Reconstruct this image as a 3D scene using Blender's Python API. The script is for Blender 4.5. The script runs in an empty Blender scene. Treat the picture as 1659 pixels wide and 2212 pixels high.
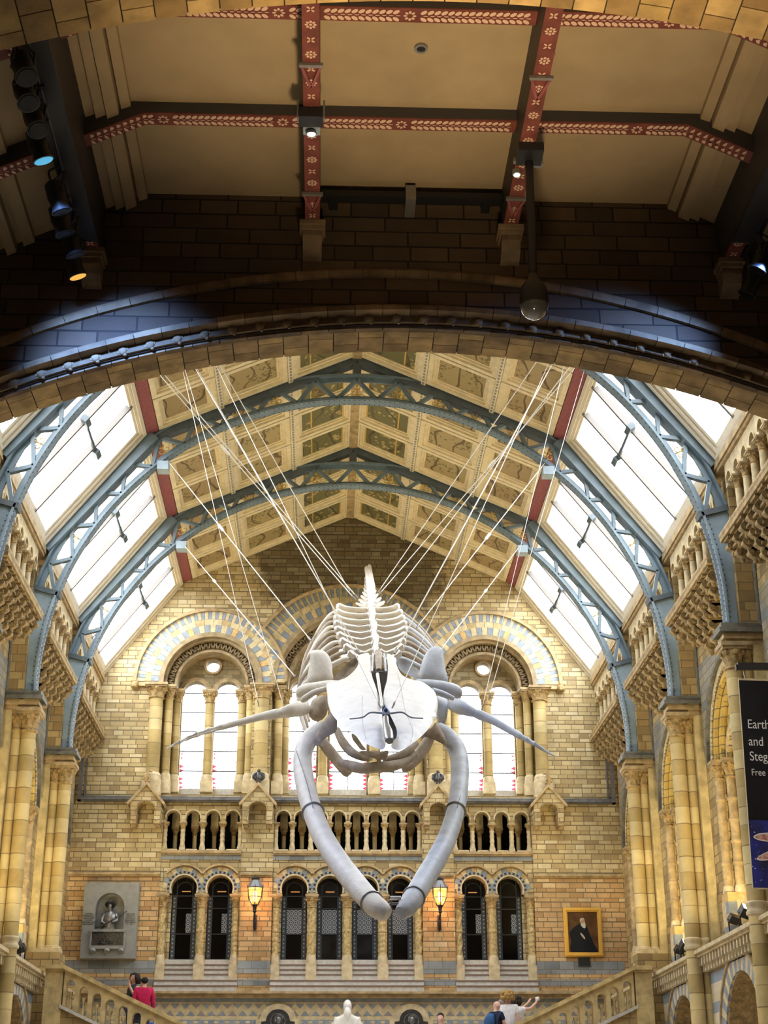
import bpy, bmesh, math, random
from mathutils import Vector, Matrix
from mathutils.geometry import delaunay_2d_cdt

D = bpy.data
SC = bpy.context.scene
COL = SC.collection
PI = math.pi
rnd = random.Random(11)

# ------------------------------------------------------------------ camera
IW, IH = 1659, 2212
FPX = 3276.87
PITCH, YAW, ROLL = math.radians(22.857), math.radians(2.229), math.radians(-0.147)
CAMP = Vector((-0.66, 0.0, 1.6))
_cp, _sp, _cy, _sy = math.cos(PITCH), math.sin(PITCH), math.cos(YAW), math.sin(YAW)
CF = Vector((_sy * _cp, _cy * _cp, _sp))
_R = Vector((_cy, -_sy, 0.0))
_U = _R.cross(CF)
CR = _R * math.cos(ROLL) + _U * math.sin(ROLL)
CU = -_R * math.sin(ROLL) + _U * math.cos(ROLL)
cam_data = D.cameras.new('camera')
cam_data.sensor_fit = 'HORIZONTAL'
cam_data.sensor_width = 36.0
cam_data.lens = 36.0 * FPX / IW
cam_data.clip_end = 300
cam = D.objects.new('camera', cam_data)
COL.objects.link(cam)
cam.matrix_world = Matrix(((CR.x, CU.x, -CF.x, CAMP.x), (CR.y, CU.y, -CF.y, CAMP.y), (CR.z, CU.z, -CF.z, CAMP.z), (0, 0, 0, 1)))
SC.camera = cam


def at(px, py, Y):
    """the point of the plane y = Y that the photograph shows at pixel px, py"""
    d = CF + CR * ((px - IW / 2) / FPX) + CU * ((IH / 2 - py) / FPX)
    return CAMP + d * ((Y - CAMP.y) / d.y)


def ppm(p):
    return FPX / ((Vector(p) - CAMP).dot(CF))


# ------------------------------------------------------------------ tagging
def tag(o, label=None, cat=None, group=None, kind=None):
    if label: o['label'] = label
    if cat: o['category'] = cat
    if group: o['group'] = group
    if kind: o['kind'] = kind
    return o


def thing(name, label, cat, loc=(0, 0, 0), group=None):
    o = D.objects.new(name, None)
    o.empty_display_size = 0.2
    o.location = loc
    COL.objects.link(o)
    return tag(o, label, cat, group)


def place(name, mesh, loc=(0, 0, 0), parent=None, rotz=0.0, scale=(1, 1, 1)):
    o = D.objects.new(name, mesh)
    COL.objects.link(o)
    o.location = loc
    o.rotation_euler = (0, 0, rotz)
    o.scale = scale
    if parent: o.parent = parent
    return o


def thing_part(name, parent, loc):
    o = D.objects.new(name, None)
    o.empty_display_size = 0.1
    COL.objects.link(o)
    o.location = loc
    o.parent = parent
    return o


def root_of(o):
    v = Vector(o.location)
    while o.parent:
        o = o.parent
        v += Vector(o.location)
    return v


IDT = lambda u, d, z: (u, d, z)
TB = lambda u, d, z: (u, 45.0 + d, z)
WX = 7.95
WS = 0.16          # the bay walls stand this much behind the gallery fronts
TR2 = lambda u, d, z: (WX + WS + d, u, z)
TL2 = lambda u, d, z: (-WX - WS - d, u, z)
TR = lambda u, d, z: (WX + d, u, z)
TL = lambda u, d, z: (-WX - d, u, z)


# ------------------------------------------------------------------ mesh builder
class M:
    def __init__(s, T=IDT):
        s.v, s.f, s.m, s.T, s.mi = [], [], [], T, 0

    def add(s, vs, fs):
        b = len(s.v)
        s.v += [s.T(*p) for p in vs]
        s.f += [tuple(b + i for i in f) for f in fs]
        s.m += [s.mi] * len(fs)
        return s

    def box(s, a, b, c, d, e, f):
        return s.add([(a, c, e), (b, c, e), (b, d, e), (a, d, e), (a, c, f), (b, c, f), (b, d, f), (a, d, f)],
                     [(0, 1, 2, 3), (4, 7, 6, 5), (0, 4, 5, 1), (1, 5, 6, 2), (2, 6, 7, 3), (3, 7, 4, 0)])

    def prism(s, poly, d0, d1):
        """polygon in (u, z), pushed from d0 to d1"""
        n = len(poly)
        vs = [(u, d0, z) for u, z in poly] + [(u, d1, z) for u, z in poly]
        fs = [tuple(range(n)), tuple(range(2 * n - 1, n - 1, -1))]
        fs += [(i, i + n, (i + 1) % n + n, (i + 1) % n) for i in range(n)]
        return s.add(vs, fs)

    def pane(s, poly, d):
        return s.add([(u, d, z) for u, z in poly], [tuple(range(len(poly)))])

    def arch_piece(s, u0, u1, zb, z1, cu, hw, zs, d0, d1, n=16):
        p = [(u0, zb), (cu - hw, zb)]
        p += [(cu - hw * math.cos(PI * i / n), zs + hw * math.sin(PI * i / n)) for i in range(n + 1)]
        p += [(cu + hw, zb), (u1, zb), (u1, z1), (u0, z1)]
        return s.prism(p, d0, d1)

    def ring(s, cu, cz, r0, r1, d0, d1, a0=0.0, a1=180.0, n=24, mats=None, gap=0.0, stilt=0.0):
        for i in range(n):
            if mats is not None: s.mi = mats(i) if callable(mats) else mats[i % len(mats)]
            if mats is None and gap == 0.0 and i > 0: break
            if mats is None and gap == 0.0:
                aa = [a0 + (a1 - a0) * k / n for k in range(n + 1)]
            else:
                g = gap / (2 * max(r1, 1e-6)) * 180 / PI
                aa = [a0 + (a1 - a0) * i / n + g, a0 + (a1 - a0) * (i + 1) / n - g]
            vs = []
            for a in aa:
                c, q = math.cos(math.radians(a)), math.sin(math.radians(a))
                vs += [(cu + r0 * c, d0, cz + r0 * q), (cu + r1 * c, d0, cz + r1 * q),
                       (cu + r1 * c, d1, cz + r1 * q), (cu + r0 * c, d1, cz + r0 * q)]
            k = len(aa)
            fs = []
            for j in range(k - 1):
                b = 4 * j
                fs += [(b, b + 1, b + 5, b + 4), (b + 1, b + 2, b + 6, b + 5), (b + 2, b + 3, b + 7, b + 6), (b + 3, b, b + 4, b + 7)]
            fs += [(0, 3, 2, 1), (4 * k - 4, 4 * k - 3, 4 * k - 2, 4 * k - 1)]
            s.add(vs, fs)
        if stilt > 0:
            for sg in (-1, 1):
                a, b = cu + sg * r0, cu + sg * r1
                s.box(min(a, b), max(a, b), d0, d1, cz - stilt, cz)
        return s

    def lathe(s, cu, cd, prof, n=16, mod=None):
        vs, fs = [], []
        for k, (r, z) in enumerate(prof):
            for i in range(n):
                a = 2 * PI * i / n
                rr = r * (mod(a, z, k) if mod else 1.0)
                vs.append((cu + rr * math.cos(a), cd + rr * math.sin(a), z))
        m = len(prof)
        for k in range(m - 1):
            for i in range(n):
                j = (i + 1) % n
                fs.append((k * n + i, k * n + j, (k + 1) * n + j, (k + 1) * n + i))
        fs.append(tuple(range(n - 1, -1, -1)))
        fs.append(tuple((m - 1) * n + i for i in range(n)))
        return s.add(vs, fs)

    def tube(s, pts, rad, n=8, flat=1.0, up=None):
        pts = [Vector(p) for p in pts]
        if not hasattr(rad, '__len__'): rad = [rad] * len(pts)
        m = len(pts)
        vs, fs = [], []
        nrm = None
        for k in range(m):
            t = (pts[min(k + 1, m - 1)] - pts[max(k - 1, 0)]).normalized()
            if nrm is None:
                ref = Vector(up) if up else (Vector((0, 0, 1)) if abs(t.z) < 0.9 else Vector((0, 1, 0)))
                nrm = ref
            nrm = (nrm - t * nrm.dot(t))
            if nrm.length < 1e-6: nrm = t.orthogonal()
            nrm.normalize()
            bi = t.cross(nrm)
            for i in range(n):
                a = 2 * PI * i / n
                q = pts[k] + nrm * (rad[k] * math.cos(a)) + bi * (rad[k] * flat * math.sin(a))
                vs.append(tuple(q))
        for k in range(m - 1):
            for i in range(n):
                j = (i + 1) % n
                fs.append((k * n + i, k * n + j, (k + 1) * n + j, (k + 1) * n + i))
        fs.append(tuple(range(n - 1, -1, -1)))
        fs.append(tuple((m - 1) * n + i for i in range(n)))
        return s.add(vs, fs)

    def ball(s, c, r, n=10, m=7, sc=(1, 1, 1)):
        vs, fs = [], []
        for k in range(1, m):
            b = PI * k / m
            for i in range(n):
                a = 2 * PI * i / n
                vs.append((c[0] + r * sc[0] * math.sin(b) * math.cos(a), c[1] + r * sc[1] * math.sin(b) * math.sin(a), c[2] + r * sc[2] * math.cos(b)))
        for k in range(m - 2):
            for i in range(n):
                j = (i + 1) % n
                fs.append((k * n + i, (k + 1) * n + i, (k + 1) * n + j, k * n + j))
        t = len(vs)
        vs += [(c[0], c[1], c[2] + r * sc[2]), (c[0], c[1], c[2] - r * sc[2])]
        for i in range(n):
            j = (i + 1) % n
            fs.append((t, i, j))
            fs.append((t + 1, (m - 2) * n + j, (m - 2) * n + i))
        return s.add(vs, fs)

    def bar(s, p, q, w, h, up=(0, 0, 1)):
        """square bar from p to q, w across, h along 'up'"""
        p, q = Vector(p), Vector(q)
        t = (q - p).normalized()
        u = Vector(up)
        u = (u - t * u.dot(t)).normalized()
        b = t.cross(u)
        vs = []
        for e in (p, q):
            for a, c in ((-1, -1), (1, -1), (1, 1), (-1, 1)):
                vs.append(tuple(e + b * (a * w / 2) + u * (c * h / 2)))
        return s.add(vs, [(0, 1, 2, 3), (4, 7, 6, 5), (0, 4, 5, 1), (1, 5, 6, 2), (2, 6, 7, 3), (3, 7, 4, 0)])

    def mesh(s, name, mats, origin=(0, 0, 0), smooth=False, angle=None):
        me = D.meshes.new(name)
        o = Vector(origin)
        me.from_pydata([tuple(Vector(p) - o) for p in s.v], [], s.f)
        for mt in (mats if isinstance(mats, (list, tuple)) else [mats]):
            me.materials.append(mt)
        if any(s.m):
            me.polygons.foreach_set('material_index', s.m)
        bm = bmesh.new()
        bm.from_mesh(me)
        bmesh.ops.recalc_face_normals(bm, faces=bm.faces)
        bm.to_mesh(me)
        bm.free()
        if smooth:
            me.polygons.foreach_set('use_smooth', [True] * len(me.polygons))
            if angle: me.set_sharp_from_angle(angle=math.radians(angle))
        me.update()
        return me

    def build(s, name, mats, parent=None, smooth=False, angle=40, kind=None):
        org = root_of(parent) if parent else (0, 0, 0)
        o = place(name, s.mesh(name, mats, org, smooth, angle), (0, 0, 0), parent)
        if kind: o['kind'] = kind
        return o


def struct(name, m, mats, smooth=False, parent=None, angle=40):
    return m.build(name, mats, parent, smooth, angle, None if parent else 'structure')


def lamp(name, kind, loc, energy, col, size=0.2, target=None, angle=60, blend=0.5):
    L = D.lights.new(name, kind)
    L.energy = energy
    L.color = col
    if kind in ('POINT', 'SPOT'): L.shadow_soft_size = size
    if kind == 'SPOT':
        L.spot_size = math.radians(angle)
        L.spot_blend = blend
    o = D.objects.new(name, L)
    COL.objects.link(o)
    o.location = loc
    if target is not None:
        o.rotation_euler = (Vector(target) - Vector(loc)).to_track_quat('-Z', 'Y').to_euler()
    return o


def spline(pts, n=6, closed=False):
    """Catmull-Rom through the points"""
    P = [Vector(p) for p in pts]
    out = []
    m = len(P)
    rng = range(m) if closed else range(m - 1)
    for i in rng:
        if closed:
            a, b, c, d = P[(i - 1) % m], P[i], P[(i + 1) % m], P[(i + 2) % m]
        else:
            a, b, c, d = P[max(i - 1, 0)], P[i], P[i + 1], P[min(i + 2, m - 1)]
        for k in range(n):
            t = k / n
            out.append(0.5 * ((2 * b) + (c - a) * t + (2 * a - 5 * b + 4 * c - d) * t * t + (3 * b - a - 3 * c + d) * t ** 3))
    if not closed: out.append(P[-1])
    return out


def interp(vals, n=6):
    out = []
    for i in range(len(vals) - 1):
        out += [vals[i] + (vals[i + 1] - vals[i]) * k / n for k in range(n)]
    return out + [vals[-1]]


ORD = 'first second third fourth fifth sixth seventh eighth ninth tenth eleventh twelfth'.split()

# ------------------------------------------------------------------ materials
def nmat(name):
    m = D.materials.new(name)
    m.use_nodes = True
    nt = m.node_tree
    return m, nt, nt.nodes['Principled BSDF']


def plain(name, col, rough=0.7, metal=0.0, noise=0.0, nscale=8.0, bump=0.0, bscale=30.0, emit=None, estr=0.0, spec=0.4, col2=None):
    m, nt, b = nmat(name)
    N, L = nt.nodes, nt.links
    b.inputs['Base Color'].default_value = (*col, 1)
    b.inputs['Roughness'].default_value = rough
    b.inputs['Metallic'].default_value = metal
    b.inputs['Specular IOR Level'].default_value = spec
    if noise > 0 or col2:
        g = N.new('ShaderNodeNewGeometry')
        t = N.new('ShaderNodeTexNoise')
        t.inputs['Scale'].default_value = nscale
        t.inputs['Detail'].default_value = 5
        L.new(g.outputs['Position'], t.inputs['Vector'])
        r = N.new('ShaderNodeValToRGB')
        r.color_ramp.elements[0].position = 0.35
        r.color_ramp.elements[1].position = 0.65
        c2 = col2 or tuple(min(1, c * (1 + noise)) for c in col)
        c1 = col if col2 else tuple(c * (1 - noise) for c in col)
        r.color_ramp.elements[0].color = (*c1, 1)
        r.color_ramp.elements[1].color = (*c2, 1)
        L.new(t.outputs['Fac'], r.inputs['Fac'])
        L.new(r.outputs['Color'], b.inputs['Base Color'])
    if bump > 0:
        g = N.new('ShaderNodeNewGeometry')
        t = N.new('ShaderNodeTexNoise')
        t.inputs['Scale'].default_value = bscale
        t.inputs['Detail'].default_value = 4
        L.new(g.outputs['Position'], t.inputs['Vector'])
        bp = N.new('ShaderNodeBump')
        bp.inputs['Strength'].default_value = bump
        bp.inputs['Distance'].default_value = 0.03
        L.new(t.outputs['Fac'], bp.inputs['Height'])
        L.new(bp.outputs['Normal'], b.inputs['Normal'])
    if emit:
        b.inputs['Emission Color'].default_value = (*emit, 1)
        b.inputs['Emission Strength'].default_value = estr
    return m


def stone(name, tones, bw=0.40, bh=0.14, mortar=(0.20, 0.15, 0.08), msize=0.012, alt=0.022, stain=0.35, rough=0.75, shift=0.0, drums=False):
    """terracotta blocks laid in courses, thick and thin in turn, picked from 'tones'"""
    m, nt, b = nmat(name)
    N, L = nt.nodes, nt.links

    def mth(op, a, c=None, d=None):
        n = N.new('ShaderNodeMath')
        n.operation = op
        for i, x in enumerate((a, c, d)):
            if x is None: continue
            if isinstance(x, (int, float)): n.inputs[i].default_value = x
            else: L.new(x, n.inputs[i])
        return n.outputs[0]

    g = N.new('ShaderNodeNewGeometry')
    sp = N.new('ShaderNodeSeparateXYZ')
    L.new(g.outputs['Position'], sp.inputs[0])
    sn = N.new('ShaderNodeSeparateXYZ')
    L.new(g.outputs['True Normal'], sn.inputs[0])
    ax, ay, az = (mth('ABSOLUTE', sn.outputs[i]) for i in range(3))
    isx = mth('GREATER_THAN', ax, ay)
    isz = mth('GREATER_THAN', az, 0.75)
    k = mth('MULTIPLY', isx, mth('SUBTRACT', 1.0, isz))
    u = mth('MULTIPLY_ADD', k, mth('SUBTRACT', sp.outputs[1], sp.outputs[0]), sp.outputs[0])
    v = mth('MULTIPLY_ADD', isz, mth('SUBTRACT', sp.outputs[1], sp.outputs[2]), sp.outputs[2])
    if alt: v = mth('MULTIPLY_ADD', mth('SINE', mth('MULTIPLY', v, PI / bh)), alt, v)
    cb = N.new('ShaderNodeCombineXYZ')
    if drums: cb.inputs[0].default_value = 50.3 + shift
    else: L.new(mth('ADD', u, 50.0 + shift), cb.inputs[0])
    L.new(mth('ADD', v, 20.0), cb.inputs[1])
    br = N.new('ShaderNodeTexBrick')
    br.offset = 0.43
    br.squash = 0.72
    br.squash_frequency = 3
    br.inputs['Color1'].default_value = (0, 0, 0, 1)
    br.inputs['Color2'].default_value = (1, 1, 1, 1)
    br.inputs['Mortar'].default_value = (0.5, 0.5, 0.5, 1)
    br.inputs['Scale'].default_value = 1.0
    br.inputs['Mortar Size'].default_value = msize
    br.inputs['Mortar Smooth'].default_value = 0.3
    br.inputs['Brick Width'].default_value = bw
    br.inputs['Row Height'].default_value = bh
    L.new(cb.outputs[0], br.inputs['Vector'])
    r = N.new('ShaderNodeValToRGB')
    cr = r.color_ramp
    while len(cr.elements) < len(tones): cr.elements.new(0.5)
    for i, c in enumerate(tones):
        cr.elements[i].position = i / max(1, len(tones) - 1)
        cr.elements[i].color = (*c, 1)
    L.new(br.outputs['Color'], r.inputs['Fac'])
    ns = N.new('ShaderNodeTexNoise')
    ns.inputs['Scale'].default_value = 0.9
    ns.inputs['Detail'].default_value = 6
    ns.inputs['Roughness'].default_value = 0.65
    L.new(g.outputs['Position'], ns.inputs['Vector'])
    mr = N.new('ShaderNodeMapRange')
    mr.inputs['From Min'].default_value = 0.3
    mr.inputs['From Max'].default_value = 0.7
    mr.inputs['To Min'].default_value = 1.0 - stain
    mr.inputs['To Max'].default_value = 1.0 + stain * 0.45
    L.new(ns.outputs['Fac'], mr.inputs['Value'])
    mul = N.new('ShaderNodeMix')
    mul.data_type = 'RGBA'
    mul.blend_type = 'MULTIPLY'
    mul.inputs['Factor'].default_value = 1.0
    L.new(r.outputs['Color'], mul.inputs[6])
    L.new(mr.outputs['Result'], mul.inputs[7])
    mx = N.new('ShaderNodeMix')
    mx.data_type = 'RGBA'
    L.new(br.outputs['Fac'], mx.inputs['Factor'])
    L.new(mul.outputs[2], mx.inputs[6])
    mx.inputs[7].default_value = (*mortar, 1)
    L.new(mx.outputs[2], b.inputs['Base Color'])
    b.inputs['Roughness'].default_value = rough
    b.inputs['Specular IOR Level'].default_value = 0.35
    bp = N.new('ShaderNodeBump')
    bp.inputs['Strength'].default_value = 0.5
    bp.inputs['Distance'].default_value = 0.02
    bp.invert = True
    L.new(br.outputs['Fac'], bp.inputs['Height'])
    L.new(bp.outputs['Normal'], b.inputs['Normal'])
    return m


def pane_mat(name, tint, mixd=0.1, dcol=(0.9, 0.92, 0.95), gloss=0.06):
    m = D.materials.new(name)
    m.use_nodes = True
    nt = m.node_tree
    N, L = nt.nodes, nt.links
    N.remove(N['Principled BSDF'])
    t = N.new('ShaderNodeBsdfTransparent')
    t.inputs['Color'].default_value = (*tint, 1)
    g = N.new('ShaderNodeBsdfGlossy')
    g.inputs['Roughness'].default_value = 0.08
    d = N.new('ShaderNodeBsdfTranslucent')
    d.inputs['Color'].default_value = (*dcol, 1)
    a = N.new('ShaderNodeMixShader')
    a.inputs[0].default_value = mixd
    L.new(t.outputs[0], a.inputs[1]); L.new(d.outputs[0], a.inputs[2])
    c = N.new('ShaderNodeMixShader')
    c.inputs[0].default_value = gloss
    L.new(a.outputs[0], c.inputs[1]); L.new(g.outputs[0], c.inputs[2])
    L.new(c.outputs[0], N['Material Output'].inputs['Surface'])
    return m


def peak_shaded(m, centre, reach):
    """blotchy shade put into the block colour, ragged at its edge"""
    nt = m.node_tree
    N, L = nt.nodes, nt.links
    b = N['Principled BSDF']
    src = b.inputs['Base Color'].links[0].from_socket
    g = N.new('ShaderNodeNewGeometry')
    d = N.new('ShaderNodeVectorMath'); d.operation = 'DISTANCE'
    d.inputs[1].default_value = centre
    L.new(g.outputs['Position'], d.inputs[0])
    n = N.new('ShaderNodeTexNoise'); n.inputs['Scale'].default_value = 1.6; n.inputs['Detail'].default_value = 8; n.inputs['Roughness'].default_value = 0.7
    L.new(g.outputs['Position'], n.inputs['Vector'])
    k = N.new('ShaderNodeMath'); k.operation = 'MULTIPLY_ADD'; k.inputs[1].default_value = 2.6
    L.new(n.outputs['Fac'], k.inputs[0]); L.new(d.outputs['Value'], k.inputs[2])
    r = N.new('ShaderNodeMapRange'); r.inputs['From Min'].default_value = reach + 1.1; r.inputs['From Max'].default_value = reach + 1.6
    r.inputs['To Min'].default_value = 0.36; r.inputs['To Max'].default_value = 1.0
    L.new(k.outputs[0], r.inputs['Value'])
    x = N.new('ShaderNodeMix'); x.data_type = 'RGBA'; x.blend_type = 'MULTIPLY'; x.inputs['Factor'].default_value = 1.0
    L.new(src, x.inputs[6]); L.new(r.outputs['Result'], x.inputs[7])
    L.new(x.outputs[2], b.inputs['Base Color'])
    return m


BUFF = [(0.33, 0.24, 0.115), (0.53, 0.415, 0.205), (0.63, 0.52, 0.285), (0.46, 0.34, 0.155), (0.69, 0.59, 0.36)]
WARM = [(0.44, 0.25, 0.10), (0.60, 0.38, 0.17), (0.68, 0.46, 0.22), (0.52, 0.31, 0.13), (0.70, 0.52, 0.28)]
MT = {
    'wall': stone('terracotta_wall', BUFF),
    'coloured': peak_shaded(stone('terracotta_peak_shaded', BUFF), (0.0, 45.0, 19.3), 3.0),  # gable peak darkened in the colour, deeper than the lighting makes it
    'tymp': stone('terracotta_tympanum', [tuple(c * 0.55 for c in t) for t in BUFF], shift=2.2),  # the wall tones, all darkened alike
    'warm': stone('terracotta_warm', WARM, shift=3.1),
    'side': stone('terracotta_side', [(0.27, 0.19, 0.085), (0.46, 0.33, 0.14), (0.56, 0.42, 0.19), (0.38, 0.25, 0.10)], bw=0.42, bh=0.21, alt=0.02, shift=7.3),
    'shaft': stone('terracotta_shaft', [(0.42, 0.31, 0.12), (0.62, 0.48, 0.21), (0.68, 0.56, 0.29), (0.50, 0.365, 0.145)], bw=9.0, bh=0.37, alt=0.05, msize=0.007, drums=True, mortar=(0.24, 0.175, 0.085)),
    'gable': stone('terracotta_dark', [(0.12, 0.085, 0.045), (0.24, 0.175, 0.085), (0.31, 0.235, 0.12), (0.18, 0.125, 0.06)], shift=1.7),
    'deep_brown': stone('terracotta_deep_brown', [(0.075, 0.05, 0.032), (0.11, 0.072, 0.045), (0.135, 0.092, 0.056), (0.09, 0.062, 0.038)], bw=0.62, bh=0.2, alt=0.01, stain=0.3, mortar=(0.03, 0.021, 0.016)),  # deep brown blocks throughout
    'trim': plain('terracotta_trim', (0.42, 0.31, 0.16), 0.7, noise=0.25, nscale=5, bump=0.25, bscale=18),
    'trim_light': plain('terracotta_pale', (0.60, 0.50, 0.31), 0.7, noise=0.18, nscale=6, bump=0.15),
    'carved': plain('carved_terracotta', (0.40, 0.28, 0.12), 0.7, noise=0.35, nscale=9, bump=0.9, bscale=22),
    'grey': stone('grey_terracotta', [(0.20, 0.22, 0.23), (0.31, 0.33, 0.33), (0.25, 0.28, 0.30), (0.36, 0.37, 0.35)], bw=0.42, bh=0.33, alt=0.0, msize=0.008),
    'v_grey': plain('voussoir_grey', (0.27, 0.31, 0.35), 0.7, noise=0.15, nscale=7),
    'v_cream': plain('voussoir_cream', (0.62, 0.52, 0.31), 0.7, noise=0.15, nscale=7),
    'v_orange': plain('voussoir_orange', (0.62, 0.40, 0.16), 0.7, noise=0.15, nscale=7),
    'v_buff': plain('voussoir_buff', (0.50, 0.38, 0.19), 0.7, noise=0.2, nscale=7),
    'cornice': plain('grey_cornice', (0.14, 0.14, 0.145), 0.6, noise=0.25, nscale=5),
    'dark_void': plain('dark_interior', (0.035, 0.035, 0.04), 0.9),
    'sill': plain('pale_stone_sill', (0.55, 0.53, 0.48), 0.6, noise=0.12, nscale=10),
    'iron': plain('blue_grey_ironwork', (0.165, 0.23, 0.275), 0.45, noise=0.15, nscale=3, bump=0.1),
    'iron_foot': plain('lit_blue_grey_iron', (0.25, 0.335, 0.40), 0.45, noise=0.12, nscale=3, bump=0.1),  # paler copy for the truss feet: light on them put into the colour
    'iron_pale': plain('pale_blue_ironwork', (0.36, 0.46, 0.54), 0.45, noise=0.12, nscale=3),
    'iron_dark': plain('dark_grey_ironwork', (0.09, 0.115, 0.13), 0.5, noise=0.15, nscale=3),
    'rivet': plain('rivet_iron', (0.07, 0.10, 0.13), 0.5),
    'gold': plain('gilt_scrollwork', (0.75, 0.52, 0.14), 0.35, metal=0.3),
    'cream_mould': plain('cream_moulding', (0.78, 0.68, 0.45), 0.6, noise=0.08, nscale=6),
    'cream_white': plain('cream_skylight_frame', (0.80, 0.74, 0.60), 0.5, noise=0.05),
    'maroon': plain('maroon_band', (0.30, 0.09, 0.09), 0.6, noise=0.2, nscale=20),
    'bar': plain('glazing_bar', (0.16, 0.145, 0.13), 0.5),
    'bone': plain('whale_bone', (0.76, 0.73, 0.665), 0.55, noise=0.07, nscale=5, bump=0.35, bscale=14),
    'bone_grey': plain('shaded_bone', (0.52, 0.56, 0.62), 0.55, noise=0.14, nscale=4, bump=0.35, bscale=12),  # bluish copy of the bone: right-hand shade put into the colour
    'bone_dark': plain('old_brown_bone', (0.40, 0.34, 0.27), 0.65, noise=0.2, nscale=6, bump=0.4, bscale=14),
    'steel': plain('painted_steel', (0.28, 0.27, 0.25), 0.4, metal=0.5),
    'black': plain('black_metal', (0.018, 0.018, 0.02), 0.45),
    'cable': plain('pale_steel_cable', (0.80, 0.78, 0.72), 0.4, metal=0.2),
    'bronze': plain('dark_bronze', (0.075, 0.075, 0.075), 0.35, metal=0.6, noise=0.3, nscale=14),
    'bronze_pale': plain('worn_bronze', (0.22, 0.22, 0.22), 0.35, metal=0.6, noise=0.3, nscale=14),
    'slab': plain('grey_marble', (0.26, 0.265, 0.25), 0.5, noise=0.12, nscale=5),
    'marble': plain('white_marble', (0.88, 0.87, 0.84), 0.35, noise=0.04),
    'gilt': plain('gilt_frame', (0.78, 0.47, 0.09), 0.35, metal=0.35, bump=0.4, bscale=25),
    'pane': pane_mat('clear_pane', (0.97, 0.98, 1.0), 0.12),
    'red_glass': pane_mat('red_glass', (0.16, 0.012, 0.02), 0.0),
    'blue_glass': pane_mat('blue_glass', (0.06, 0.07, 0.10), 0.0),
    'dark_pane': pane_mat('dark_pane', (0.22, 0.23, 0.25), 0.0, gloss=0.05),
    'lead': plain('lead_came', (0.03, 0.035, 0.04), 0.5),
    'lamp_warm': plain('glowing_lamp', (1, 0.7, 0.3), 0.5, emit=(1.0, 0.55, 0.16), estr=9),
    'lamp_dim': plain('dim_orange_lamp', (1, 0.6, 0.2), 0.5, emit=(1.0, 0.42, 0.10), estr=2.2),
    'stair': plain('stair_terracotta', (0.52, 0.405, 0.195), 0.7, noise=0.22, nscale=5, bump=0.2),
    'lamp_white': plain('white_lamp_lens', (1, 1, 1), 0.3, emit=(0.9, 0.95, 1.0), estr=14),
    'lamp_blue': plain('blue_lamp_lens', (0.1, 0.4, 0.6), 0.2, emit=(0.08, 0.35, 0.55), estr=0.8),
    'ceil_tan': plain('tan_plaster', (0.43, 0.325, 0.19), 0.85, noise=0.10, nscale=1.2, bump=0.1, bscale=60),
    'beam_dark': plain('dark_painted_beam', (0.055, 0.05, 0.05), 0.55),
    'floor': plain('pale_mosaic_floor', (0.55, 0.48, 0.38), 0.5, noise=0.1),
}
# ------------------------------------------------------------------ roof of the great hall
BAYS = [(16.0, 18.40), (18.40, 23.76), (23.76, 29.12), (29.12, 34.48), (34.48, 39.84), (39.84, 45.0)]
TRY = [29.12, 34.48, 39.84]
RZ, HX, HZ, EX, EZ = 20.55, 5.22, 18.22, 7.60, 15.06
AL = math.atan2(RZ - HZ, HX)
BE = math.atan2(HZ - EZ, EX - HX)
SL1 = math.hypot(HX, RZ - HZ)
SL2 = math.hypot(EX - HX, HZ - EZ)


def slope_T(sg, x0, z0, a):
    # (distance down the slope, height above the roof skin towards the hall, y along the hall)
    return lambda s, h, y: (sg * (x0 + s * math.cos(a) - h * math.sin(a)), y, z0 - s * math.sin(a) - h * math.cos(a))


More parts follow.
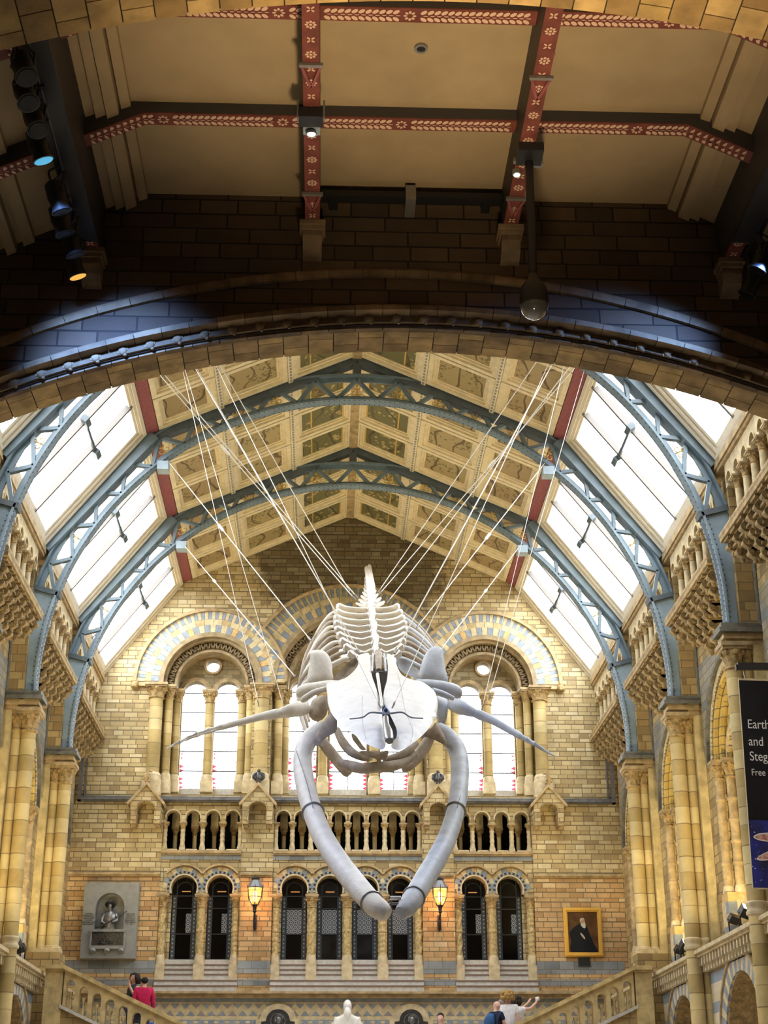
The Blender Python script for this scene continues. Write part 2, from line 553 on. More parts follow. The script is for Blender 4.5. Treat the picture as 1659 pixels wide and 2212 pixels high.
def foliage(name, bg, leaf, stem, sc=5.0):
    m, nt, b = nmat(name)
    N, L = nt.nodes, nt.links
    g = N.new('ShaderNodeNewGeometry')
    v = N.new('ShaderNodeTexVoronoi')
    v.inputs['Scale'].default_value = sc
    L.new(g.outputs['Position'], v.inputs['Vector'])
    n = N.new('ShaderNodeTexNoise')
    n.inputs['Scale'].default_value = 1.5
    n.inputs['Detail'].default_value = 2
    L.new(g.outputs['Position'], n.inputs['Vector'])
    r = N.new('ShaderNodeValToRGB')
    r.color_ramp.interpolation = 'CONSTANT'
    r.color_ramp.elements[0].color = (*leaf, 1)
    r.color_ramp.elements[1].position = 0.36
    r.color_ramp.elements[1].color = (*bg, 1)
    L.new(v.outputs['Distance'], r.inputs['Fac'])
    k = N.new('ShaderNodeValToRGB')
    k.color_ramp.elements[0].position = 0.49
    k.color_ramp.elements[0].color = (0, 0, 0, 1)
    k.color_ramp.elements[1].position = 0.54
    L.new(n.outputs['Fac'], k.inputs['Fac'])
    mx = N.new('ShaderNodeMix')
    mx.data_type = 'RGBA'
    L.new(k.outputs['Color'], mx.inputs['Factor'])
    mx.inputs[6].default_value = (*bg, 1)
    L.new(r.outputs['Color'], mx.inputs[7])
    w = N.new('ShaderNodeTexWave')
    w.inputs['Scale'].default_value = 0.55
    w.inputs['Distortion'].default_value = 9
    w.inputs['Detail'].default_value = 2
    L.new(g.outputs['Position'], w.inputs['Vector'])
    q = N.new('ShaderNodeValToRGB')
    q.color_ramp.elements[0].position = 0.02
    q.color_ramp.elements[0].color = (1, 1, 1, 1)
    q.color_ramp.elements[1].position = 0.035
    q.color_ramp.elements[1].color = (0, 0, 0, 1)
    L.new(w.outputs['Fac'], q.inputs['Fac'])
    m2 = N.new('ShaderNodeMix')
    m2.data_type = 'RGBA'
    L.new(q.outputs['Color'], m2.inputs['Factor'])
    L.new(mx.outputs[2], m2.inputs[6])
    m2.inputs[7].default_value = (*stem, 1)
    L.new(m2.outputs[2], b.inputs['Base Color'])
    b.inputs['Roughness'].default_value = 0.6
    return m


PAINT = [foliage('painted_panel_green', (0.17, 0.16, 0.07), (0.52, 0.40, 0.19), (0.10, 0.08, 0.04), 6.5),
         foliage('painted_panel_gold', (0.42, 0.33, 0.16), (0.17, 0.15, 0.06), (0.16, 0.11, 0.05), 8.5),
         foliage('painted_panel_ochre', (0.40, 0.30, 0.15), (0.20, 0.15, 0.07), (0.15, 0.10, 0.05), 9.5)]


def rect_ring(m, s0, s1, y0, y1, w, h0, h1):
    m.box(s0, s0 + w, h0, h1, y0, y1)
    m.box(s1 - w, s1, h0, h1, y0, y1)
    m.box(s0 + w, s1 - w, h0, h1, y0, y0 + w)
    m.box(s0 + w, s1 - w, h0, h1, y1 - w, y1)


skin = M()
for sg in (-1, 1):
    skin.T = slope_T(sg, 0, RZ, AL)
    skin.box(-0.02 if sg > 0 else 0, SL1 + 0.05, -0.2, -0.02, 15.9, 45.4)
ceiling = struct('ceiling', skin, MT['cream_mould'])
for sg in (-1, 1):
    T = slope_T(sg, 0, RZ, AL)
    for bi, (y0, y1) in enumerate(BAYS[3:]):
        a, b = y0 + 0.16, y1 - (0.16 if bi < 2 else 0.02)
        cols = [(0.10, 1.84), (1.98, 3.72), (3.86, 5.46)]
        st = (b - a) / 3
        for ci, (s0, s1) in enumerate(cols):
            for k in range(3):
                p0, p1 = a + k * st + 0.03, a + (k + 1) * st - 0.03
                m = M(T)
                rect_ring(m, s0, s1, p0, p1, 0.13, -0.02, 0.13)
                rect_ring(m, s0 + 0.13, s1 - 0.13, p0 + 0.13, p1 - 0.13, 0.07, -0.02, 0.07)
                rect_ring(m, s0 + 0.20, s1 - 0.20, p0 + 0.20, p1 - 0.20, 0.05, -0.02, 0.03)
                fr = m.build('coffer_frame', MT['cream_mould'], ceiling)
                q = M(T)
                q.mi = 0
                q.box(s0 + 0.2, s1 - 0.2, -0.02, 0.0, p0 + 0.2, p1 - 0.2)
                if ci == 0:
                    q.mi = 1
                    for w0 in (s0 + 0.25, s1 - 0.33 - 0.25):
                        pass
                    q.box(s0 + 0.25, s0 + 0.29, 0.0, 0.015, p0 + 0.25, p1 - 0.25)
                    q.box(s1 - 0.55, s1 - 0.51, 0.0, 0.015, p0 + 0.25, p1 - 0.25)
                q.build('painted_panel', [PAINT[ci], MT['gold']], fr)
        for s0 in (1.84, 3.72):                       # dotted ribs between the rows of coffers
            m = M(T)
            m.box(s0 + 0.01, s0 + 0.13, 0.0, 0.16, y0, y1)
            m.mi = 1
            n = 34
            for k in range(n):
                yy = y0 + (k + 0.5) * (y1 - y0) / n
                m.box(s0 + 0.045, s0 + 0.095, 0.155, 0.172, yy - 0.04, yy + 0.04)
            m.build('dotted_rib', [MT['cream_mould'], MT['v_grey']], ceiling)
        m = M(T)
        m.box(5.48, SL1 + 0.06, 0.0, 0.12, y0, y1)
        m.build('maroon_border', MT['maroon'], ceiling)
m = M()
m.box(-0.12, 0.12, 16, 45, RZ - 0.2, RZ - 0.02)
m.build('ridge_board', MT['trim'], ceiling)

# skylights -----------------------------------------------------------------
wn = 0
for sg in (-1, 1):
    T = slope_T(sg, HX, HZ, BE)
    for bi, (y0, y1) in enumerate(BAYS):
        wn += 1
        e = 0.62 if bi < 5 else 0.30
        i0, i1 = y0 + 0.62, y1 - e
        m = M(T)
        rect_ring(m, -0.02, SL2 + 0.15, y0, y1, 0.30, -0.15, -0.02)
        m.box(0.28, SL2 - 0.14, -0.15, -0.02, y0 + 0.3, i0)
        m.box(0.28, SL2 - 0.14, -0.15, -0.02, i1, y1 - 0.3 + 0.0001)
        for k, (g, h) in enumerate(((0.0, 0.10), (0.16, 0.06), (0.30, 0.02))):
            rect_ring(m, 0.14 + g * 0.5, SL2 - 0.02 - g * 0.5, i0 - 0.36 + g, i1 + 0.36 - g, 0.10, -0.1, h)
        w = struct('window_%d' % wn, m, MT['cream_white'])
        q = M(T)
        q.pane([(0.26, i0 - 0.02), (SL2 - 0.1, i0 - 0.02), (SL2 - 0.1, i1 + 0.02), (0.26, i1 + 0.02)], -0.10)
        q.build('pane', MT['pane'], w)
        if bi < 2: continue
        for k in (1, 2):
            yy = i0 + (i1 - i0) * k / 3
            g = M(T)
            g.box(0.28, SL2 - 0.12, -0.09, 0.05, yy - 0.04, yy + 0.04)
            g.build('glazing_bar', MT['bar'], w)
        g = M(T)
        yy = i0 + (i1 - i0) / 3
        y2 = i0 + (i1 - i0) * 2 / 3
        g.box(1.62, 1.76, -0.03, 0.14, yy - 0.25, yy + 0.12)
        g.box(1.66, 1.72, 0.0, 0.06, yy, y2 + 0.3)
        g.box(1.62, 1.76, -0.03, 0.14, y2 + 0.1, y2 + 0.45)
        g.build('window_winder', MT['iron_dark'], w)
        L = D.lights.new('skylight_portal', 'AREA')
        L.shape = 'RECTANGLE'
        L.size, L.size_y = SL2 - 0.4, i1 - i0
        L.cycles.is_portal = True
        lo = D.objects.new('skylight_portal', L)
        COL.objects.link(lo)
        c = Vector(T(SL2 / 2, -0.12, (i0 + i1) / 2))
        zax = Vector((sg * math.sin(BE), 0, math.cos(BE)))
        xax = Vector((sg * math.cos(BE), 0, -math.sin(BE)))
        yax = zax.cross(xax)
        lo.matrix_world = Matrix(((xax.x, yax.x, zax.x, c.x), (xax.y, yax.y, zax.y, c.y), (xax.z, yax.z, zax.z, c.z), (0, 0, 0, 1)))

# trusses -------------------------------------------------------------------
R1, C1, R2, C2 = 7.43, 11.74, 7.97, 11.94


def scroll_mesh():
    m = M()
    m.tube([(0, 0, 0), (0, 0, 0.46)], [0.022, 0.012], 6)
    for sg in (-1, 1):
        p = []
        for k in range(15):
            a = PI * 0.5 + k * 0.42
            r = 0.115 * (1 - k / 19)
            p.append((sg * (0.115 + r * math.cos(a + 1.2)), 0, 0.14 + r * math.sin(a + 1.2)))
        m.tube(p, 0.016, 5)
        m.tube([(0, 0, 0.2), (sg * 0.06, 0, 0.29), (sg * 0.12, 0, 0.31)], [0.014, 0.03, 0.01], 6)
    m.ball((0, 0, 0.42), 0.05, 8, 6, (0.7, 0.4, 1.3))
    return m.mesh('gilt_scroll', MT['gold'], smooth=True)


SCROLL = scroll_mesh()
PLACE_Y = ['nearest to the camera, its ends at the photo edges', 'in the middle of the three', 'farthest, closest to the gable wall']
for ti, Y in enumerate(TRY):
    t = thing('roof_truss', 'arched blue-grey iron lattice roof truss, ' + PLACE_Y[ti], 'truss', (0, Y, 11.45), 'iron roof trusses')
    T = lambda u, d, z, Y=Y: (u, Y + d, z)
    m = M(T)
    m.ring(0, C1, R1, R1 + 0.05, -0.16, 0.16, 15.5, 164.5, 72)
    m.ring(0, C1, R1 + 0.05, R1 + 0.16, -0.03, 0.03, 15.5, 164.5, 72)
    m.mi = 1
    for k in range(150):
        a = math.radians(16 + k * 148 / 149)
        for d in (-0.11, 0.11):
            m.ball(((R1 - 0.004) * math.cos(a), d, C1 + (R1 - 0.004) * math.sin(a)), 0.017, 4, 3)
    m.build('inner_chord', [MT['iron'], MT['rivet']], t)
    m = M(T)
    m.ring(0, C2, R2 - 0.05, R2, -0.16, 0.16, 14.2, 165.8, 72)
    m.ring(0, C2, R2 - 0.17, R2 - 0.05, -0.03, 0.03, 14.2, 165.8, 72)
    m.build('outer_chord', MT['iron'], t)
    for sg in (-1, 1):
        for k in range(0, 10):
            ao = math.radians(90 - 7.74 * k)
            for da in (-3.87, 3.87):
                ai = math.radians(90 - 7.74 * k + da)
                if math.degrees(ai) < 16 or (k == 0 and sg < 0): continue
                po = (sg * (R2 - 0.1) * math.cos(ao), 0, C2 + (R2 - 0.1) * math.sin(ao))
                pi_ = (sg * (R1 + 0.08) * math.cos(ai), 0, C1 + (R1 + 0.08) * math.sin(ai))
                b = M(T)
                b.bar(po, pi_, 0.13, 0.085, (0, 0, 1) if abs(po[0] - pi_[0]) > 0.2 else (1, 0, 0))
                b.build('lattice_brace', MT['iron'], t)
            if 0 <= k <= 9 and not (k == 0 and sg < 0) and (k < 6 or k == 8):
                o = place('gilt_scroll', SCROLL, (0, 0, 0), t)
                r = C1 + 0
                o.location = Vector((sg * (R1 + 0.16) * math.cos(ao), Y, C1 + (R1 + 0.16) * math.sin(ao))) - Vector((0, Y, 11.45))
                o.rotation_euler = (0, sg * (PI / 2 - ao), 0)
                o.scale = (0.72, 1, 0.72)
        # foot: riveted web plate between the chords with a broad inner flange
        n = 14
        inn = []
        for k in range(n + 1):
            a = math.radians(17 - 19.2 * k / n)
            inn.append((R1 * math.cos(a), C1 + R1 * math.sin(a)))
        poly = [(sg * x, z) for x, z in inn] + [(sg * 7.68, 11.45), (sg * 7.70, 13.6), (sg * 7.68, 14.05)]
        b = M(T)
        b.prism(poly, -0.10, 0.10)
        for k in range(n):
            (x0, z0), (x1, z1) = inn[k], inn[k + 1]
            b.add([(sg * x0, -0.17, z0), (sg * x1, -0.17, z1), (sg * x1, 0.17, z1), (sg * x0, 0.17, z0),
                   (sg * (x0 + 0.05), -0.17, z0), (sg * (x1 + 0.05), -0.17, z1), (sg * (x1 + 0.05), 0.17, z1), (sg * (x0 + 0.05), 0.17, z0)],
                  [(0, 1, 2, 3), (4, 7, 6, 5), (0, 4, 5, 1), (2, 6, 7, 3), (1, 5, 6, 2), (3, 7, 4, 0)])
        b.mi = 1
        for k in range(22):
            a = math.radians(16.5 - 18.3 * k / 21)
            for d in (-0.125, 0.125):
                b.ball(((R1 - 0.004) * sg * math.cos(a), d, C1 + (R1 - 0.004) * math.sin(a)), 0.018, 4, 3)
            b.ball(((R1 + 0.10) * sg * math.cos(a), -0.102, C1 + (R1 + 0.10) * math.sin(a)), 0.016, 4, 3)
        b.build('foot_plate', [MT['iron_foot'], MT['rivet']], t)
        b = M(T)
        b.bar((sg * 7.06, 0, 13.86), (sg * 7.80, 0, 14.06), 0.34, 0.12)
        b.build('cross_plate', MT['iron_dark'], t)
        b = M(T)
        b.bar((sg * 0.02, 0, RZ - 0.2), (sg * (HX - 0.08), 0, HZ - 0.16), 0.26, 0.24)
        b.build('rafter', MT['iron_dark'], t)
        b = M(T)
        b.bar((sg * (HX - 0.15), 0, HZ - 0.13), (sg * (EX - 0.08), 0, EZ - 0.02), 0.42, 0.3)
        b.build('skylight_rafter', MT['iron'], t)
        if ti == 0: continue
        b = M(T)
        b.box(min(sg * 4.66, sg * 4.94), max(sg * 4.66, sg * 4.94), -0.17, 0.17, 17.16, 17.38)
        b.build('cable_block', MT['iron_pale'], t)
    b = M(T)
    b.box(-0.10, 0.10, -0.1, 0.1, C2 + R2 - 0.05, RZ - 0.1)
    b.build('king_post', MT['iron_dark'], t)
# ------------------------------------------------------------------ gable wall at the far end
def revolve_shaft(r, h, pat, n=16, rows=28):
    prof = [(r, h * k / rows) for k in range(rows + 1)]
    def mod(a, z, k):
        if pat == 'lattice': return 1 + 0.17 * math.cos(3 * a + z * 22) * math.cos(3 * a - z * 22)
        if pat == 'spiral': return 1 + 0.15 * math.cos(4 * a - z * 16)
        if pat == 'fine': return 1 + 0.06 * math.cos(5 * a + z * 34) * math.cos(5 * a - z * 34)
        if pat == 'leaf': return 1 + 0.16 * math.sin(5 * a + math.sin(z * 18) * 2) * math.cos(z * 30)
        return 1.0
    m = M()
    m.lathe(0, 0, prof, n, mod)
    return m


_cm = {}


def column_meshes(r, zb, zs0, zs1, zc, pat, ann, mat, capw):
    """base from 0 to zs0, shaft to zs1, capital to zc"""
    key = (r, round(zs0, 3), round(zs1, 3), round(zc, 3), pat, ann, mat, capw)
    if key in _cm: return _cm[key]
    b = M()
    w = r * 1.38
    b.box(-w, w, -w, w, 0, zs0 * 0.62)
    h = zs0 * 0.38
    z = zs0 * 0.62
    b.lathe(0, 0, [(r * 1.36, z), (r * 1.4, z + h * 0.25), (r * 1.25, z + h * 0.5), (r * 1.3, z + h * 0.7), (r * 1.08, z + h)], 16)
    base = b.mesh('column_base', MT['trim_light'], smooth=True, angle=35)
    s = revolve_shaft(r, zs1 - zs0, pat, rows=(90 if pat == 'fine' else 36 if pat else 2))
    s.v = [(x, y, q + zs0) for x, y, q in s.v]
    for k in range(ann):
        q = zs0 + (zs1 - zs0) * (k + 1) / (ann + 1)
        s.lathe(0, 0, [(r, q - 0.05), (r * 1.18, q - 0.025), (r * 1.18, q + 0.025), (r, q + 0.05)], 16)
    shaft = s.mesh('column_shaft', MT[mat], smooth=True, angle=50)
    c = M()
    hc = zc - zs1
    R = capw
    prof = [(r * 1.02, zs1 - 0.05 * hc), (r * 1.22, zs1), (r * 1.22, zs1 + 0.05 * hc), (r * 1.02, zs1 + 0.10 * hc)]
    for k in range(9):
        t = k / 8
        prof.append((r * 1.04 + (R - r * 1.04) * t ** 1.7, zs1 + hc * (0.12 + 0.62 * t)))
    def mod(a, q, k):
        if k < 4: return 1
        return 1 + 0.13 * math.cos(8 * a + k * 0.9) * math.sin(PI * (k - 3) / 10)
    c.lathe(0, 0, prof, 24, mod)
    for k in range(8):
        a = PI / 4 * k
        c.ball(((R * 0.9) * math.cos(a), (R * 0.9) * math.sin(a), zs1 + hc * 0.62), hc * 0.11, 6, 4)
    c.mi = 1
    for w, q0, q1 in ((R * 1.0, 0.74, 0.84), (R * 1.12, 0.84, 1.0)):
        c.box(-w, w, -w, w, zs1 + hc * q0, zs1 + hc * q1)
    cap = c.mesh('column_capital', [MT['carved'], MT['trim']], smooth=True, angle=35)
    _cm[key] = (base, shaft, cap)
    return _cm[key]


def column(x, y, zb, zs0, zs1, zc, r, label, pat=None, ann=0, mat='shaft', capw=None, group=None, cat='column', name='column'):
    t = thing(name, label, cat, (x, y, zb), group)
    a, b, c = column_meshes(r, 0, zs0 - zb, zs1 - zb, zc - zb, pat, ann, mat, capw or r * 1.55)
    place('base', a, (0, 0, 0), t)
    place('shaft', b, (0, 0, 0), t)
    place('capital', c, (0, 0, 0), t)
    return t


w = M(TB)
# flanking walls, piers and the wall below
Z1, Z2 = 5.74, 11.2
for a, b in ((-8.3, -5.46), (-3.12, -2.19), (2.19, 3.12), (5.46, 8.3)):
    w.mi = 1
    w.box(a, b, 0, 1.0, Z1, 9.05)
    w.mi = 0
    w.box(a, b, 0, 1.0, 9.05, Z2)
# zone between cornice and springing
for a, b in ((-8.3, -5.99), (-2.93, -2.36), (2.36, 2.93), (5.99, 8.3)):
    w.box(a, b, 0, 1.6, Z2, 14.75)
for a, b in ((-5.99, -2.93), (-2.36, 2.36), (2.93, 5.99)):
    w.box(a, b, 0, 1.6, Z2, 11.40)
# upper wall with the three great arches cut from its lower edge
SC_, CC_ = (4.23, 14.87), (0.0, 14.80)
RS, RC = 1.56, 2.37


def arc_pts(c, r, n=28):
    return [(c[0] - r, 14.75)] + [(c[0] - r * math.cos(PI * k / n), c[1] + r * math.sin(PI * k / n)) for k in range(n + 1)] + [(c[0] + r, 14.75)]


up = [(-8.3, 14.75)] + arc_pts((-4.23, 14.87), RS) + arc_pts(CC_, RC) + arc_pts(SC_, RS) + [(8.3, 14.75), (7.62, 15.2), (HX + 0.1, HZ + 0.25), (0, RZ + 0.2), (-HX - 0.1, HZ + 0.25), (-7.62, 15.2)]
ww = M(TB)
cuts = [(-8.3, -2.52), (-2.52, 2.52), (2.52, 8.3)]
prof_z = lambda u: (RZ + 0.2 - (RZ - HZ) / HX * abs(u)) if abs(u) <= HX + 0.1 else max(14.9, HZ + 0.25 - (abs(u) - HX - 0.1) * 1.32)
ww.prism([(-8.3, 14.75)] + arc_pts((-4.23, 14.87), RS) + [(-2.52, 14.75), (-2.52, prof_z(2.52)), (-HX - 0.1, prof_z(HX + 0.1)), (-8.3, 14.9)], 0, 1.6)
ww.prism([(-2.52, 14.75)] + arc_pts(CC_, RC) + [(2.52, 14.75), (2.52, prof_z(2.52)), (0, prof_z(0)), (-2.52, prof_z(2.52))], 0, 1.6)
ww.prism([(2.52, 14.75)] + arc_pts(SC_, RS) + [(8.3, 14.75), (8.3, 14.9), (HX + 0.1, prof_z(HX + 0.1)), (2.52, prof_z(2.52))], 0, 1.6)
wall_back = struct('wall_back', w, [MT['wall'], MT['warm']])
ww.build('gable', MT['coloured'], wall_back)

MT['v_slate'] = plain('voussoir_slate', (0.19, 0.22, 0.25), 0.7, noise=0.15, nscale=7)
MT['v_olive'] = plain('voussoir_olive', (0.40, 0.325, 0.17), 0.7, noise=0.2, nscale=7)
MT['roll'] = plain('weathered_roll', (0.33, 0.25, 0.135), 0.65, noise=0.25, nscale=5)
MT['carved_dark'] = plain('dark_zigzag', (0.22, 0.16, 0.085), 0.75, noise=0.35, nscale=9, bump=0.8, bscale=20)  # one darker tone for the recessed zigzag order
# polychrome arches, each a trim of the room
tn = 0
for cx, (cz, rr) in ((-4.23, (14.87, 0)), (4.23, (14.87, 0)), (0.0, (14.80, 1))):
    tn += 1
    big = rr == 1
    r_in = RC if big else RS
    k = [0, 0.27, 0.45, 0.70, 0.77] if not big else [0, 0.30, 0.50, 0.80, 0.88]
    m = M(TB)
    pat = [0, 1, 0, 2, 0, 1, 0, 1] if not big else [0, 3, 0, 1]
    st = 0.12 if not big else 0.05
    a_lo = 0 if not big else 22
    f_ = -0.02 if not big else -0.036
    m.ring(cx, cz, r_in, r_in + k[1], f_, 0.3, a_lo, 180 - a_lo, 31 if not big else 37, lambda i: pat[i % len(pat)], gap=0.012)
    m.ring(cx, cz, r_in + k[1], r_in + k[2], f_, 0.3, a_lo * 0.8, 180 - a_lo * 0.8, 22, lambda i: 1 if i % 3 else 3, gap=0.012)
    m.ring(cx, cz, r_in + k[2], r_in + k[3], f_, 0.3, a_lo * 1.3, 180 - a_lo * 1.3, 61 if not big else 71, lambda i: 0 if i % 2 else 1, gap=0.01)
    tr = struct('trim_%d' % tn, m, [MT['v_grey'], MT['v_cream'], MT['v_orange'], MT['v_buff']] if not big else [MT['v_slate'], MT['v_olive'], MT['v_orange'], MT['v_buff']])
    m = M(TB)
    lim = (33.2 if big else 0)
    m.ring(cx, cz, r_in + k[3], r_in + k[4], -0.10 if not big else -0.107, 0.1, lim, 180 - lim, 48)
    m.ring(cx, cz, r_in + k[4], r_in + k[4] + 0.04, -0.055 if not big else -0.062, 0.1, lim, 180 - lim, 48)
    m.build('hood_mould', MT['trim'], tr)
    m = M(TB)
    m.ring(cx, cz, r_in - 0.12, r_in + 0.02, -0.05, 0.25, 0, 180, 40, stilt=st)
    m.ring(cx, cz, r_in - 0.20, r_in - 0.12, 0.10, 0.5, 0, 180, 40, stilt=st)
    m.build('roll_moulding', MT['roll'], tr)
    m = M(TB)
    m.ring(cx, cz, r_in - 0.42, r_in - 0.18, 0.36, 1.4, 0, 180, 40, stilt=st)
    n = 26 if not big else 38
    for q in range(n):                                # zigzag ornament of the dark order
        a = math.radians(180 * (q + 0.5) / n)
        rm = r_in - 0.29
        p = (cx + rm * math.cos(a), 0.17, cz + rm * math.sin(a))
        m.bar((cx + (rm - 0.1) * math.cos(a - 0.05), 0.32, cz + (rm - 0.1) * math.sin(a - 0.05)), (cx + (rm + 0.1) * math.cos(a), 0.32, cz + (rm + 0.1) * math.sin(a)), 0.05, 0.1, (0, 1, 0))
        m.bar((cx + (rm + 0.1) * math.cos(a), 0.32, cz + (rm + 0.1) * math.sin(a)), (cx + (rm - 0.1) * math.cos(a + 0.05), 0.32, cz + (rm - 0.1) * math.sin(a + 0.05)), 0.05, 0.1, (0, 1, 0))
    m.build('zigzag_order', MT['carved_dark'], tr)
    m = M(TB)
    m.ring(cx, cz, r_in - 0.50, r_in - 0.42, 0.34, 1.4, 0, 180, 40, stilt=st)
    m.build('inner_roll', MT['roll'], tr)

# windows under the great arches, deep in their recesses
TBK = lambda k: (lambda u, d, z: (u + (u + 0.66) * k / 45, 45 + d + k, z + 0.29 * k))
TW = TBK(0.42)
def light(m, cx, hw, zb, zs, d):
    n = 14
    m.pane([(cx - hw, zb), (cx + hw, zb)] + [(cx + hw * math.cos(PI * k / n), zs + hw * math.sin(PI * k / n)) for k in range(n + 1)], d)


def coloured(parent, cx, hw, zb, zs, d, rich):
    m = M(TW)
    light(m, cx, hw, zb, zs, d)
    m.build('pane', MT['pane'], parent)
    m = M(TW)
    for q in range(1, 6):
        z = zb + q * (zs + 0.1 - zb) / 5
        m.box(cx - hw, cx + hw, d - 0.03, d - 0.01, z - 0.016, z + 0.016)
    if rich:
        m.box(cx - 0.012, cx + 0.012, d - 0.03, d - 0.01, zb, zs + hw)
    m.build('saddle_bars', MT['lead'], parent)
    m = M(TW)
    n = 9
    for q in range(n):
        z = zb + 0.12 + q * 0.13
        for sg in (-1, 1):
            if (q * 7 + int(cx * 3 + sg)) % 3 == 0 and q > 2: continue
            x = cx + sg * (hw - 0.06)
            s2 = 0.075 if q < 7 else 0.045
            m.pane([(x - sg * s2, z), (x + sg * s2, z - s2), (x + sg * s2, z + s2)], d - 0.015)
    for q in range(-3, 4):
        m.mi = 1
        for zz in (0.07, 0.13):
            m.pane([(cx + q * 0.1 - 0.02, zb + zz), (cx + q * 0.1 + 0.02, zb + zz), (cx + q * 0.1 + 0.02, zb + zz + 0.035), (cx + q * 0.1 - 0.02, zb + zz + 0.035)], d - 0.015)
    m.build('coloured_glass', [MT['red_glass'], MT['blue_glass']], parent)


for cx, lights, zs, R in ((-4.23, ((-0.5, 0.40), (0.5, 0.40)), 14.66, 1.16), (4.23, ((-0.5, 0.40), (0.5, 0.40)), 14.66, 1.16), (0.0, ((-1.40, 0.42), (0, 0.56), (1.40, 0.42)), 14.72, 2.0)):
    wn += 1
    cz = 14.87
    m = M(TW)
    E_ = 1.80 if R < 1.5 else 2.40
    edges = [-E_] + [(lights[i][0] + lights[i][1] + lights[i + 1][0] - lights[i + 1][1]) / 2 for i in range(len(lights) - 1)] + [E_]
    ztop = 15.30 if R < 1.5 else 15.45
    for i, (lc, hw) in enumerate(lights):
        m.arch_piece(cx + edges[i], cx + edges[i + 1], 11.38, ztop, cx + lc, hw, zs, 0.62, 0.98)
    oz, orr = (15.56, 0.21) if R < 1.5 else (16.1, 0.32)
    zt2 = cz + R + 0.25
    for sg in (-1, 1):
        p = [(cx, ztop), (cx + sg * E_, ztop), (cx + sg * E_, zt2), (cx, zt2)]
        p += [(cx + sg * orr * math.sin(PI * k / 12), oz + orr * math.cos(PI * k / 12)) for k in range(13)]
        m.prism(p, 0.62, 0.98)
    W = struct('window_%d' % wn, m, MT['tymp'])
    m = M(TW)
    m.ring(cx, oz, orr, orr + 0.07, 0.56, 0.7, 0, 360, 28)
    for lc, hw in lights:
        m.ring(cx + lc, zs, hw, hw + 0.05, 0.56, 0.7, 0, 180, 18)
        m.ring(cx + lc, zs, hw + 0.05, hw + 0.12, 0.59, 0.7, 0, 180, 18)
    m.build('window_mouldings', MT['trim'], W)
    m = M(TW)
    m.pane([(cx + orr * math.cos(PI * k / 12), oz + orr * math.sin(PI * k / 12)) for k in range(24)], 0.93)
    m.build('round_pane', MT['pane'], W)
    for lc, hw in lights:
        coloured(W, cx + lc, hw, 11.66, zs, 0.93, R > 1.5)
    m = M(TW)
    for lc, hw in lights:
        m.box(cx + lc - hw, cx + lc + hw, 0.55, 0.97, 11.36, 11.66)
    m.build('window_sill', MT['sill'], W)
    L = D.lights.new('window_portal', 'AREA')
    L.shape = 'RECTANGLE'
    L.size, L.size_y = 2 * R, 3.6
    L.cycles.is_portal = True
    lo = D.objects.new('window_portal', L)
    COL.objects.link(lo)
    lo.location = (cx, 46.7, 13.7)
    lo.rotation_euler = (-PI / 2, 0, 0)

# columns of the great windows
side_cols = [(-1.62, -0.02, 0.20, 'B'), (-1.24, 0.16, 0.125, 'M'), (-1.0, 0.42, 0.135, 'S'), (0.0, 0.46, 0.135, 'S'), (1.0, 0.42, 0.135, 'S'), (1.24, 0.16, 0.125, 'M')]
for sg, nm in ((-1, 'left'), (1, 'right')):
    for i, (du, d, r, kd) in enumerate(side_cols):
        u = sg * (4.23 - du)
        kd_ = {'B': 0.0, 'M': 0.16, 'S': 0.34}[kd]
        u += (u + 0.66) * (d + kd_) / 45
        where = ['outermost thick', 'slim second from the outside', 'third from the outside', 'middle', 'third from the centre', 'slim innermost'][i]
        zz = {'B': (11.31, 12.03, 14.32, 14.75), 'M': (11.38, 12.0, 14.3, 14.72), 'S': (11.38, 11.92, 14.18, 14.58)}[kd]
        column(u, 45 + d + kd_, *[q + 0.29 * (d + kd_) * (kd != 'B') for q in zz], r, '%s stone column of the %s pair of tall bright windows' % (where, nm), ann=0)
    column(sg * 2.645, 44.96, 11.31, 12.03, 14.32, 14.75, 0.21, 'thick stone column between the %s bright window pair and the central window' % nm)
    column(sg * 2.13 + (sg * 2.13 + 0.66) * 0.007, 45.32, 11.46, 12.09, 14.39, 14.81, 0.125, 'slim stone column at the %s edge of the central window recess' % nm)
    column(sg * 1.93 + (sg * 1.93 + 0.66) * 0.017, 45.76, 11.58, 12.14, 14.40, 14.80, 0.12, 'stone column just inside the %s edge of the central window, behind the whale' % nm)
    column(sg * 0.77 + (sg * 0.77 + 0.66) * 0.017, 45.80, 11.58, 12.14, 14.40, 14.80, 0.135, 'stone column dividing the central window, %s of its middle light' % nm)
    # hood stop ending in a small carved head
    m = M(TB)
    m.box(min(sg * 5.78, sg * 6.52), max(sg * 5.78, sg * 6.52), -0.10, 0.1, 14.70, 14.80)
    tn += 1
    h = struct('trim_%d' % tn, m, MT['trim'])
    m = M(TB)
    m.ball((sg * 6.53, -0.1, 14.72), 0.13, 10, 8)
    m.ball((sg * 6.50, -0.19, 14.67), 0.06, 8, 6)
    m.ball((sg * 6.62, -0.1, 14.84), 0.04, 6, 5)
    m.ball((sg * 6.44, -0.1, 14.84), 0.04, 6, 5)
    m.build('head_stop', MT['carved'], h, smooth=True)

# cornices and string courses
def hband(name_mat, segs, parts):
    global tn
    m = M(TB)
    for a, b in segs:
        for d, z0, z1 in parts:
            m.box(a, b, d, 0.2, z0, z1)
    tn += 1
    return struct('trim_%d' % tn, m, name_mat)


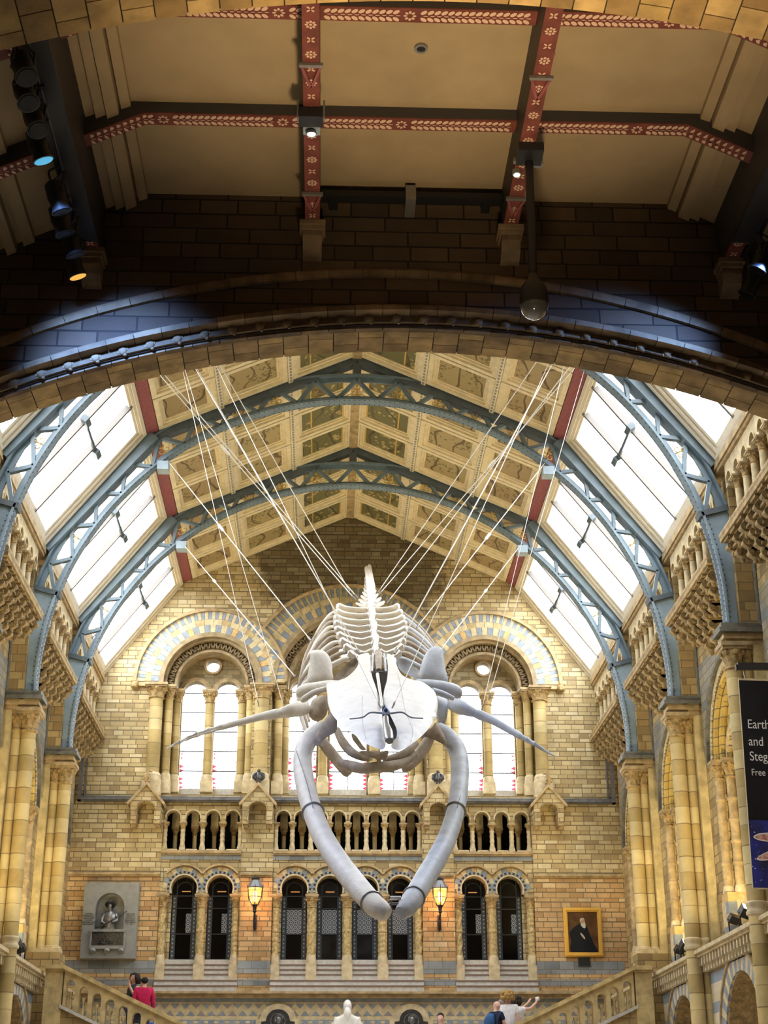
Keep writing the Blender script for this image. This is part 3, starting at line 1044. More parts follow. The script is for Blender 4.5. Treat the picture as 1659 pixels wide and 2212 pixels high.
hband(MT['cornice'], [(-8.0, 8.0)], [(-0.12, 11.16, 11.20), (-0.17, 11.20, 11.26), (-0.10, 11.26, 11.31)])
hband(MT['trim'], [(-8.0, -5.46), (-3.12, -2.19), (2.19, 3.12), (5.46, 8.0)], [(-0.05, 8.99, 9.03), (-0.09, 9.03, 9.08)])
hband(MT['trim'], [(-8.0, 8.0)], [(-0.30, 5.66, 5.70), (-0.36, 5.70, 5.76), (-0.24, 5.60, 5.66), (-0.12, 5.76, 5.82)])
hband(MT['grey'], [(-8.0, -5.46), (-3.12, -2.19), (2.19, 3.12), (5.46, 8.0)], [(-0.012, 6.28, 6.62)])
hband(MT['grey'], [(-8.0, -5.46), (-3.12, -2.19), (2.19, 3.12), (5.46, 8.0)], [(-0.012, 5.95, 6.13)])
for sg in (-1, 1):
    m = M(TB)
    m.box(min(sg * 7.9, sg * 8.0), max(sg * 7.9, sg * 8.0), -0.12, 0.1, 11.16, 13.0)
    m.box(min(sg * 7.78, sg * 7.83), max(sg * 7.78, sg * 7.83), -0.05, 0.1, 11.3, 13.0)
    tn += 1
    struct('trim_%d' % tn, m, MT['cornice'])

# recessed bays: steps, dark windows, upper arcade
LOWB = [('left', [-4.75, -3.71], -5.46, -3.12, 4), ('central', [-1.545, -0.515, 0.515, 1.545], -2.19, 2.19, 8), ('right', [3.71, 4.75], 3.12, 5.46, 4)]
room = M(TB)                                            # dark rooms behind the gable wall
for z0, z1 in ((5.7, 9.4), (9.45, 11.2)):
    room.box(-8.3, 8.3, 3.4, 3.5, z0, z1)
    room.box(-8.3, 8.3, 0.62 if z0 < 9 else 0.5, 3.4, z1 - 0.06, z1)
    room.box(-8.3, 8.3, 0.62 if z0 < 9 else 0.5, 3.4, z0, z0 + 0.06)
    for u in (-8.3, -2.66, 2.6, 8.2):
        room.box(u, u + 0.1, 1.0, 3.4, z0, z1)
wall_rear = struct('wall_rear', room, MT['dark_void'])


def lattice_mat():
    m, nt, b = nmat('patterned_pale_glass')
    N, L = nt.nodes, nt.links
    g = N.new('ShaderNodeNewGeometry')
    mp = N.new('ShaderNodeMapping')
    mp.inputs['Rotation'].default_value = (PI / 2, 0, 0)
    mp.inputs['Scale'].default_value = (8, 8, 8)
    L.new(g.outputs['Position'], mp.inputs['Vector'])
    v = N.new('ShaderNodeTexVoronoi')
    v.feature = 'F1'
    v.voronoi_dimensions = '2D'
    v.inputs['Randomness'].default_value = 0.0
    v.inputs['Scale'].default_value = 1.0
    L.new(mp.outputs['Vector'], v.inputs['Vector'])
    r = N.new('ShaderNodeValToRGB')
    r.color_ramp.interpolation = 'CONSTANT'
    e = r.color_ramp.elements
    e[0].color = (0.02, 0.022, 0.026, 1)
    e[1].position = 0.16
    e[1].color = (0.30, 0.33, 0.36, 1)
    x = e.new(0.36); x.color = (0.03, 0.032, 0.036, 1)
    x = e.new(0.50); x.color = (0.24, 0.27, 0.30, 1)
    L.new(v.outputs['Distance'], r.inputs['Fac'])
    L.new(r.outputs['Color'], b.inputs['Base Color'])
    b.inputs['Roughness'].default_value = 0.35
    return m


MT['lattice'] = lattice_mat()
MT['sill_shadow'] = plain('step_shadow_line', (0.20, 0.13, 0.10), 0.7)  # shadow under each step nosing, drawn as a dark strip
MT['pattern_shaft'] = plain('patterned_shaft', (0.50, 0.38, 0.17), 0.6, noise=0.3, nscale=16, bump=0.3)
MT['border'] = plain('dim_border_glass', (0.07, 0.085, 0.10), 0.4)
MT['glass_dot'] = plain('pale_glass_jewel', (0.45, 0.48, 0.52), 0.3)
COLN = 0
for bn, cs, a, b, na in LOWB:
    m = M(TB)                                           # wall round the dark windows
    hw, zs = 0.375, 8.66
    e0 = [a] + [(cs[i] + cs[i + 1]) / 2 for i in range(len(cs) - 1)] + [b]
    for i, c in enumerate(cs):
        m.arch_piece(e0[i], e0[i + 1], 8.50, 9.66, c, hw, zs, 0.06, 0.6, 18)
    for i, c in enumerate(cs):
        m.box(e0[i], c - hw, 0.35, 0.6, 6.6, 8.5)
        m.box(c + hw, e0[i + 1], 0.35, 0.6, 6.6, 8.5)
    wb = m.build('bay_wall', MT['wall'], wall_back)
    m = M(TB)                                           # stepped sills
    for i, (z0, z1, d) in enumerate(((6.56, 6.69, 0.30), (6.42, 6.56, 0.22), (6.28, 6.42, 0.14), (6.10, 6.28, 0.06))):
        m.box(a, b, d, 0.6, z0, z1)
    m.box(a, b, -0.06, 0.6, 5.95, 6.10)
    m.box(a, b, -0.14, 0.6, 5.74, 5.95)
    for z, d in ((6.555, 0.22), (6.415, 0.14), (6.275, 0.06), (6.095, -0.06), (5.945, -0.14)):
        m.mi = 1
        m.box(a, b, d - 0.02, d + 0.05, z - 0.038, z)
    m.build('stepped_sill', [MT['sill'], MT['sill_shadow']], wall_back)
    tn += 1
    m = M(TB)                                           # polychrome voussoirs
    for i, c in enumerate(cs):
        m.ring(c, zs, hw + 0.09, hw + 0.24, 0.03 + 0.008 * (i % 2), 0.3, 0, 180, 11, lambda q: (0, 1, 2)[q % 3], gap=0.01)
        m.mi = 1
        m.box(c - hw - 0.139, c - hw, 0.035, 0.3, 8.5, 8.66)
        m.box(c + hw, c + hw + 0.139, 0.035, 0.3, 8.5, 8.66)
    tr = struct('trim_%d' % tn, m, [MT['v_grey'], MT['v_cream'], MT['v_buff']])
    m = M(TB)
    for i, c in enumerate(cs):
        m.ring(c, zs, hw, hw + 0.045, 0.0, 0.3, -20, 200, 24)
    m.build('arch_roll', MT['trim_light'], tr)
    m = M(TB)
    for i, c in enumerate(cs):
        m.ring(c, zs, hw + 0.05, hw + 0.11, -0.01, 0.3, -14, 194, 27, lambda q: q % 2, gap=0.004)
    m.build('billet_order', [MT['v_grey'], MT['lead']], tr)
    m = M(TB)
    for i, c in enumerate(cs):
        m.ring(c, zs + 0.02, hw + 0.25, hw + 0.30, -0.07 + 0.006 * (i % 2), 0.2, 38, 142, 22)
    m.build('hood_mould', MT['trim'], tr)
    # windows
    for i, c in enumerate(cs):
        wn += 1
        m = M(TB)
        for k in (-1, 1):
            x = c + k * 0.23
            m.box(x - 0.012, x + 0.012, 0.44, 0.47, 6.69, 9.0)
        for z in (7.42, 8.15, 8.5):
            m.box(c - hw, c + hw, 0.44, 0.47, z - 0.012, z + 0.012)
        m.box(c - hw, c + hw, 0.42, 0.5, 6.67, 6.72)
        m.ring(c, zs + 0.02, 0.21, 0.23, 0.44, 0.47, 0, 180, 14)
        W = struct('window_%d' % wn, m, MT['lead'])
        m = M(TB)
        light(m, c, hw, 6.69, zs, 0.48)
        m.build('pane', MT['dark_pane'], W)
        m = M(TB)
        for k in range(15):
            for sg in (-1, 1):
                z = 6.8 + k * 0.115
                m.box(c + sg * 0.295 - 0.016, c + sg * 0.295 + 0.016, 0.455, 0.475, z, z + 0.03)
        for sg in (-1, 1):
            m.mi = 1
            m.box(c + sg * 0.295 - 0.055, c + sg * 0.295 + 0.055, 0.47, 0.477, 6.72, 8.5)
        m.build('border_glass', [MT['glass_dot'], MT['border']], W)
        full = bn == 'central'
        m = M(TB)
        if full: m.box(c - 0.215, c + 0.215, 0.46, 0.475, 7.44, 8.12)
        else: m.box(c + 0.06, c + 0.215, 0.46, 0.475, 7.46, 8.0)
        m.build('patterned_glass', MT['lattice'], W)
    # carved columns of the dark windows
    pos = [a + 0.10] + [(cs[i] + cs[i + 1]) / 2 for i in range(len(cs) - 1)] + [b - 0.10]
    for i, u in enumerate(pos):
        pt = ['leaf', 'lattice', 'spiral'][(i + len(cs)) % 3]
        column(u, 45.18, 6.08, 6.80, 8.14, 8.50, 0.112, '%s patterned stone column from the left in front of the %s dark arched windows' % (ORD[i], bn), pat=pt, ann=1, mat='pattern_shaft', capw=0.175)
    # band, ledge and upper arcade
    m = M(TB)
    m.box(a, b, 0.02, 0.4, 9.48, 9.62)
    tn += 1
    tr = struct('trim_%d' % tn, m, MT['grey'])
    m = M(TB)
    m.box(a, b, -0.08, 0.5, 9.66, 9.74)
    m.box(a, b, -0.04, 0.5, 9.62, 9.66)
    m.build('ledge', MT['trim'], tr)
    m = M(TB)
    st = (b - a) / na
    hw2, zs2 = 0.205, 10.73
    for k in range(na):
        m.arch_piece(a + k * st, a + (k + 1) * st, 10.60, 11.2, a + (k + 0.5) * st, hw2, zs2, 0.10, 0.42, 14)
    wb = m.build('arcade_wall', MT['wall'], wall_back)
    m = M(TB)
    for k in range(na):
        m.ring(a + (k + 0.5) * st, zs2, hw2, hw2 + 0.04, 0.06, 0.3, -10, 190, 18)
        m.box(a + (k + 0.5) * st - 0.16, a + (k + 0.5) * st + 0.16, 0.0, 0.5, 9.74, 9.79)
        m.box(a + (k + 0.5) * st - 0.11, a + (k + 0.5) * st + 0.11, 0.85, 1.1, 10.58, 11.15)
    m.build('arcade_mouldings', MT['trim_light'], tr)
    for k in range(na + 1):
        u = a + k * st
        if k == 0: u += 0.06
        if k == na: u -= 0.06
        column(u, 45.2, 9.74, 9.94, 10.40, 10.60, 0.062, '%s carved colonnette from the left in the front row of the %s upper arcade' % (ORD[k], bn), pat='lattice', mat='trim_light', capw=0.105)
    for k in range(na):
        column(a + (k + 0.5) * st, 45.95, 9.50, 9.92, 10.36, 10.60, 0.065, 'plain colonnette seen through the %s opening from the left of the %s upper arcade' % (ORD[k], bn), mat='shaft', capw=0.11)
    # lamps in the dark rooms
    for i, c in enumerate(cs):
        if bn == 'right' and i == 1: continue
        u = c * 1.012 + 0.02
        t = thing('ceiling_lamp', 'orange lamp glowing inside the %s dark arched window of the %s group' % (ORD[i], bn), 'lamp', (u, 46.3, 8.78))
        m = M()
        m.tube([(u - 0.13, 46.3, 8.76), (u + 0.13, 46.3, 8.76)], 0.015, 8)
        m.build('tube', MT['lamp_dim'], t)
        m = M()
        m.box(u - 0.15, u + 0.15, 46.27, 46.33, 8.79, 8.82)
        m.box(u - 0.012, u + 0.012, 46.29, 46.31, 8.82, 9.35)
        m.build('housing', MT['black'], t)

# zigzag frieze under the ledge
m = M(TB)
m.mi = 0
m.box(-8.2, 8.2, 0.0, 0.8, 2.9, 5.6)
m.mi = 1
m.box(-8.2, 8.2, -0.012, 0.1, 5.50, 5.6)
m.box(-8.2, 8.2, -0.012, 0.1, 4.90, 5.02)
n = 56
st = 16.4 / n
for k in range(n):
    u = -8.2 + k * st
    m.mi = 1 + (k % 3 == 1)
    m.prism([(u + 0.02, 5.45), (u + st - 0.02, 5.45), (u + st / 2, 5.315)], -0.012, 0.05)
    m.prism([(u + st / 2 + 0.02, 5.13), (u + st, 5.265), (u + st * 1.5 - 0.02, 5.13)], -0.012, 0.05)
    m.mi = 3
    m.box(u + st * 0.3, u + st * 0.7, -0.02, 0.05, 4.925, 4.995)
struct('wall_dado', m, [MT['v_cream'], MT['v_grey'], plain('voussoir_mauve', (0.30, 0.27, 0.27), 0.7), MT['trim_light']])
# ------------------------------------------------------------------ side walls of the hall
def stripe_mat():
    m, nt, b = nmat('striped_terracotta')
    N, L = nt.nodes, nt.links
    g = N.new('ShaderNodeNewGeometry')
    s = N.new('ShaderNodeSeparateXYZ')
    L.new(g.outputs['Position'], s.inputs[0])
    w = N.new('ShaderNodeMath'); w.operation = 'FRACT'
    q = N.new('ShaderNodeMath'); q.operation = 'MULTIPLY'; q.inputs[1].default_value = 1 / 0.62
    L.new(s.outputs[2], q.inputs[0]); L.new(q.outputs[0], w.inputs[0])
    r = N.new('ShaderNodeValToRGB')
    r.color_ramp.interpolation = 'CONSTANT'
    e = r.color_ramp.elements
    e[0].color = (0.27, 0.32, 0.37, 1)
    e[1].position = 0.36; e[1].color = (0.60, 0.52, 0.34, 1)
    x = e.new(0.68); x.color = (0.66, 0.58, 0.42, 1)
    L.new(w.outputs[0], r.inputs['Fac'])
    L.new(r.outputs['Color'], b.inputs['Base Color'])
    b.inputs['Roughness'].default_value = 0.7
    return m


MT['stripe'] = stripe_mat()
MT['green_mould'] = plain('grey_brown_moulding', (0.15, 0.145, 0.115), 0.6, noise=0.25, nscale=6)
MT['yellow_order'] = stone('yellow_arch_order', [(0.46, 0.31, 0.07), (0.62, 0.44, 0.12), (0.54, 0.38, 0.10)], bw=9.0, bh=0.19, alt=0.0, msize=0.014)
MT['slate'] = stone('slate_spandrel', [(0.20, 0.23, 0.25), (0.30, 0.33, 0.34), (0.24, 0.27, 0.29)], bw=0.5, bh=0.16, alt=0.0)
MT['spandrel'] = stone('spandrel_mix', [(0.22, 0.24, 0.25), (0.40, 0.34, 0.22), (0.32, 0.30, 0.24)], bw=0.6, bh=0.20, alt=0.0)
MT['carved_frieze'] = plain('shaded_frieze', (0.24, 0.165, 0.07), 0.75, noise=0.3, nscale=10)  # back of the frieze darkened: shade between brackets put into the colour
MT['zig'] = plain('incised_pilaster', (0.56, 0.45, 0.22), 0.7, noise=0.22, nscale=4, bump=0.6, bscale=7)


MT['corbel'] = plain('shaded_corbel', (0.33, 0.235, 0.105), 0.7, noise=0.35, nscale=7, bump=0.8, bscale=20)  # darker than the other carving: shadow under the balcony put into the colour


def corbel_mesh(i):
    m = M()
    w = 0.17
    # scroll bracket, its front towards -d: block on top, console with a curl, drop below
    m.box(-w, w, -0.20, 0.3, -0.06, 0.0)
    m.box(-w * 0.8, w * 0.8, -0.13, 0.3, -0.10, -0.06)
    p = [(-0.12, -0.10), (-0.18, -0.15), (-0.20, -0.22), (-0.15, -0.29), (-0.06, -0.33), (0.02, -0.40), (0.3, -0.34), (0.3, -0.10)]
    q = M(lambda u, d, z: (d, u, z))
    q.prism(p, -w * 0.42, w * 0.42)
    b = len(m.v)
    m.v += list(q.v)
    m.f += [tuple(b + k for k in f) for f in q.f]
    m.m += [0] * len(q.f)
    m.tube([(-w * 0.55, -0.145, -0.21), (w * 0.55, -0.145, -0.21)], 0.062, 10)
    m.ball((0, -0.06, -0.36), 0.055, 8, 6, (0.9, 1, 1.4))
    return m.mesh('corbel', MT['corbel'], smooth=True, angle=40)


CORB = corbel_mesh(0)
SIDES = [(-1, 'left', TL, PI / 2), (1, 'right', TR, -PI / 2)]
# rotation that turns the corbel's front (-d) towards the hall
for sg, sn, T, rz in SIDES:
    wm = M(T)
    lo = M(T)
    for bi, (y0, y1) in enumerate(BAYS):
        vis = bi >= 3
        mid, hw = (y0 + y1) / 2, (y1 - y0) / 2 - 1.08
        if not vis and bi < 2:
            wm.box(y0, y1, 0.0, 0.9, 0.0, 15.0)
            continue
        # main wall with the gallery arch
        wm.mi = 0
        zs = 9.70
        wm.arch_piece(y0, y1, 5.6, 12.3, mid, hw, zs, WS, 0.45 + WS, 22)
        wm.box(y0, y1, WS, 0.45 + WS, 12.3, 13.1)
        # gallery back wall, ceiling and floor
        wm.box(y0, y1, 2.6, 2.9, 0.0, 15.0)
        if bi == 5: wm.box(y1, y1 + 0.3, 0.34, 2.9, 0.0, 15.2)
        wm.box(y0, y1, 0.45, 2.6, 12.4, 12.7)
        wm.box(y0, y1, -0.02, 2.6, 5.40, 5.62)
        wm.box(y0 - 0.3, y0 + 0.3, 0.45 + WS, 2.6, 5.6, 12.4)
        # upper passage behind the colonnade
        wm.box(y0, y1, 0.0, 2.6, 12.95, 13.1)
        wm.box(y0, y1, -0.42, 2.6, 15.02, 15.2)
        # below the gallery
        lo.mi = 0
        lh = 1.50
        lo.arch_piece(y0, y1, 0.0, 5.45, mid, lh, 3.48, -0.12, 0.5, 22)
        # fittings of this bay
    wall = struct('wall_' + sn, wm, MT['side'])
    lo.build('lower_wall', MT['stripe'], wall)
    m = M(T)
    m.box(21.0, 45.0, 0.5, 2.6, 5.2, 5.4)
    m.build('aisle_vault', MT['carved'], wall)
    for bi in range(2, 6):
        y0, y1 = BAYS[bi]
        mid, hw = (y0 + y1) / 2, (y1 - y0) / 2 - 1.08
        zs = 9.70
        T2 = TR2 if sg > 0 else TL2
        tn += 1
        m = M(T2)
        m.ring(mid, zs, hw + 0.15, hw + 0.36, -0.02, 0.2, 0, 180, 30, lambda q: q % 3, gap=0.01)
        tr = struct('trim_%d' % tn, m, [MT['v_cream'], MT['v_buff'], MT['trim_light']])
        m = M(T2)
        for r, d in ((hw - 0.10, 0.16), (hw + 0.03, 0.06), (hw - 0.2, 0.30)):
            pts = [(mid + r * math.cos(PI * k / 30), d, zs + r * math.sin(PI * k / 30)) for k in range(31)]
            m.tube(pts, 0.085, 8)
        m.build('yellow_roll_order', MT['yellow_order'], tr, smooth=True)
        m = M(T2)
        m.ring(mid, zs, hw + 0.36, hw + 0.46, -0.10, 0.1, 0, 180, 34)
        m.ring(mid, zs, hw + 0.46, hw + 0.52, -0.05, 0.1, 0, 180, 34)
        m.build('hood_mould', MT['green_mould'], tr)
        m = M(T2)
        for k in range(44):
            a = PI * (k + 0.5) / 44
            r = hw + 0.125
            m.ball((mid + r * math.cos(a), -0.02, zs + r * math.sin(a)), 0.036, 5, 4)
        m.build('nailhead', MT['carved'], tr)
        m = M(T2)                                        # striped spandrel above the arch
        n = 18
        ro = hw + 0.52
        for s2 in (-1, 1):
            p = [(mid + s2 * ro * math.cos(PI / 2 * k / n), zs + ro * math.sin(PI / 2 * k / n)) for k in range(n + 1)]
            p += [(mid, 12.1), (mid + s2 * (ro + 0.2), 12.1), (mid + s2 * (ro + 0.2), zs)]
            m.prism(p, -0.03, 0.05)
        m.build('spandrel', MT['spandrel'], tr)
        # tympanum with two small arches
        m = M(T2)
        for s2 in (-1, 1):
            a, b = sorted((mid, mid + s2 * (hw + 0.05)))
            m.arch_piece(a, b, 9.60, 9.62 + hw + 0.05, mid + s2 * 0.78, 0.56, 9.72, 0.24, 0.60, 16)
        m.build('tympanum', MT['wall'], wall)
        m = M(T2)
        for s2 in (-1, 1):
            m.ring(mid + s2 * 0.78, 9.72, 0.56, 0.66, 0.20, 0.4, 0, 180, 20)
        m.build('small_arch_mouldings', MT['trim_light'], tr)
        # columns
        nm = {2: 'nearest', 3: 'second', 4: 'third', 5: 'farthest'}[bi]
        bay = 'the %s gallery arch on the %s wall' % (nm, sn)
        if bi > 2:
            for s2, wh in ((1, 'far'), (-1, 'near')):
                for d, o, ww_ in ((0.06, 0.06, 'front'), (0.26, -0.18, 'rear')):
                    x, y, _z = T2(mid + s2 * (hw + o), d, 0)
                    column(x, y, 6.05, 6.92, 9.28, 9.70, 0.105, '%s carved column at the %s jamb of %s' % (ww_, wh, bay), pat='fine', ann=4, mat='trim', capw=0.17)
            for d, ww_ in ((0.30, 'front'), (0.62, 'rear')):
                x, y, _z = T2(mid, d, 0)
                column(x, y, 6.05, 6.92, 9.22, 9.62, 0.10, '%s carved column in the middle of %s' % (ww_, bay), pat='fine', ann=4, mat='trim', capw=0.165)
        # striped plinths under the jamb columns
        m = M(T2)
        for s2 in (-1, 1):
            for k, (z0, z1) in enumerate(((5.62, 6.05), (6.05, 6.30), (6.30, 6.55), (6.55, 6.75))):
                m.mi = k % 2
                m.box(mid + s2 * (hw - 0.06) - 0.26, mid + s2 * (hw - 0.06) + 0.26, -0.08, 0.4, z0, z1)
        m.build('striped_plinth', [MT['v_grey'], MT['v_orange']], wall)
        # gallery cornice with bracketed frieze
        m = M(T)
        m.box(y0, y1, -0.46, 0.05, 5.58, 5.66)
        m.box(y0, y1, -0.40, 0.05, 5.52, 5.58)
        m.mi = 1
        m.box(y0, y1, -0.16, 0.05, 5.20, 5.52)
        m.mi = 0
        n = 21
        for k in range(n):
            yy = y0 + (k + 0.5) * (y1 - y0) / n
            m.box(yy - 0.045, yy + 0.045, -0.36, 0.0, 5.34, 5.53)
            m.box(yy - 0.045, yy + 0.045, -0.28, 0.0, 5.22, 5.34)
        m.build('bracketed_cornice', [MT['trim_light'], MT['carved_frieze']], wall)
        m = M(T)
        m.ring(mid, 3.48, 1.50, 1.86, -0.16, 0.1, 0, 180, 30, lambda q: q % 2, gap=0.012)
        m.mi = 2
        m.ring(mid, 3.48, 1.86, 1.93, -0.20, 0.1, 0, 180, 30)
        tn += 1
        tr2 = struct('trim_%d' % tn, m, [MT['trim_light'], MT['v_grey'], MT['trim']])
        m = M(T)
        m.ring(mid, 3.48, 1.48, 1.52, -0.1, 2.6, 0, 180, 30)
        m.build('carved_soffit', MT['carved'], tr2)
        # upper balcony: rail on corbels, colonnade and coping
        if bi < 2: continue
        p0, p1 = y0 + 0.56, y1 - (0.56 if bi < 5 else 0.02)
        x, y, _z = T(mid, -0.4, 13.1)
        t = thing('balcony', 'stone upper balcony with small arcade on corbels, %s bay of the %s wall in view' % (nm, sn), 'balcony', (x, y, 13.1))
        m = M(T)
        m.tube([(p0 - 0.02, -0.55, 13.2), (p1 + 0.02, -0.55, 13.2)], 0.085, 10)
        m.box(p0, p1, -0.62, 0.1, 13.05, 13.14)
        m.box(p0, p1, -0.52, 0.1, 13.26, 13.32)
        m.box(p0, p1, -0.45, 0.1, 13.14, 13.26)
        m.build('rail', MT['trim'], t, smooth=True)
        m = M(T)
        m.box(y0, y1, -0.48, -0.1, 14.88, 15.04)
        m.box(y0, y1, -0.44, -0.1, 14.80, 14.88)
        m.build('coping', MT['trim'], t)
        na = 7
        st = (p1 - p0) / na
        m = M(T)
        for k in range(na):
            c = p0 + (k + 0.5) * st
            m.arch_piece(p0 + k * st, p0 + (k + 1) * st, 14.28, 14.82, c, 0.165, 14.36, -0.38, -0.06, 12)
        m.build('arcade', MT['trim_light'], t)
        m = M(T)
        for k in range(na):
            m.ring(p0 + (k + 0.5) * st, 14.36, 0.165, 0.205, -0.41, -0.3, 0, 180, 14)
        m.build('arch_rolls', MT['trim_light'], t)
        ms = column_meshes(0.072, 0, 0.14, 0.70, 0.96, None, 0, 'trim_light', 0.135)
        for k in range(1, na):
            for d in (-0.30, -0.14):
                q = Vector(T(p0 + k * st, d, 13.32)) - Vector((x, y, 13.1))
                c = thing_part('colonnette', t, q)
                for nm2, me in zip(('base', 'shaft', 'capital'), ms):
                    place(nm2, me, (0, 0, 0), c)
        nb = int((p1 - p0) / 0.5)
        if bi >= 2:
            sb = (p1 - p0) / nb
            for row in range(5):
                cnt = [nb, nb - 1, nb - 3, nb - 5, max(1, nb - 6)][row]
                for k in range(cnt):
                    u = mid + (k - (cnt - 1) / 2) * sb * 0.98
                    if bi == 5: u = (p0 + p1) / 2 + (k - (cnt - 1) / 2) * sb * 0.98
                    q = Vector(T(u, -0.38 + row * 0.095, 13.05 - row * 0.215)) - Vector((x, y, 13.1))
                    place('corbel', CORB, q, t, rotz=(-PI / 2 if sg > 0 else PI / 2))
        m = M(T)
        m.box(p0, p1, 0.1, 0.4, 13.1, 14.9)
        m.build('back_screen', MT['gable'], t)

# piers: brick strip beside each truss foot, moulded impost, two columns and a pilaster
for sg, sn, T, rz in SIDES:
    for pi_, Y in enumerate([23.76] + TRY):
        nm = ['closest', 'nearest', 'middle', 'farthest'][pi_]
        if pi_ == 0:
            continue
        m = M(T)
        m.box(Y - 0.24, Y + 0.24, -0.26, 0.5, 11.42, 15.0)
        pier = m.build('pier', MT['side'], D.objects['wall_' + sn])
        m = M(T)
        m.tube([(Y - 0.24, WS - 0.02, 11.4), (Y - 0.24, WS - 0.02, 13.1)], 0.045, 8)
        m.build('pier_moulding', MT['green_mould'], D.objects['wall_' + sn], smooth=True)
        m = M(T)
        m.box(Y - 0.20, Y + 0.20, -0.04, 0.4, 0.0, 11.0)
        m.build('pilaster', MT['zig'], D.objects['wall_' + sn])
        m = M(T)
        for k, (e, z0, z1) in enumerate(((0.0, 11.32, 11.44), (0.05, 11.24, 11.33), (-0.04, 11.12, 11.25), (-0.09, 11.0, 11.12))):
            m.mi = 0 if k < 2 else 1
            m.box(Y - 0.28 - e, Y + 0.28 + e, -0.68 - e, -0.2, z0, z1)
            m.box(Y - 0.27 - e, Y + 0.27 + e, -0.26 - e * 0.6, 0.4, z0, z1)
        tn += 1
        struct('trim_%d' % tn, m, [MT['green_mould'], MT['trim']])
        zb, z0 = (6.20, 6.40) if pi_ == 3 else (0.0, 0.35)
        x, y, _z = T(Y, -0.43, 0)
        c = column(x, y, zb, z0, 10.52, 11.05, 0.165, 'thick banded column under the %s truss foot on the %s wall' % (nm, sn), capw=0.25)
        x2, y2, _z = T(Y, -0.155, 0)
        c2 = column(x2, y2, zb, z0, 10.56, 11.05, 0.105, 'thin banded column beside the thick one under the %s truss foot, %s wall' % (nm, sn), capw=0.155)
        if pi_ != 3:
            for cc, xx, r in ((c, x, 0.165), (c2, x2, 0.105)):
                m = M()
                m.lathe(xx, y, [(r, 5.68), (r * 1.22, 5.71), (r * 1.25, 5.76), (r * 1.1, 5.79), (r * 1.1, 5.85), (r * 1.22, 5.88), (r * 1.22, 5.93), (r, 5.96)], 18)
                m.build('ring', MT['trim_light'], cc, smooth=True)
        else:
            m = M(T)
            m.box(Y - 0.45, Y + 0.45, -0.70, 0.3, 0.0, 6.2)
            m.build('pedestal', MT['side'], D.objects['wall_' + sn])

# ground floor and the stair landing
m = M()
m.box(-11, 11, -4, 46, -0.2, 0.0)
struct('floor', m, MT['floor'])
# ------------------------------------------------------------------ entrance bay under the upper bridge, above the camera
FC = 0.24                       # its axis
WY = 15.2                       # hall face of the near wall seen through the bay
AC, AR = -0.95, 11.34           # segmental arch: centre height, radius
LIT_SOFFIT3 = [plain('lit_soffit_block_%d' % i, c, 0.75, noise=0.3, nscale=4, bump=0.4, bscale=14) for i, c in enumerate(((0.46, 0.33, 0.16), (0.58, 0.42, 0.19), (0.36, 0.25, 0.12)))]  # brighter copy for the far soffit: its light put into the colour
DIM3 = [plain('dim_brown_block_%d' % i, c, 0.75, noise=0.3, nscale=4, bump=0.4, bscale=14) for i, c in enumerate(((0.23, 0.165, 0.10), (0.29, 0.21, 0.12), (0.19, 0.135, 0.08)))]  # dim copy of the arch blocks: shade put into the colour
LIT_GOLD3 = [plain('lit_gold_block_%d' % i, c, 0.75, noise=0.25, nscale=4, bump=0.4, bscale=14) for i, c in enumerate(((0.40, 0.27, 0.10), (0.50, 0.34, 0.14), (0.32, 0.205, 0.08)))]  # lighter copy for the near arch: lit look put into the colour
MT['joint'] = plain('dark_joint', (0.05, 0.035, 0.025), 0.9)


def arc_wall(m, cx, cz, r, ztop, x0, x1, d0, d1, n=48):
    a0 = math.acos(max(-1, min(1, (x1 - cx) / r)))
    a1 = math.acos(max(-1, min(1, (x0 - cx) / r)))
    p = [(cx + r * math.cos(a0 + (a1 - a0) * k / n), cz + r * math.sin(a0 + (a1 - a0) * k / n)) for k in range(n + 1)]
    m.prism(p + [(x0, ztop), (x1, ztop)], d0, d1)


m = M()
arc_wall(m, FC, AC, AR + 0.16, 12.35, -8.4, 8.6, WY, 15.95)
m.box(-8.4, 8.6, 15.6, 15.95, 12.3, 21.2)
wall_front = struct('wall_front', m, MT['deep_brown'])
A0, A1 = 44.0, 136.0
m = M()
m.mi = 3
m.ring(FC, AC, AR + 0.015, AR + 0.2, 15.30, 15.9, A0, A1, 60)
nb = 62
for k in range(nb):                                     # two rows of blocks on the soffit
    a, b = A0 + (A1 - A0) * k / nb, A0 + (A1 - A0) * (k + 1) / nb
    s = 0.32 + (0.30 if k % 2 else 0)
    for y0, y1 in ((15.40, 15.40 + 0.52 * s), (15.40 + 0.52 * s, 15.92)):
        m.mi = rnd.randrange(3)
        m.ring(FC, AC, AR, AR + 0.1, y0 + 0.005, y1 - 0.005, a + 0.028, b - 0.028, 3)
tn += 1
tr = struct('trim_%d' % tn, m, LIT_SOFFIT3 + [MT['joint']])
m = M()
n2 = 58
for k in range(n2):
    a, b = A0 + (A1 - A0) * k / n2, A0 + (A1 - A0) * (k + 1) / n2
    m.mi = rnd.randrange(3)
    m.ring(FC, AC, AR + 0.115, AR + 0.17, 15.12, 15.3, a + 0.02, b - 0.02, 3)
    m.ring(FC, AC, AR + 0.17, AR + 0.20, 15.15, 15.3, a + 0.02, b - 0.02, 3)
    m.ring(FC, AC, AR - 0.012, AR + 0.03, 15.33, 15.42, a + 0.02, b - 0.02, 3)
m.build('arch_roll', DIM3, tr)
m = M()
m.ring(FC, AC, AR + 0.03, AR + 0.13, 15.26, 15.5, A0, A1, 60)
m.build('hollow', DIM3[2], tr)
m = M()
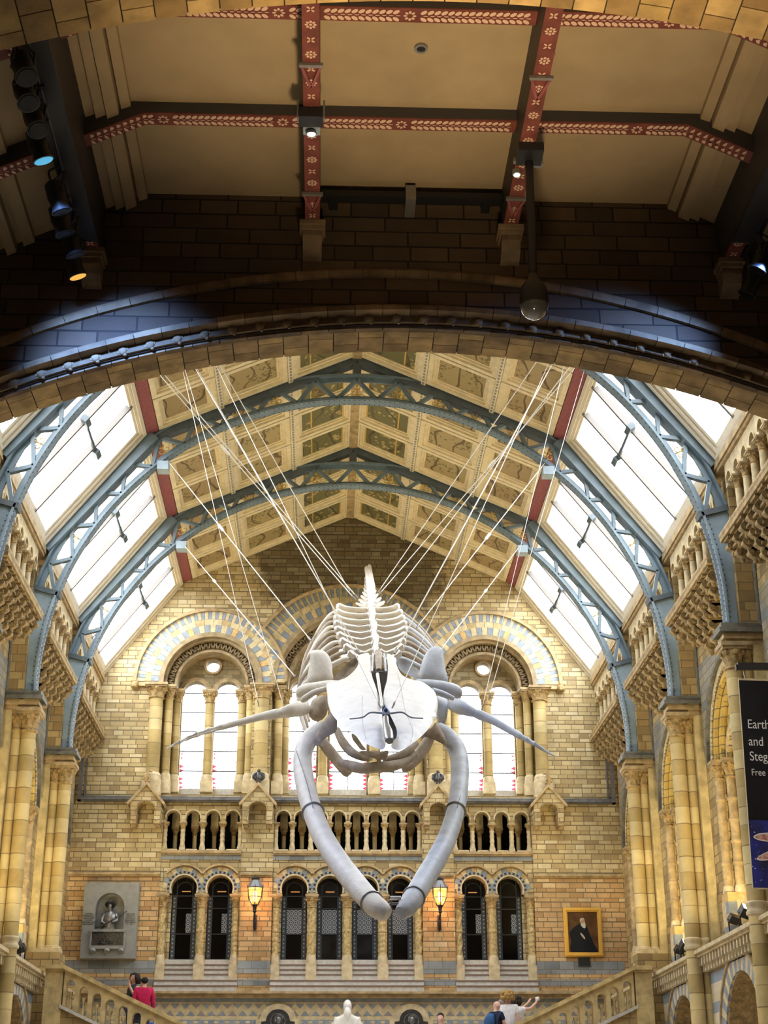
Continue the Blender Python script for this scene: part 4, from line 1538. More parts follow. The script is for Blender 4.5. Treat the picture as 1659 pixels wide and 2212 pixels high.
for k in range(n2):
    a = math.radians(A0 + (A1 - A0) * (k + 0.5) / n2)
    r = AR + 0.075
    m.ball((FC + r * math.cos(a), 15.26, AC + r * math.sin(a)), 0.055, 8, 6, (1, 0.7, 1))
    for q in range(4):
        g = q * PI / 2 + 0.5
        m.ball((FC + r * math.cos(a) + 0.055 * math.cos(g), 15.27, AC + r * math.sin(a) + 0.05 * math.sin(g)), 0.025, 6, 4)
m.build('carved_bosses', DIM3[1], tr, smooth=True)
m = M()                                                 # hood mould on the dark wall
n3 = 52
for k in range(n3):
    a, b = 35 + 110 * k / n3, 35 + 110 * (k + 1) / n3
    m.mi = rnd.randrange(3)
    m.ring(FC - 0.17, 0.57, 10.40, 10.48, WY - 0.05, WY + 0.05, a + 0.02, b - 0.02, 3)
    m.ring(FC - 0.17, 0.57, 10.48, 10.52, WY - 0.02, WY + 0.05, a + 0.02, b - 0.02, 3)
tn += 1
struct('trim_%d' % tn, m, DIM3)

# nearer arch, its underside at the top edge of the photograph
NR, NC = 10.90, -0.52
m = M()
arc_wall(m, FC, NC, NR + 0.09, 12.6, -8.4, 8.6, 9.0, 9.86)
wall_near = struct('wall_near', m, MT['deep_brown'])
m = M()
m.mi = 3
m.ring(FC, NC, NR + 0.015, NR + 0.1, 9.0, 9.9, A0, A1, 60)
nb = 66
for k in range(nb):
    a, b = A0 + (A1 - A0) * k / nb, A0 + (A1 - A0) * (k + 1) / nb
    s = 0.34 + (0.32 if k % 2 else 0)
    for y0, y1 in ((9.0, 9.92 - 0.5 * s), (9.92 - 0.5 * s, 9.92)):
        m.mi = rnd.randrange(3)
        m.ring(FC, NC, NR, NR + 0.08, y0 + 0.006, y1 - 0.006, a + 0.03, b - 0.03, 3)
tn += 1
struct('trim_%d' % tn, m, LIT_GOLD3 + [MT['joint']])

# flat ceiling with sloping sides
ZC = 12.07
HF = 3.12


def ceil_z(x):
    return ZC - 0.50 * max(0.0, abs(x - FC) - HF)


prof = [(FC - 8, ceil_z(FC - 8)), (FC - HF, ZC), (FC + HF, ZC), (FC + 8, ceil_z(FC + 8)), (FC + 8, 12.7), (FC - 8, 12.7)]
m = M()
m.prism(prof, 9.8, WY + 0.1)
front_ceiling = struct('ceiling_entrance', m, MT['ceil_tan'])
for sg in (-1, 1):                                      # moulded ribs along the break of the ceiling
    m = M()
    for o, w, h in ((-0.02, 0.10, 0.07), (0.10, 0.12, 0.13), (0.24, 0.10, 0.07), (0.70, 0.09, 0.06), (0.82, 0.10, 0.11), (1.25, 0.12, 0.08), (1.45, 0.1, 0.12)):
        x0, x1 = sorted((FC + sg * (HF + o), FC + sg * (HF + o + w)))
        z0, z1 = ceil_z(x0), ceil_z(x1)
        m.prism([(x0, z0 - h), (x1, z1 - h), (x1, z1 + 0.1), (x0, z0 + 0.1)], 9.8, WY)
    m.build('ceiling_moulding', MT['ceil_tan'], front_ceiling)
m = M()
m.ring(0.22, 0, 0.045, 0.07, -0.01, 0.03, 0, 360, 20)
m.v = [(x, 12.5 + z, ZC - 0.02 + y) for x, y, z in m.v]
t = thing('ceiling_socket', 'small round dark socket in the plain tan ceiling panel between the painted beams', 'ceiling socket', (0.22, 12.5, ZC))
m.build('rim', MT['steel'], t)
m = M()
m.lathe(0.22, 12.5, [(0.045, ZC - 0.012), (0.045, ZC + 0.0)], 16)
m.build('hole', MT['black'], t)

MT['beam_red'] = plain('painted_red_beam', (0.20, 0.055, 0.04), 0.6, noise=0.2, nscale=6)
MT['beam_pink'] = plain('pale_painted_flower', (0.80, 0.55, 0.40), 0.6)


def petal(m, x, y, z, r, a, w=0.45, n=8):
    """flat petal lying on the underside of a beam"""
    p = []
    for k in range(n):
        t = 2 * PI * k / n
        u, v = r * math.cos(t), r * w * math.sin(t)
        p.append((x + u * math.cos(a) - v * math.sin(a), y + u * math.sin(a) + v * math.cos(a), z))
    m.add(p, [tuple(range(n))])


def beam_along(x, z, nm, cl, y0=9.9, y1=WY - 0.02, w=0.17, top=None):
    t = thing('painted_beam', nm, 'beam', (x, y1, z), 'beams running towards the dark wall')
    m = M()
    m.box(x - w / 2, x + w / 2, y0, y1, z, (top or ceil_z(x)) + 0.05)
    m.build('timber', MT['beam_dark'], t)
    m = M()
    m.mi = 0
    m.box(x - w / 2, x + w / 2, y0, y1, z - 0.012, z)
    m.mi = 1
    k = 0
    y = y0 + 0.2
    while y < y1 - 0.1:
        if k % 2:
            for q in range(8):
                a = q * PI / 4
                petal(m, x + 0.042 * math.cos(a), y + 0.042 * math.sin(a), z - 0.015, 0.017, a, 0.8)
            petal(m, x, y, z - 0.015, 0.016, 0, 1)
        else:
            for q in range(4):
                a = q * PI / 2 + PI / 4
                petal(m, x + 0.03 * math.cos(a), y + 0.03 * math.sin(a), z - 0.015, 0.022, a, 0.5)
        y += 0.215
        k += 1
    m.build('painted_soffit', [MT['beam_red'], MT['beam_pink']], t)
    c = thing('corbel', 'stone corbel on the dark wall carrying the ' + cl, 'corbel', (x, y1, z - 0.45), 'corbels under the beams')
    m = M()
    m.box(x - 0.15, x + 0.15, WY - 0.30, WY + 0.03, z - 0.07, z - 0.014)
    m.box(x - 0.13, x + 0.13, WY - 0.27, WY + 0.03, z - 0.12, z - 0.07)
    m.build('abacus', DIM3[1], c)
    m = M(lambda u, d, q: (x + d, u, q))
    m.prism([(WY + 0.03, z - 0.12), (WY - 0.24, z - 0.12), (WY - 0.25, z - 0.20), (WY - 0.20, z - 0.30), (WY - 0.08, z - 0.38), (WY + 0.03, z - 0.40)], -0.11, 0.11)
    m.build('bracket', DIM3[0], c)
    return t


BEAMX = [(-3.42, 11.14), (-0.90, 11.57), (1.41, 11.56), (3.97, 11.16)]
BN = ['dark red flowered beam carrying the stage lights, nearest the tan side slope at left', 'dark red flowered beam with the small lit spotlight, second from the left', 'dark red flowered beam holding the hanging dome camera', 'dark red flowered beam at the shadowed far right of the ceiling']
BEAMS = [beam_along(x, z, nm, cl) for (x, z), nm, cl in zip(BEAMX, BN, ('far left beam, lower than its neighbours', 'beam with the lit spotlight', 'beam of the hanging dome camera', 'far right beam, in blue-grey shade'))]


def beam_across(y, nm, z=11.93, w=0.20):
    t = thing('cross_beam', nm, 'beam', (FC, y, z), 'beams across the ceiling')
    n = 24
    def zz(x):
        return z - 0.50 * max(0.0, abs(x - FC) - 2.95)
    xs = [FC - 6.0, FC - 2.95, FC + 2.95, FC + 6.0]
    m = M()
    m.prism([(x, zz(x)) for x in xs] + [(x, ceil_z(x) + 0.04) for x in (xs[3], FC + HF, FC - HF, xs[0])], y - w / 2, y + w / 2)
    m.build('timber', MT['beam_dark'], t)
    m = M()
    m.prism([(x, zz(x) - 0.012) for x in xs] + [(x, zz(x)) for x in reversed(xs)], y - w / 2, y + w / 2)
    m.mi = 1
    x = xs[0] + 0.05
    k = 0
    while x < xs[3]:
        if not any(abs(x - b[0]) < 0.11 for b in BEAMX):
            q = zz(x) - 0.018
            if k % 19 == 9:
                for g in range(8):
                    a = g * PI / 4
                    petal(m, x + 0.045 * math.cos(a), y + 0.05 * math.sin(a), q, 0.02, a, 0.7)
            elif k % 19 not in (8, 10):
                petal(m, x, y + 0.05, q, 0.04, 0.75, 0.6)
                petal(m, x, y - 0.05, q, 0.04, -0.75, 0.6)
                petal(m, x + 0.02, y, q, 0.025, 0.0, 0.25)
        x += 0.068
        k += 1
    m.build('painted_soffit', [MT['beam_red'], MT['beam_pink']], t)
    return t


beam_across(13.58, 'dark cross beam with red leaf-patterned underside below the middle of the ceiling')
beam_across(11.86, 'dark cross beam with red leaf-patterned underside just behind the golden near arch')

# V-shaped iron straps on the two middle beams
for (x, z), ys, wh in ((BEAMX[1], (12.35, 14.55), 'second beam'), (BEAMX[2], (12.45, 14.55), 'third beam')):
    for y, w2 in zip(ys, ('under the open ceiling', 'close to the dark wall')):
        t = thing('strap', 'dark V-shaped iron strap on the %s from the left, %s' % (wh, w2), 'strap', (x, y, z))
        m = M()
        m.box(x - 0.12, x + 0.12, y - 0.2, y - 0.16, z - 0.05, z - 0.016)
        m.build('cross_bar', MT['steel'], t)
        for sg in (-1, 1):
            m = M()
            m.bar((x + sg * 0.10, y - 0.18, z - 0.03), (x + 0.005 * sg, y + 0.16, z - 0.03), 0.03, 0.02)
            m.build('strap_arm', MT['maroon'], t)

# equipment -----------------------------------------------------------------
x, z = BEAMX[1]
t = thing('equipment_box', 'black box hanging on the second beam above the lit spotlight', 'equipment box', (x, 12.9, z))
m = M(); m.box(x - 0.13, x + 0.12, 12.84, 13.02, z - 0.14, z - 0.016); m.build('housing', MT['black'], t)
m = M(); m.box(x - 0.15, x - 0.13, 12.88, 12.96, z - 0.12, z + 0.1); m.box(x + 0.12, x + 0.14, 12.88, 12.96, z - 0.12, z + 0.1); m.build('clamp', MT['steel'], t)
t = thing('spotlight', 'small round spotlight glowing white on the second beam', 'spotlight', (x, 13.2, z - 0.1))
m = M(); m.lathe(0, 0, [(0.055, 0), (0.06, 0.02), (0.05, 0.12), (0.03, 0.14)], 16)
m.v = [(x + a, 13.16 + b * 0.9 + c * 0.5, z - 0.13 + c * 0.7) for a, b, c in m.v]; m.build('housing', MT['steel'], t, smooth=True)
m = M(); m.ball((x, 13.15, z - 0.13), 0.042, 14, 8, (1, 0.6, 0.6)); m.build('lens', MT['lamp_white'], t, smooth=True)
m = M(); m.box(x - 0.09, x + 0.09, 13.10, 13.30, z - 0.03, z - 0.016); m.build('mounting_plate', MT['iron_pale'], t)

x, z = BEAMX[2]
t = thing('equipment_box', 'black square box on the third beam at the top of the camera pole', 'equipment box', (x, 13.3, z))
m = M(); m.box(x - 0.10, x + 0.17, 13.34, 13.62, z - 0.12, z - 0.016); m.build('housing', MT['black'], t)
m = M(); m.box(x - 0.12, x + 0.02, 13.62, 13.68, z - 0.06, z - 0.016); m.box(x + 0.02, x + 0.2, 13.62, 13.70, z - 0.09, z - 0.016); m.build('bracket', MT['steel'], t)
t = thing('spotlight', 'tiny pale spotlight on the third beam beside the camera pole', 'spotlight', (x - 0.05, 13.8, z))
m = M(); m.lathe(x - 0.06, 13.86, [(0.05, z - 0.07), (0.05, z - 0.014)], 14); m.build('housing', MT['steel'], t, smooth=True)
m = M(); m.ball((x - 0.06, 13.86, z - 0.075), 0.038, 12, 6, (1, 1, 0.4)); m.build('lens', plain('pale_lens', (0.8, 0.85, 0.8), 0.2, emit=(0.8, 0.95, 0.8), estr=0.9), t, smooth=True)
px = x + 0.035
t = thing('dome_camera', 'black dome camera with glassy bubble hanging on a long black pole from the ceiling beam', 'camera', (px, 13.56, 9.42))
m = M(); m.tube([(px, 13.56, 11.43), (px - 0.02, 13.52, 9.95)], 0.045, 14); m.build('pole_mount', MT['black'], t, smooth=True)
m = M(); m.lathe(px - 0.025, 13.51, [(0.05, 10.0), (0.07, 9.93), (0.13, 9.84), (0.15, 9.72), (0.15, 9.62)], 24); m.build('housing', MT['black'], t, smooth=True)
gb, nt, b = nmat('smoked_bubble')
b.inputs['Base Color'].default_value = (0.10, 0.10, 0.10, 1); b.inputs['Roughness'].default_value = 0.05; b.inputs['Specular IOR Level'].default_value = 1.0; b.inputs['Coat Weight'].default_value = 1.0
m = M(); m.lathe(px - 0.025, 13.51, [(0.145, 9.62)] + [(0.145 * math.cos(k * PI / 18), 9.62 - 0.145 * math.sin(k * PI / 18)) for k in range(1, 9)] + [(0.004, 9.475)], 24); m.build('bubble', gb, t, smooth=True)

t = thing('lighting_bar', 'black horizontal bar fixed across the dark wall between the second and third beams', 'bar', (0.2, 15.0, 11.9))
m = M(); m.box(-0.80, 1.31, 14.86, 14.94, 11.86, 11.94); m.box(-0.80, 1.31, 14.97, 15.05, 11.90, 11.97); m.build('tube', MT['black'], t)
m = M(); m.box(0.18, 0.30, 14.82, 15.19, 11.80, 12.0); m.build('bracket', MT['steel'], t)
for sg in (-1, 1):
    m = M(); m.box(0.24 + sg * 0.9 - 0.05, 0.24 + sg * 0.9 + 0.05, 14.94, 15.19, 11.88, 11.95); m.build('bracket', MT['black'], t)


def stage_light(x, y, z, label, tgt, lens, sc=1.0):
    t = thing('stage_light', label, 'stage light', (x, y, z), 'stage lights on the side beams')
    d = (Vector(tgt) - Vector((x, y, z))).normalized()
    up = Vector((0, 0, 1))
    p = Vector((x, y, z))
    m = M()
    m.tube([p - d * 0.17 * sc, p - d * 0.14 * sc, p + d * 0.0, p + d * 0.10 * sc, p + d * 0.17 * sc], [0.05 * sc, 0.085 * sc, 0.10 * sc, 0.085 * sc, 0.11 * sc], 14)
    m.build('barrel', MT['black'], t, smooth=True)
    m = M()
    m.tube([p + d * 0.172 * sc, p + d * 0.178 * sc], [0.095 * sc, 0.09 * sc], 16)
    m.build('lens', lens, t)
    side = d.cross(up).normalized()
    m = M()
    for s in (-1, 1):
        m.bar(p + side * (0.125 * s * sc), p + side * (0.125 * s * sc) + up * 0.24 * sc, 0.03, 0.012, side)
    m.bar(p + side * -0.14 * sc + up * 0.24 * sc, p + side * 0.14 * sc + up * 0.24 * sc, 0.035, 0.015)
    m.tube([p + up * 0.24 * sc, p + up * 0.345 * sc], 0.02, 8)
    m.build('yoke', MT['black'], t)
    m = M()
    m.tube(spline([p - d * 0.16 * sc, p - d * 0.26 * sc + up * 0.02, p - d * 0.2 * sc + up * 0.08 + side * 0.12, p + up * 0.33 * sc + side * 0.05], 5), 0.012, 6)
    m.build('flex', MT['black'], t)
    return t


lens_dim = plain('clear_lens', (0.012, 0.013, 0.016), 0.25, spec=0.25)
lens_amb = plain('amber_lens', (0.6, 0.3, 0.05), 0.1, emit=(1.0, 0.5, 0.1), estr=0.7)
LX = -3.50
LEFTL = [(LX, 11.25, 'black stage light nearest the golden arch on the left side beam', lens_dim), (LX - 0.05, 11.62, 'second black stage light from the golden arch on the left side beam', lens_dim),
         (LX - 0.03, 12.02, 'black stage light just before the blue-green one on the left side beam', lens_dim),
         (LX - 0.06, 12.42, 'stage light with glowing blue-green lens on the left side beam', MT['lamp_blue']), (LX - 0.02, 13.30, 'black stage light right under the cross beam on the left side beam', lens_dim),
         (LX - 0.05, 13.72, 'black stage light just past the cross beam on the left side beam', lens_dim), (LX, 14.12, 'black stage light halfway between cross beam and dark wall on the left side', lens_dim),
         (LX - 0.04, 14.56, 'stage light with a thin amber glow nearest the dark wall at left', lens_amb)]
for x, y, lb, le in LEFTL:
    stage_light(x, y, 10.70, lb, (x + 1.2, y + 1.0 if y > 12.3 else y - 0.8, 7.6), le, 1.0)
t = thing('lighting_rail', 'black rail carrying the row of stage lights beside the left side beam', 'rail', (LX, 13, 11.4))
m = M(); m.tube([(LX, 10.2, 11.09), (LX, 14.85, 11.09)], 0.03, 10); m.box(LX - 0.07, LX + 0.19, 10.2, 14.7, 11.065, 11.118); m.build('tube', MT['black'], t)
m = M()
for y in (10.8, 12.0, 13.4, 14.7): m.box(LX - 0.05, LX + 0.05, y - 0.03, y + 0.03, 11.05, 11.118)
m.build('clamps', MT['black'], t)
RX = 4.10
for x, y, z, lb in ((RX, 14.2, 10.71, 'black stage light closer to the cross beam on the right side beam'), (RX + 0.02, 14.72, 10.71, 'black stage light nearest the dark wall on the right side beam')):
    stage_light(x, y, z, lb, (x - 1.6, y + 1.0, z - 3.2), lens_dim, 1.0)
t = thing('lighting_rail', 'black rail carrying the two stage lights beside the right side beam', 'rail', (RX, 13, 11.4))
m = M(); m.tube([(RX, 12.0, 11.11), (RX, 14.85, 11.11)], 0.03, 10); m.box(RX - 0.24, RX + 0.06, 12.0, 14.5, 11.085, 11.138); m.build('tube', MT['black'], t)

# walls closing the entrance bay at the sides and behind the camera
m = M(); m.box(-8.5, -8.4, -5, 16, 0, 12.6); struct('wall_west', m, MT['deep_brown'])
m = M(); m.box(8.6, 8.7, -5, 16, 0, 12.6); struct('wall_east', m, MT['deep_brown'])
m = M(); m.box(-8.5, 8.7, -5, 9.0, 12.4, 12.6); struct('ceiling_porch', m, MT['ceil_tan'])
m = M(); m.box(-8.5, 8.7, -5.2, -5.0, 0, 12.6); struct('wall_entrance', m, MT['deep_brown'])
# ------------------------------------------------------------------ gabled canopies with perched animals
CANW = ['farthest left', 'above the left lantern', 'above the right lantern', 'farthest right']
for i, u in enumerate((-5.93, -2.66, 2.66, 5.93)):
    t = thing('gabled_canopy', 'stone gabled canopy with round arch on the gable wall, ' + CANW[i], 'canopy', (u, 45, 10.6), 'gabled canopies')
    m = M(TB)
    arc = [(u + 0.26 * math.cos(PI * k / 12), 10.86 + 0.22 * math.sin(PI * k / 12)) for k in range(13)]
    p = [(u + 0.42, 10.56), (u + 0.46, 11.04), (u, 11.58), (u - 0.46, 11.04), (u - 0.42, 10.56), (u - 0.27, 10.50), (u - 0.26, 10.70)]
    p = [(u + 0.26, 10.70), (u + 0.27, 10.50)] + p
    full = p + list(reversed(arc))
    m.prism(full, -0.50, 0.02)
    m.build('gable', MT['wall'], t)
    m = M(TB)
    for sg in (-1, 1):
        m.prism([(u, 11.56), (u, 11.66), (u + sg * 0.56, 11.03), (u + sg * 0.52, 10.96)], -0.57, 0.02)
    m.build('coping', MT['trim'], t)
    m = M(TB)
    for k in range(13):
        a = PI * (k + 0.5) / 13
        m.ball((u + 0.28 * math.cos(a), -0.51, 10.86 + 0.24 * math.sin(a)), 0.028, 6, 4)
    m.build('arch_beading', MT['trim'], t)
    m = M(TB)
    for sg in (-1, 1):
        m = M(TB)
        m.box(u + sg * 0.345 - 0.085, u + sg * 0.345 + 0.085, -0.48, 0.02, 10.44, 10.54)
        m.box(u + sg * 0.345 - 0.06, u + sg * 0.345 + 0.06, -0.34, 0.02, 10.36, 10.44)
        m.build('bracket_block', MT['trim'], t)
    bird = i in (1, 2)
    lab = ('dark carved bird with drooping wings perched on the canopy ' if bird else 'small carved animal sitting upright on the canopy ') + ['at far left', 'left of the whale jaw', 'right of the whale jaw', 'at far right'][i]
    a = thing('bird_carving' if bird else 'animal_carving', lab, 'carving', (u, 44.53, 11.665))
    m = M(TB)
    y = -0.47
    m.box(u - 0.07, u + 0.07, y - 0.06, y + 0.06, 11.665, 11.70)
    if bird:
        m.tube([(u, y, 11.68), (u, y - 0.02, 11.78), (u, y, 11.90), (u, y, 11.98)], [0.05, 0.085, 0.07, 0.045], 10)
        m.ball((u, y - 0.02, 12.0), 0.055, 10, 7)
        m.tube([(u, y - 0.05, 12.0), (u + 0.01, y - 0.12, 11.98)], [0.025, 0.005], 6)
        for sg in (-1, 1):
            m.tube([(u + sg * 0.05, y, 11.95), (u + sg * 0.13, y, 11.90), (u + sg * 0.14, y, 11.80), (u + sg * 0.08, y, 11.70)], [0.03, 0.06, 0.055, 0.015], 8, 0.5)
    else:
        f = 1 if u < 0 else -1
        m.tube([(u - 0.05 * f, y, 11.70), (u - 0.03 * f, y, 11.80), (u, y, 11.90), (u + 0.01 * f, y, 11.97)], [0.06, 0.075, 0.055, 0.04], 10)
        m.tube([(u, y, 11.98), (u + 0.06 * f, y, 11.99), (u + 0.13 * f, y, 11.965)], [0.04, 0.045, 0.02], 8)
        m.ball((u - 0.01 * f, y - 0.03, 12.03), 0.02, 6, 4)
        m.tube([(u + 0.03 * f, y - 0.03, 11.86), (u + 0.06 * f, y - 0.03, 11.70)], [0.025, 0.02], 6)
        m.tube([(u - 0.08 * f, y, 11.72), (u - 0.16 * f, y, 11.74), (u - 0.17 * f, y, 11.84)], [0.03, 0.02, 0.01], 6)
    m.build('body', MT['bronze'] if bird else MT['carved'], a, smooth=True)

# wall lanterns ---------------------------------------------------------------
MT['lantern_glass'] = pane_mat('amber_lantern_glass', (1.0, 0.86, 0.70), 0.18, (1.0, 0.75, 0.5), 0.05)
for sg, nm in ((-1, 'left'), (1, 'right')):
    u, y = sg * 2.66, 44.55
    t = thing('wall_lantern', 'lit six-sided iron lantern on the pier to the %s of the whale jaw tips' % nm, 'lantern', (u, y, 7.6))
    hexa = lambda r, z: [(u + r * math.cos(PI / 3 * k + PI / 6), y + r * math.sin(PI / 3 * k + PI / 6), z) for k in range(6)]
    m = M()
    rings = [hexa(0.10, 8.12), hexa(0.215, 8.34), hexa(0.235, 8.60)]
    for a, b in zip(rings, rings[1:]):
        for k in range(6):
            j = (k + 1) % 6
            m.add([a[k], a[j], b[j], b[k]], [(0, 1, 2, 3)])
    m.build('glass', MT['lantern_glass'], t)
    m = M()
    for k in range(6):
        m.tube([r[k] for r in rings], 0.013, 5)
    for r in rings:
        m.tube(r + [r[0]], 0.013, 5)
    for k in range(6):
        m.tube([rings[2][k], (u + (rings[2][k][0] - u) * 1.2, y + (rings[2][k][1] - y) * 1.2, 8.68)], [0.014, 0.004], 5)
    m.build('frame', MT['bronze'], t)
    m = M()
    m.lathe(u, y, [(0.24, 8.60), (0.25, 8.615), (0.13, 8.80), (0.12, 8.82), (0.09, 8.82)], 6)
    m.build('roof', plain('dull_grey_lead', (0.30, 0.32, 0.35), 0.4, metal=0.5) if 'ld' not in MT else MT['ld'], t)
    m = M()
    for k in range(6):
        a = PI / 3 * k
        m.tube([(u + 0.09 * math.cos(a), y + 0.09 * math.sin(a), 8.82), (u + 0.10 * math.cos(a), y + 0.10 * math.sin(a), 8.88), (u + 0.07 * math.cos(a), y + 0.07 * math.sin(a), 8.92)], [0.02, 0.025, 0.006], 6)
    m.lathe(u, y, [(0.07, 8.82), (0.075, 8.88), (0.03, 8.93)], 10)
    m.build('crown', MT['bronze'], t)
    m = M()
    m.lathe(u, y, [(0.02, 8.22), (0.055, 8.30), (0.055, 8.46), (0.02, 8.52)], 12)
    m.build('bulb', MT['lamp_warm'], t, smooth=True)
    m = M()
    m.lathe(u, y, [(0.10, 8.13), (0.06, 8.08), (0.045, 7.98), (0.06, 7.94), (0.03, 7.90)], 10)
    m.tube([(u, y, 7.92), (u, y + 0.05, 7.82), (u, 44.92, 7.78)], [0.025, 0.03, 0.03], 8)
    m.tube(spline([(u, 44.93, 7.86), (u, 44.88, 7.72), (u, 44.9, 7.55), (u, 44.95, 7.45)], 5), interp([0.05, 0.055, 0.05, 0.015], 5), 8)
    m.box(u - 0.05, u + 0.05, 44.94, 45.0, 7.5, 7.9)
    m.build('bracket', MT['black'], t, smooth=True)
    lamp('lantern_light', 'POINT', (u, y, 8.40), 110, (1.0, 0.50, 0.17), 0.08)

# grey memorial with bronze half-figure --------------------------------------
t = thing('wall_memorial', 'grey stone wall memorial with niche holding a bronze man in wide hat with rifle', 'memorial', (-6.785, 44.9, 6.65))
m = M(TB)
x0, x1, cx = -7.56, -6.01, -6.80
m.box(x0, x1, -0.30, 0.0, 6.65, 7.44)
m.arch_piece(x0, x1, 7.44, 8.76, cx, 0.41, 8.06, -0.30, 0.0, 20)
slabo = m.build('slab', MT['slab'], t)
m = M(TB)
m.box(cx - 0.44, cx + 0.44, -0.02, 0.0, 7.40, 8.5)
m.build('niche_back', MT['slab'], t)
m = M(TB)
m.box(cx - 0.50, cx + 0.50, -0.42, -0.30, 7.37, 7.44)
m.box(cx - 0.50, cx + 0.50, -0.42, -0.30, 6.90, 6.99)
for k in (-1, 0, 1):
    m.tube([(cx + k * 0.4, -0.30, 6.86), (cx + k * 0.4, -0.40, 6.86), (cx + k * 0.4, -0.42, 6.83)], [0.08, 0.075, 0.05], 10, 1.2)
m.box(cx - 0.50, cx - 0.45, -0.40, -0.30, 6.99, 7.37)
m.box(cx + 0.45, cx + 0.50, -0.40, -0.30, 6.99, 7.37)
m.build('shelf', MT['slab'], t)
m = M(TB)
m.box(cx - 0.45, cx + 0.45, -0.36, -0.30, 6.99, 7.37)
for k in range(7):
    a = PI * k / 6
    m.tube([(cx - 0.05 + 0.03 * math.cos(a), -0.37, 7.05), (cx - 0.05 + 0.13 * math.cos(a), -0.38, 7.08 + 0.10 * math.sin(a)), (cx - 0.05 + 0.22 * math.cos(a), -0.37, 7.06 + 0.13 * math.sin(a))], [0.02, 0.03, 0.012], 6)
m.ball((cx - 0.05, -0.37, 7.27), 0.045, 8, 6)
for k in range(4):
    m.tube([(cx + 0.25 + 0.05 * k, -0.365, 7.03), (cx + 0.27 + 0.04 * k, -0.37, 7.13 + 0.03 * (k % 2))], [0.015, 0.006], 5)
m.build('relief_panel', MT['bronze'], t)
b = thing_part('figure', t, Vector((cx, 44.82, 7.44)) - Vector((-6.785, 44.9, 6.65)))
m = M()
fx, fy, fz = cx, 44.80, 7.44
m.box(fx - 0.17, fx + 0.17, fy - 0.1, fy + 0.1, fz, fz + 0.05)
m.tube([(fx, fy, fz + 0.05), (fx, fy, fz + 0.14), (fx, fy, fz + 0.30), (fx, fy, fz + 0.42), (fx, fy, fz + 0.50), (fx - 0.01, fy, fz + 0.545)], [0.16, 0.165, 0.19, 0.185, 0.11, 0.055], 16, 0.62, up=(1, 0, 0))
m.tube([(fx - 0.005, fy, fz + 0.53), (fx - 0.01, fy - 0.01, fz + 0.60)], [0.05, 0.045], 10)
m.ball((fx - 0.015, fy - 0.02, fz + 0.665), 0.075, 14, 10, (0.85, 0.95, 1.15))
m.ball((fx - 0.02, fy - 0.095, fz + 0.655), 0.018, 8, 6)
m.tube([(fx - 0.17, fy, fz + 0.44), (fx - 0.22, fy - 0.03, fz + 0.30), (fx - 0.20, fy - 0.10, fz + 0.20), (fx - 0.08, fy - 0.16, fz + 0.13)], [0.065, 0.06, 0.05, 0.035], 10)
m.tube([(fx + 0.16, fy, fz + 0.44), (fx + 0.22, fy - 0.03, fz + 0.32), (fx + 0.20, fy - 0.11, fz + 0.24), (fx + 0.08, fy - 0.17, fz + 0.215)], [0.065, 0.06, 0.05, 0.035], 10)
m.build('torso', MT['bronze_pale'], b, smooth=True)
m = M()
m.tube([(fx - 0.015, fy - 0.02, fz + 0.70), (fx - 0.015, fy - 0.01, fz + 0.715), (fx - 0.012, fy, fz + 0.73), (fx - 0.01, fy, fz + 0.80), (fx - 0.01, fy, fz + 0.815)], [0.15, 0.15, 0.085, 0.07, 0.03], 16)
m.build('hat', MT['bronze'], b, smooth=True)
m = M()
m.tube([(fx - 0.36, fy - 0.14, fz + 0.06), (fx - 0.22, fy - 0.16, fz + 0.10), (fx - 0.08, fy - 0.18, fz + 0.16), (fx + 0.16, fy - 0.20, fz + 0.28), (fx + 0.50, fy - 0.22, fz + 0.50)], [0.04, 0.03, 0.022, 0.016, 0.012], 8)
m.build('rifle', MT['bronze'], b, smooth=True)


def lettering(name, text, size, mat, parent, loc, rot, align='LEFT', ext=0.003, sx=1.0):
    cu = D.curves.new(name, 'FONT')
    cu.body = text
    cu.size = size
    cu.align_x = align
    cu.extrude = ext
    tmp = D.objects.new(name, cu)
    COL.objects.link(tmp)
    dg = bpy.context.evaluated_depsgraph_get()
    me = D.meshes.new_from_object(tmp.evaluated_get(dg))
    D.objects.remove(tmp)
    me.materials.clear()
    me.materials.append(mat)
    o = place(name, me, Vector(loc) - root_of(parent), parent)
    o.rotation_euler = rot
    o.scale = (sx, 1, 1)
    return o


UP = (PI / 2, 0, 0)
for xx, lines in ((-7.385, ('CAPTAIN', 'FREDERICK C', 'SELOUS DSO', 'HUNTER', 'EXPLORER AND', 'NATURALIST')), (-6.20, ('BORN 1851', 'KILLED IN', 'ACTION AT', 'BEHO BEHO', 'EAST AFRICA', '4 1 1917'))):
    for k, s in enumerate(lines):
        lettering('inscription', s, 0.052, MT['black'], t, (xx, 44.696, 7.86 - k * 0.058), UP, 'CENTER')

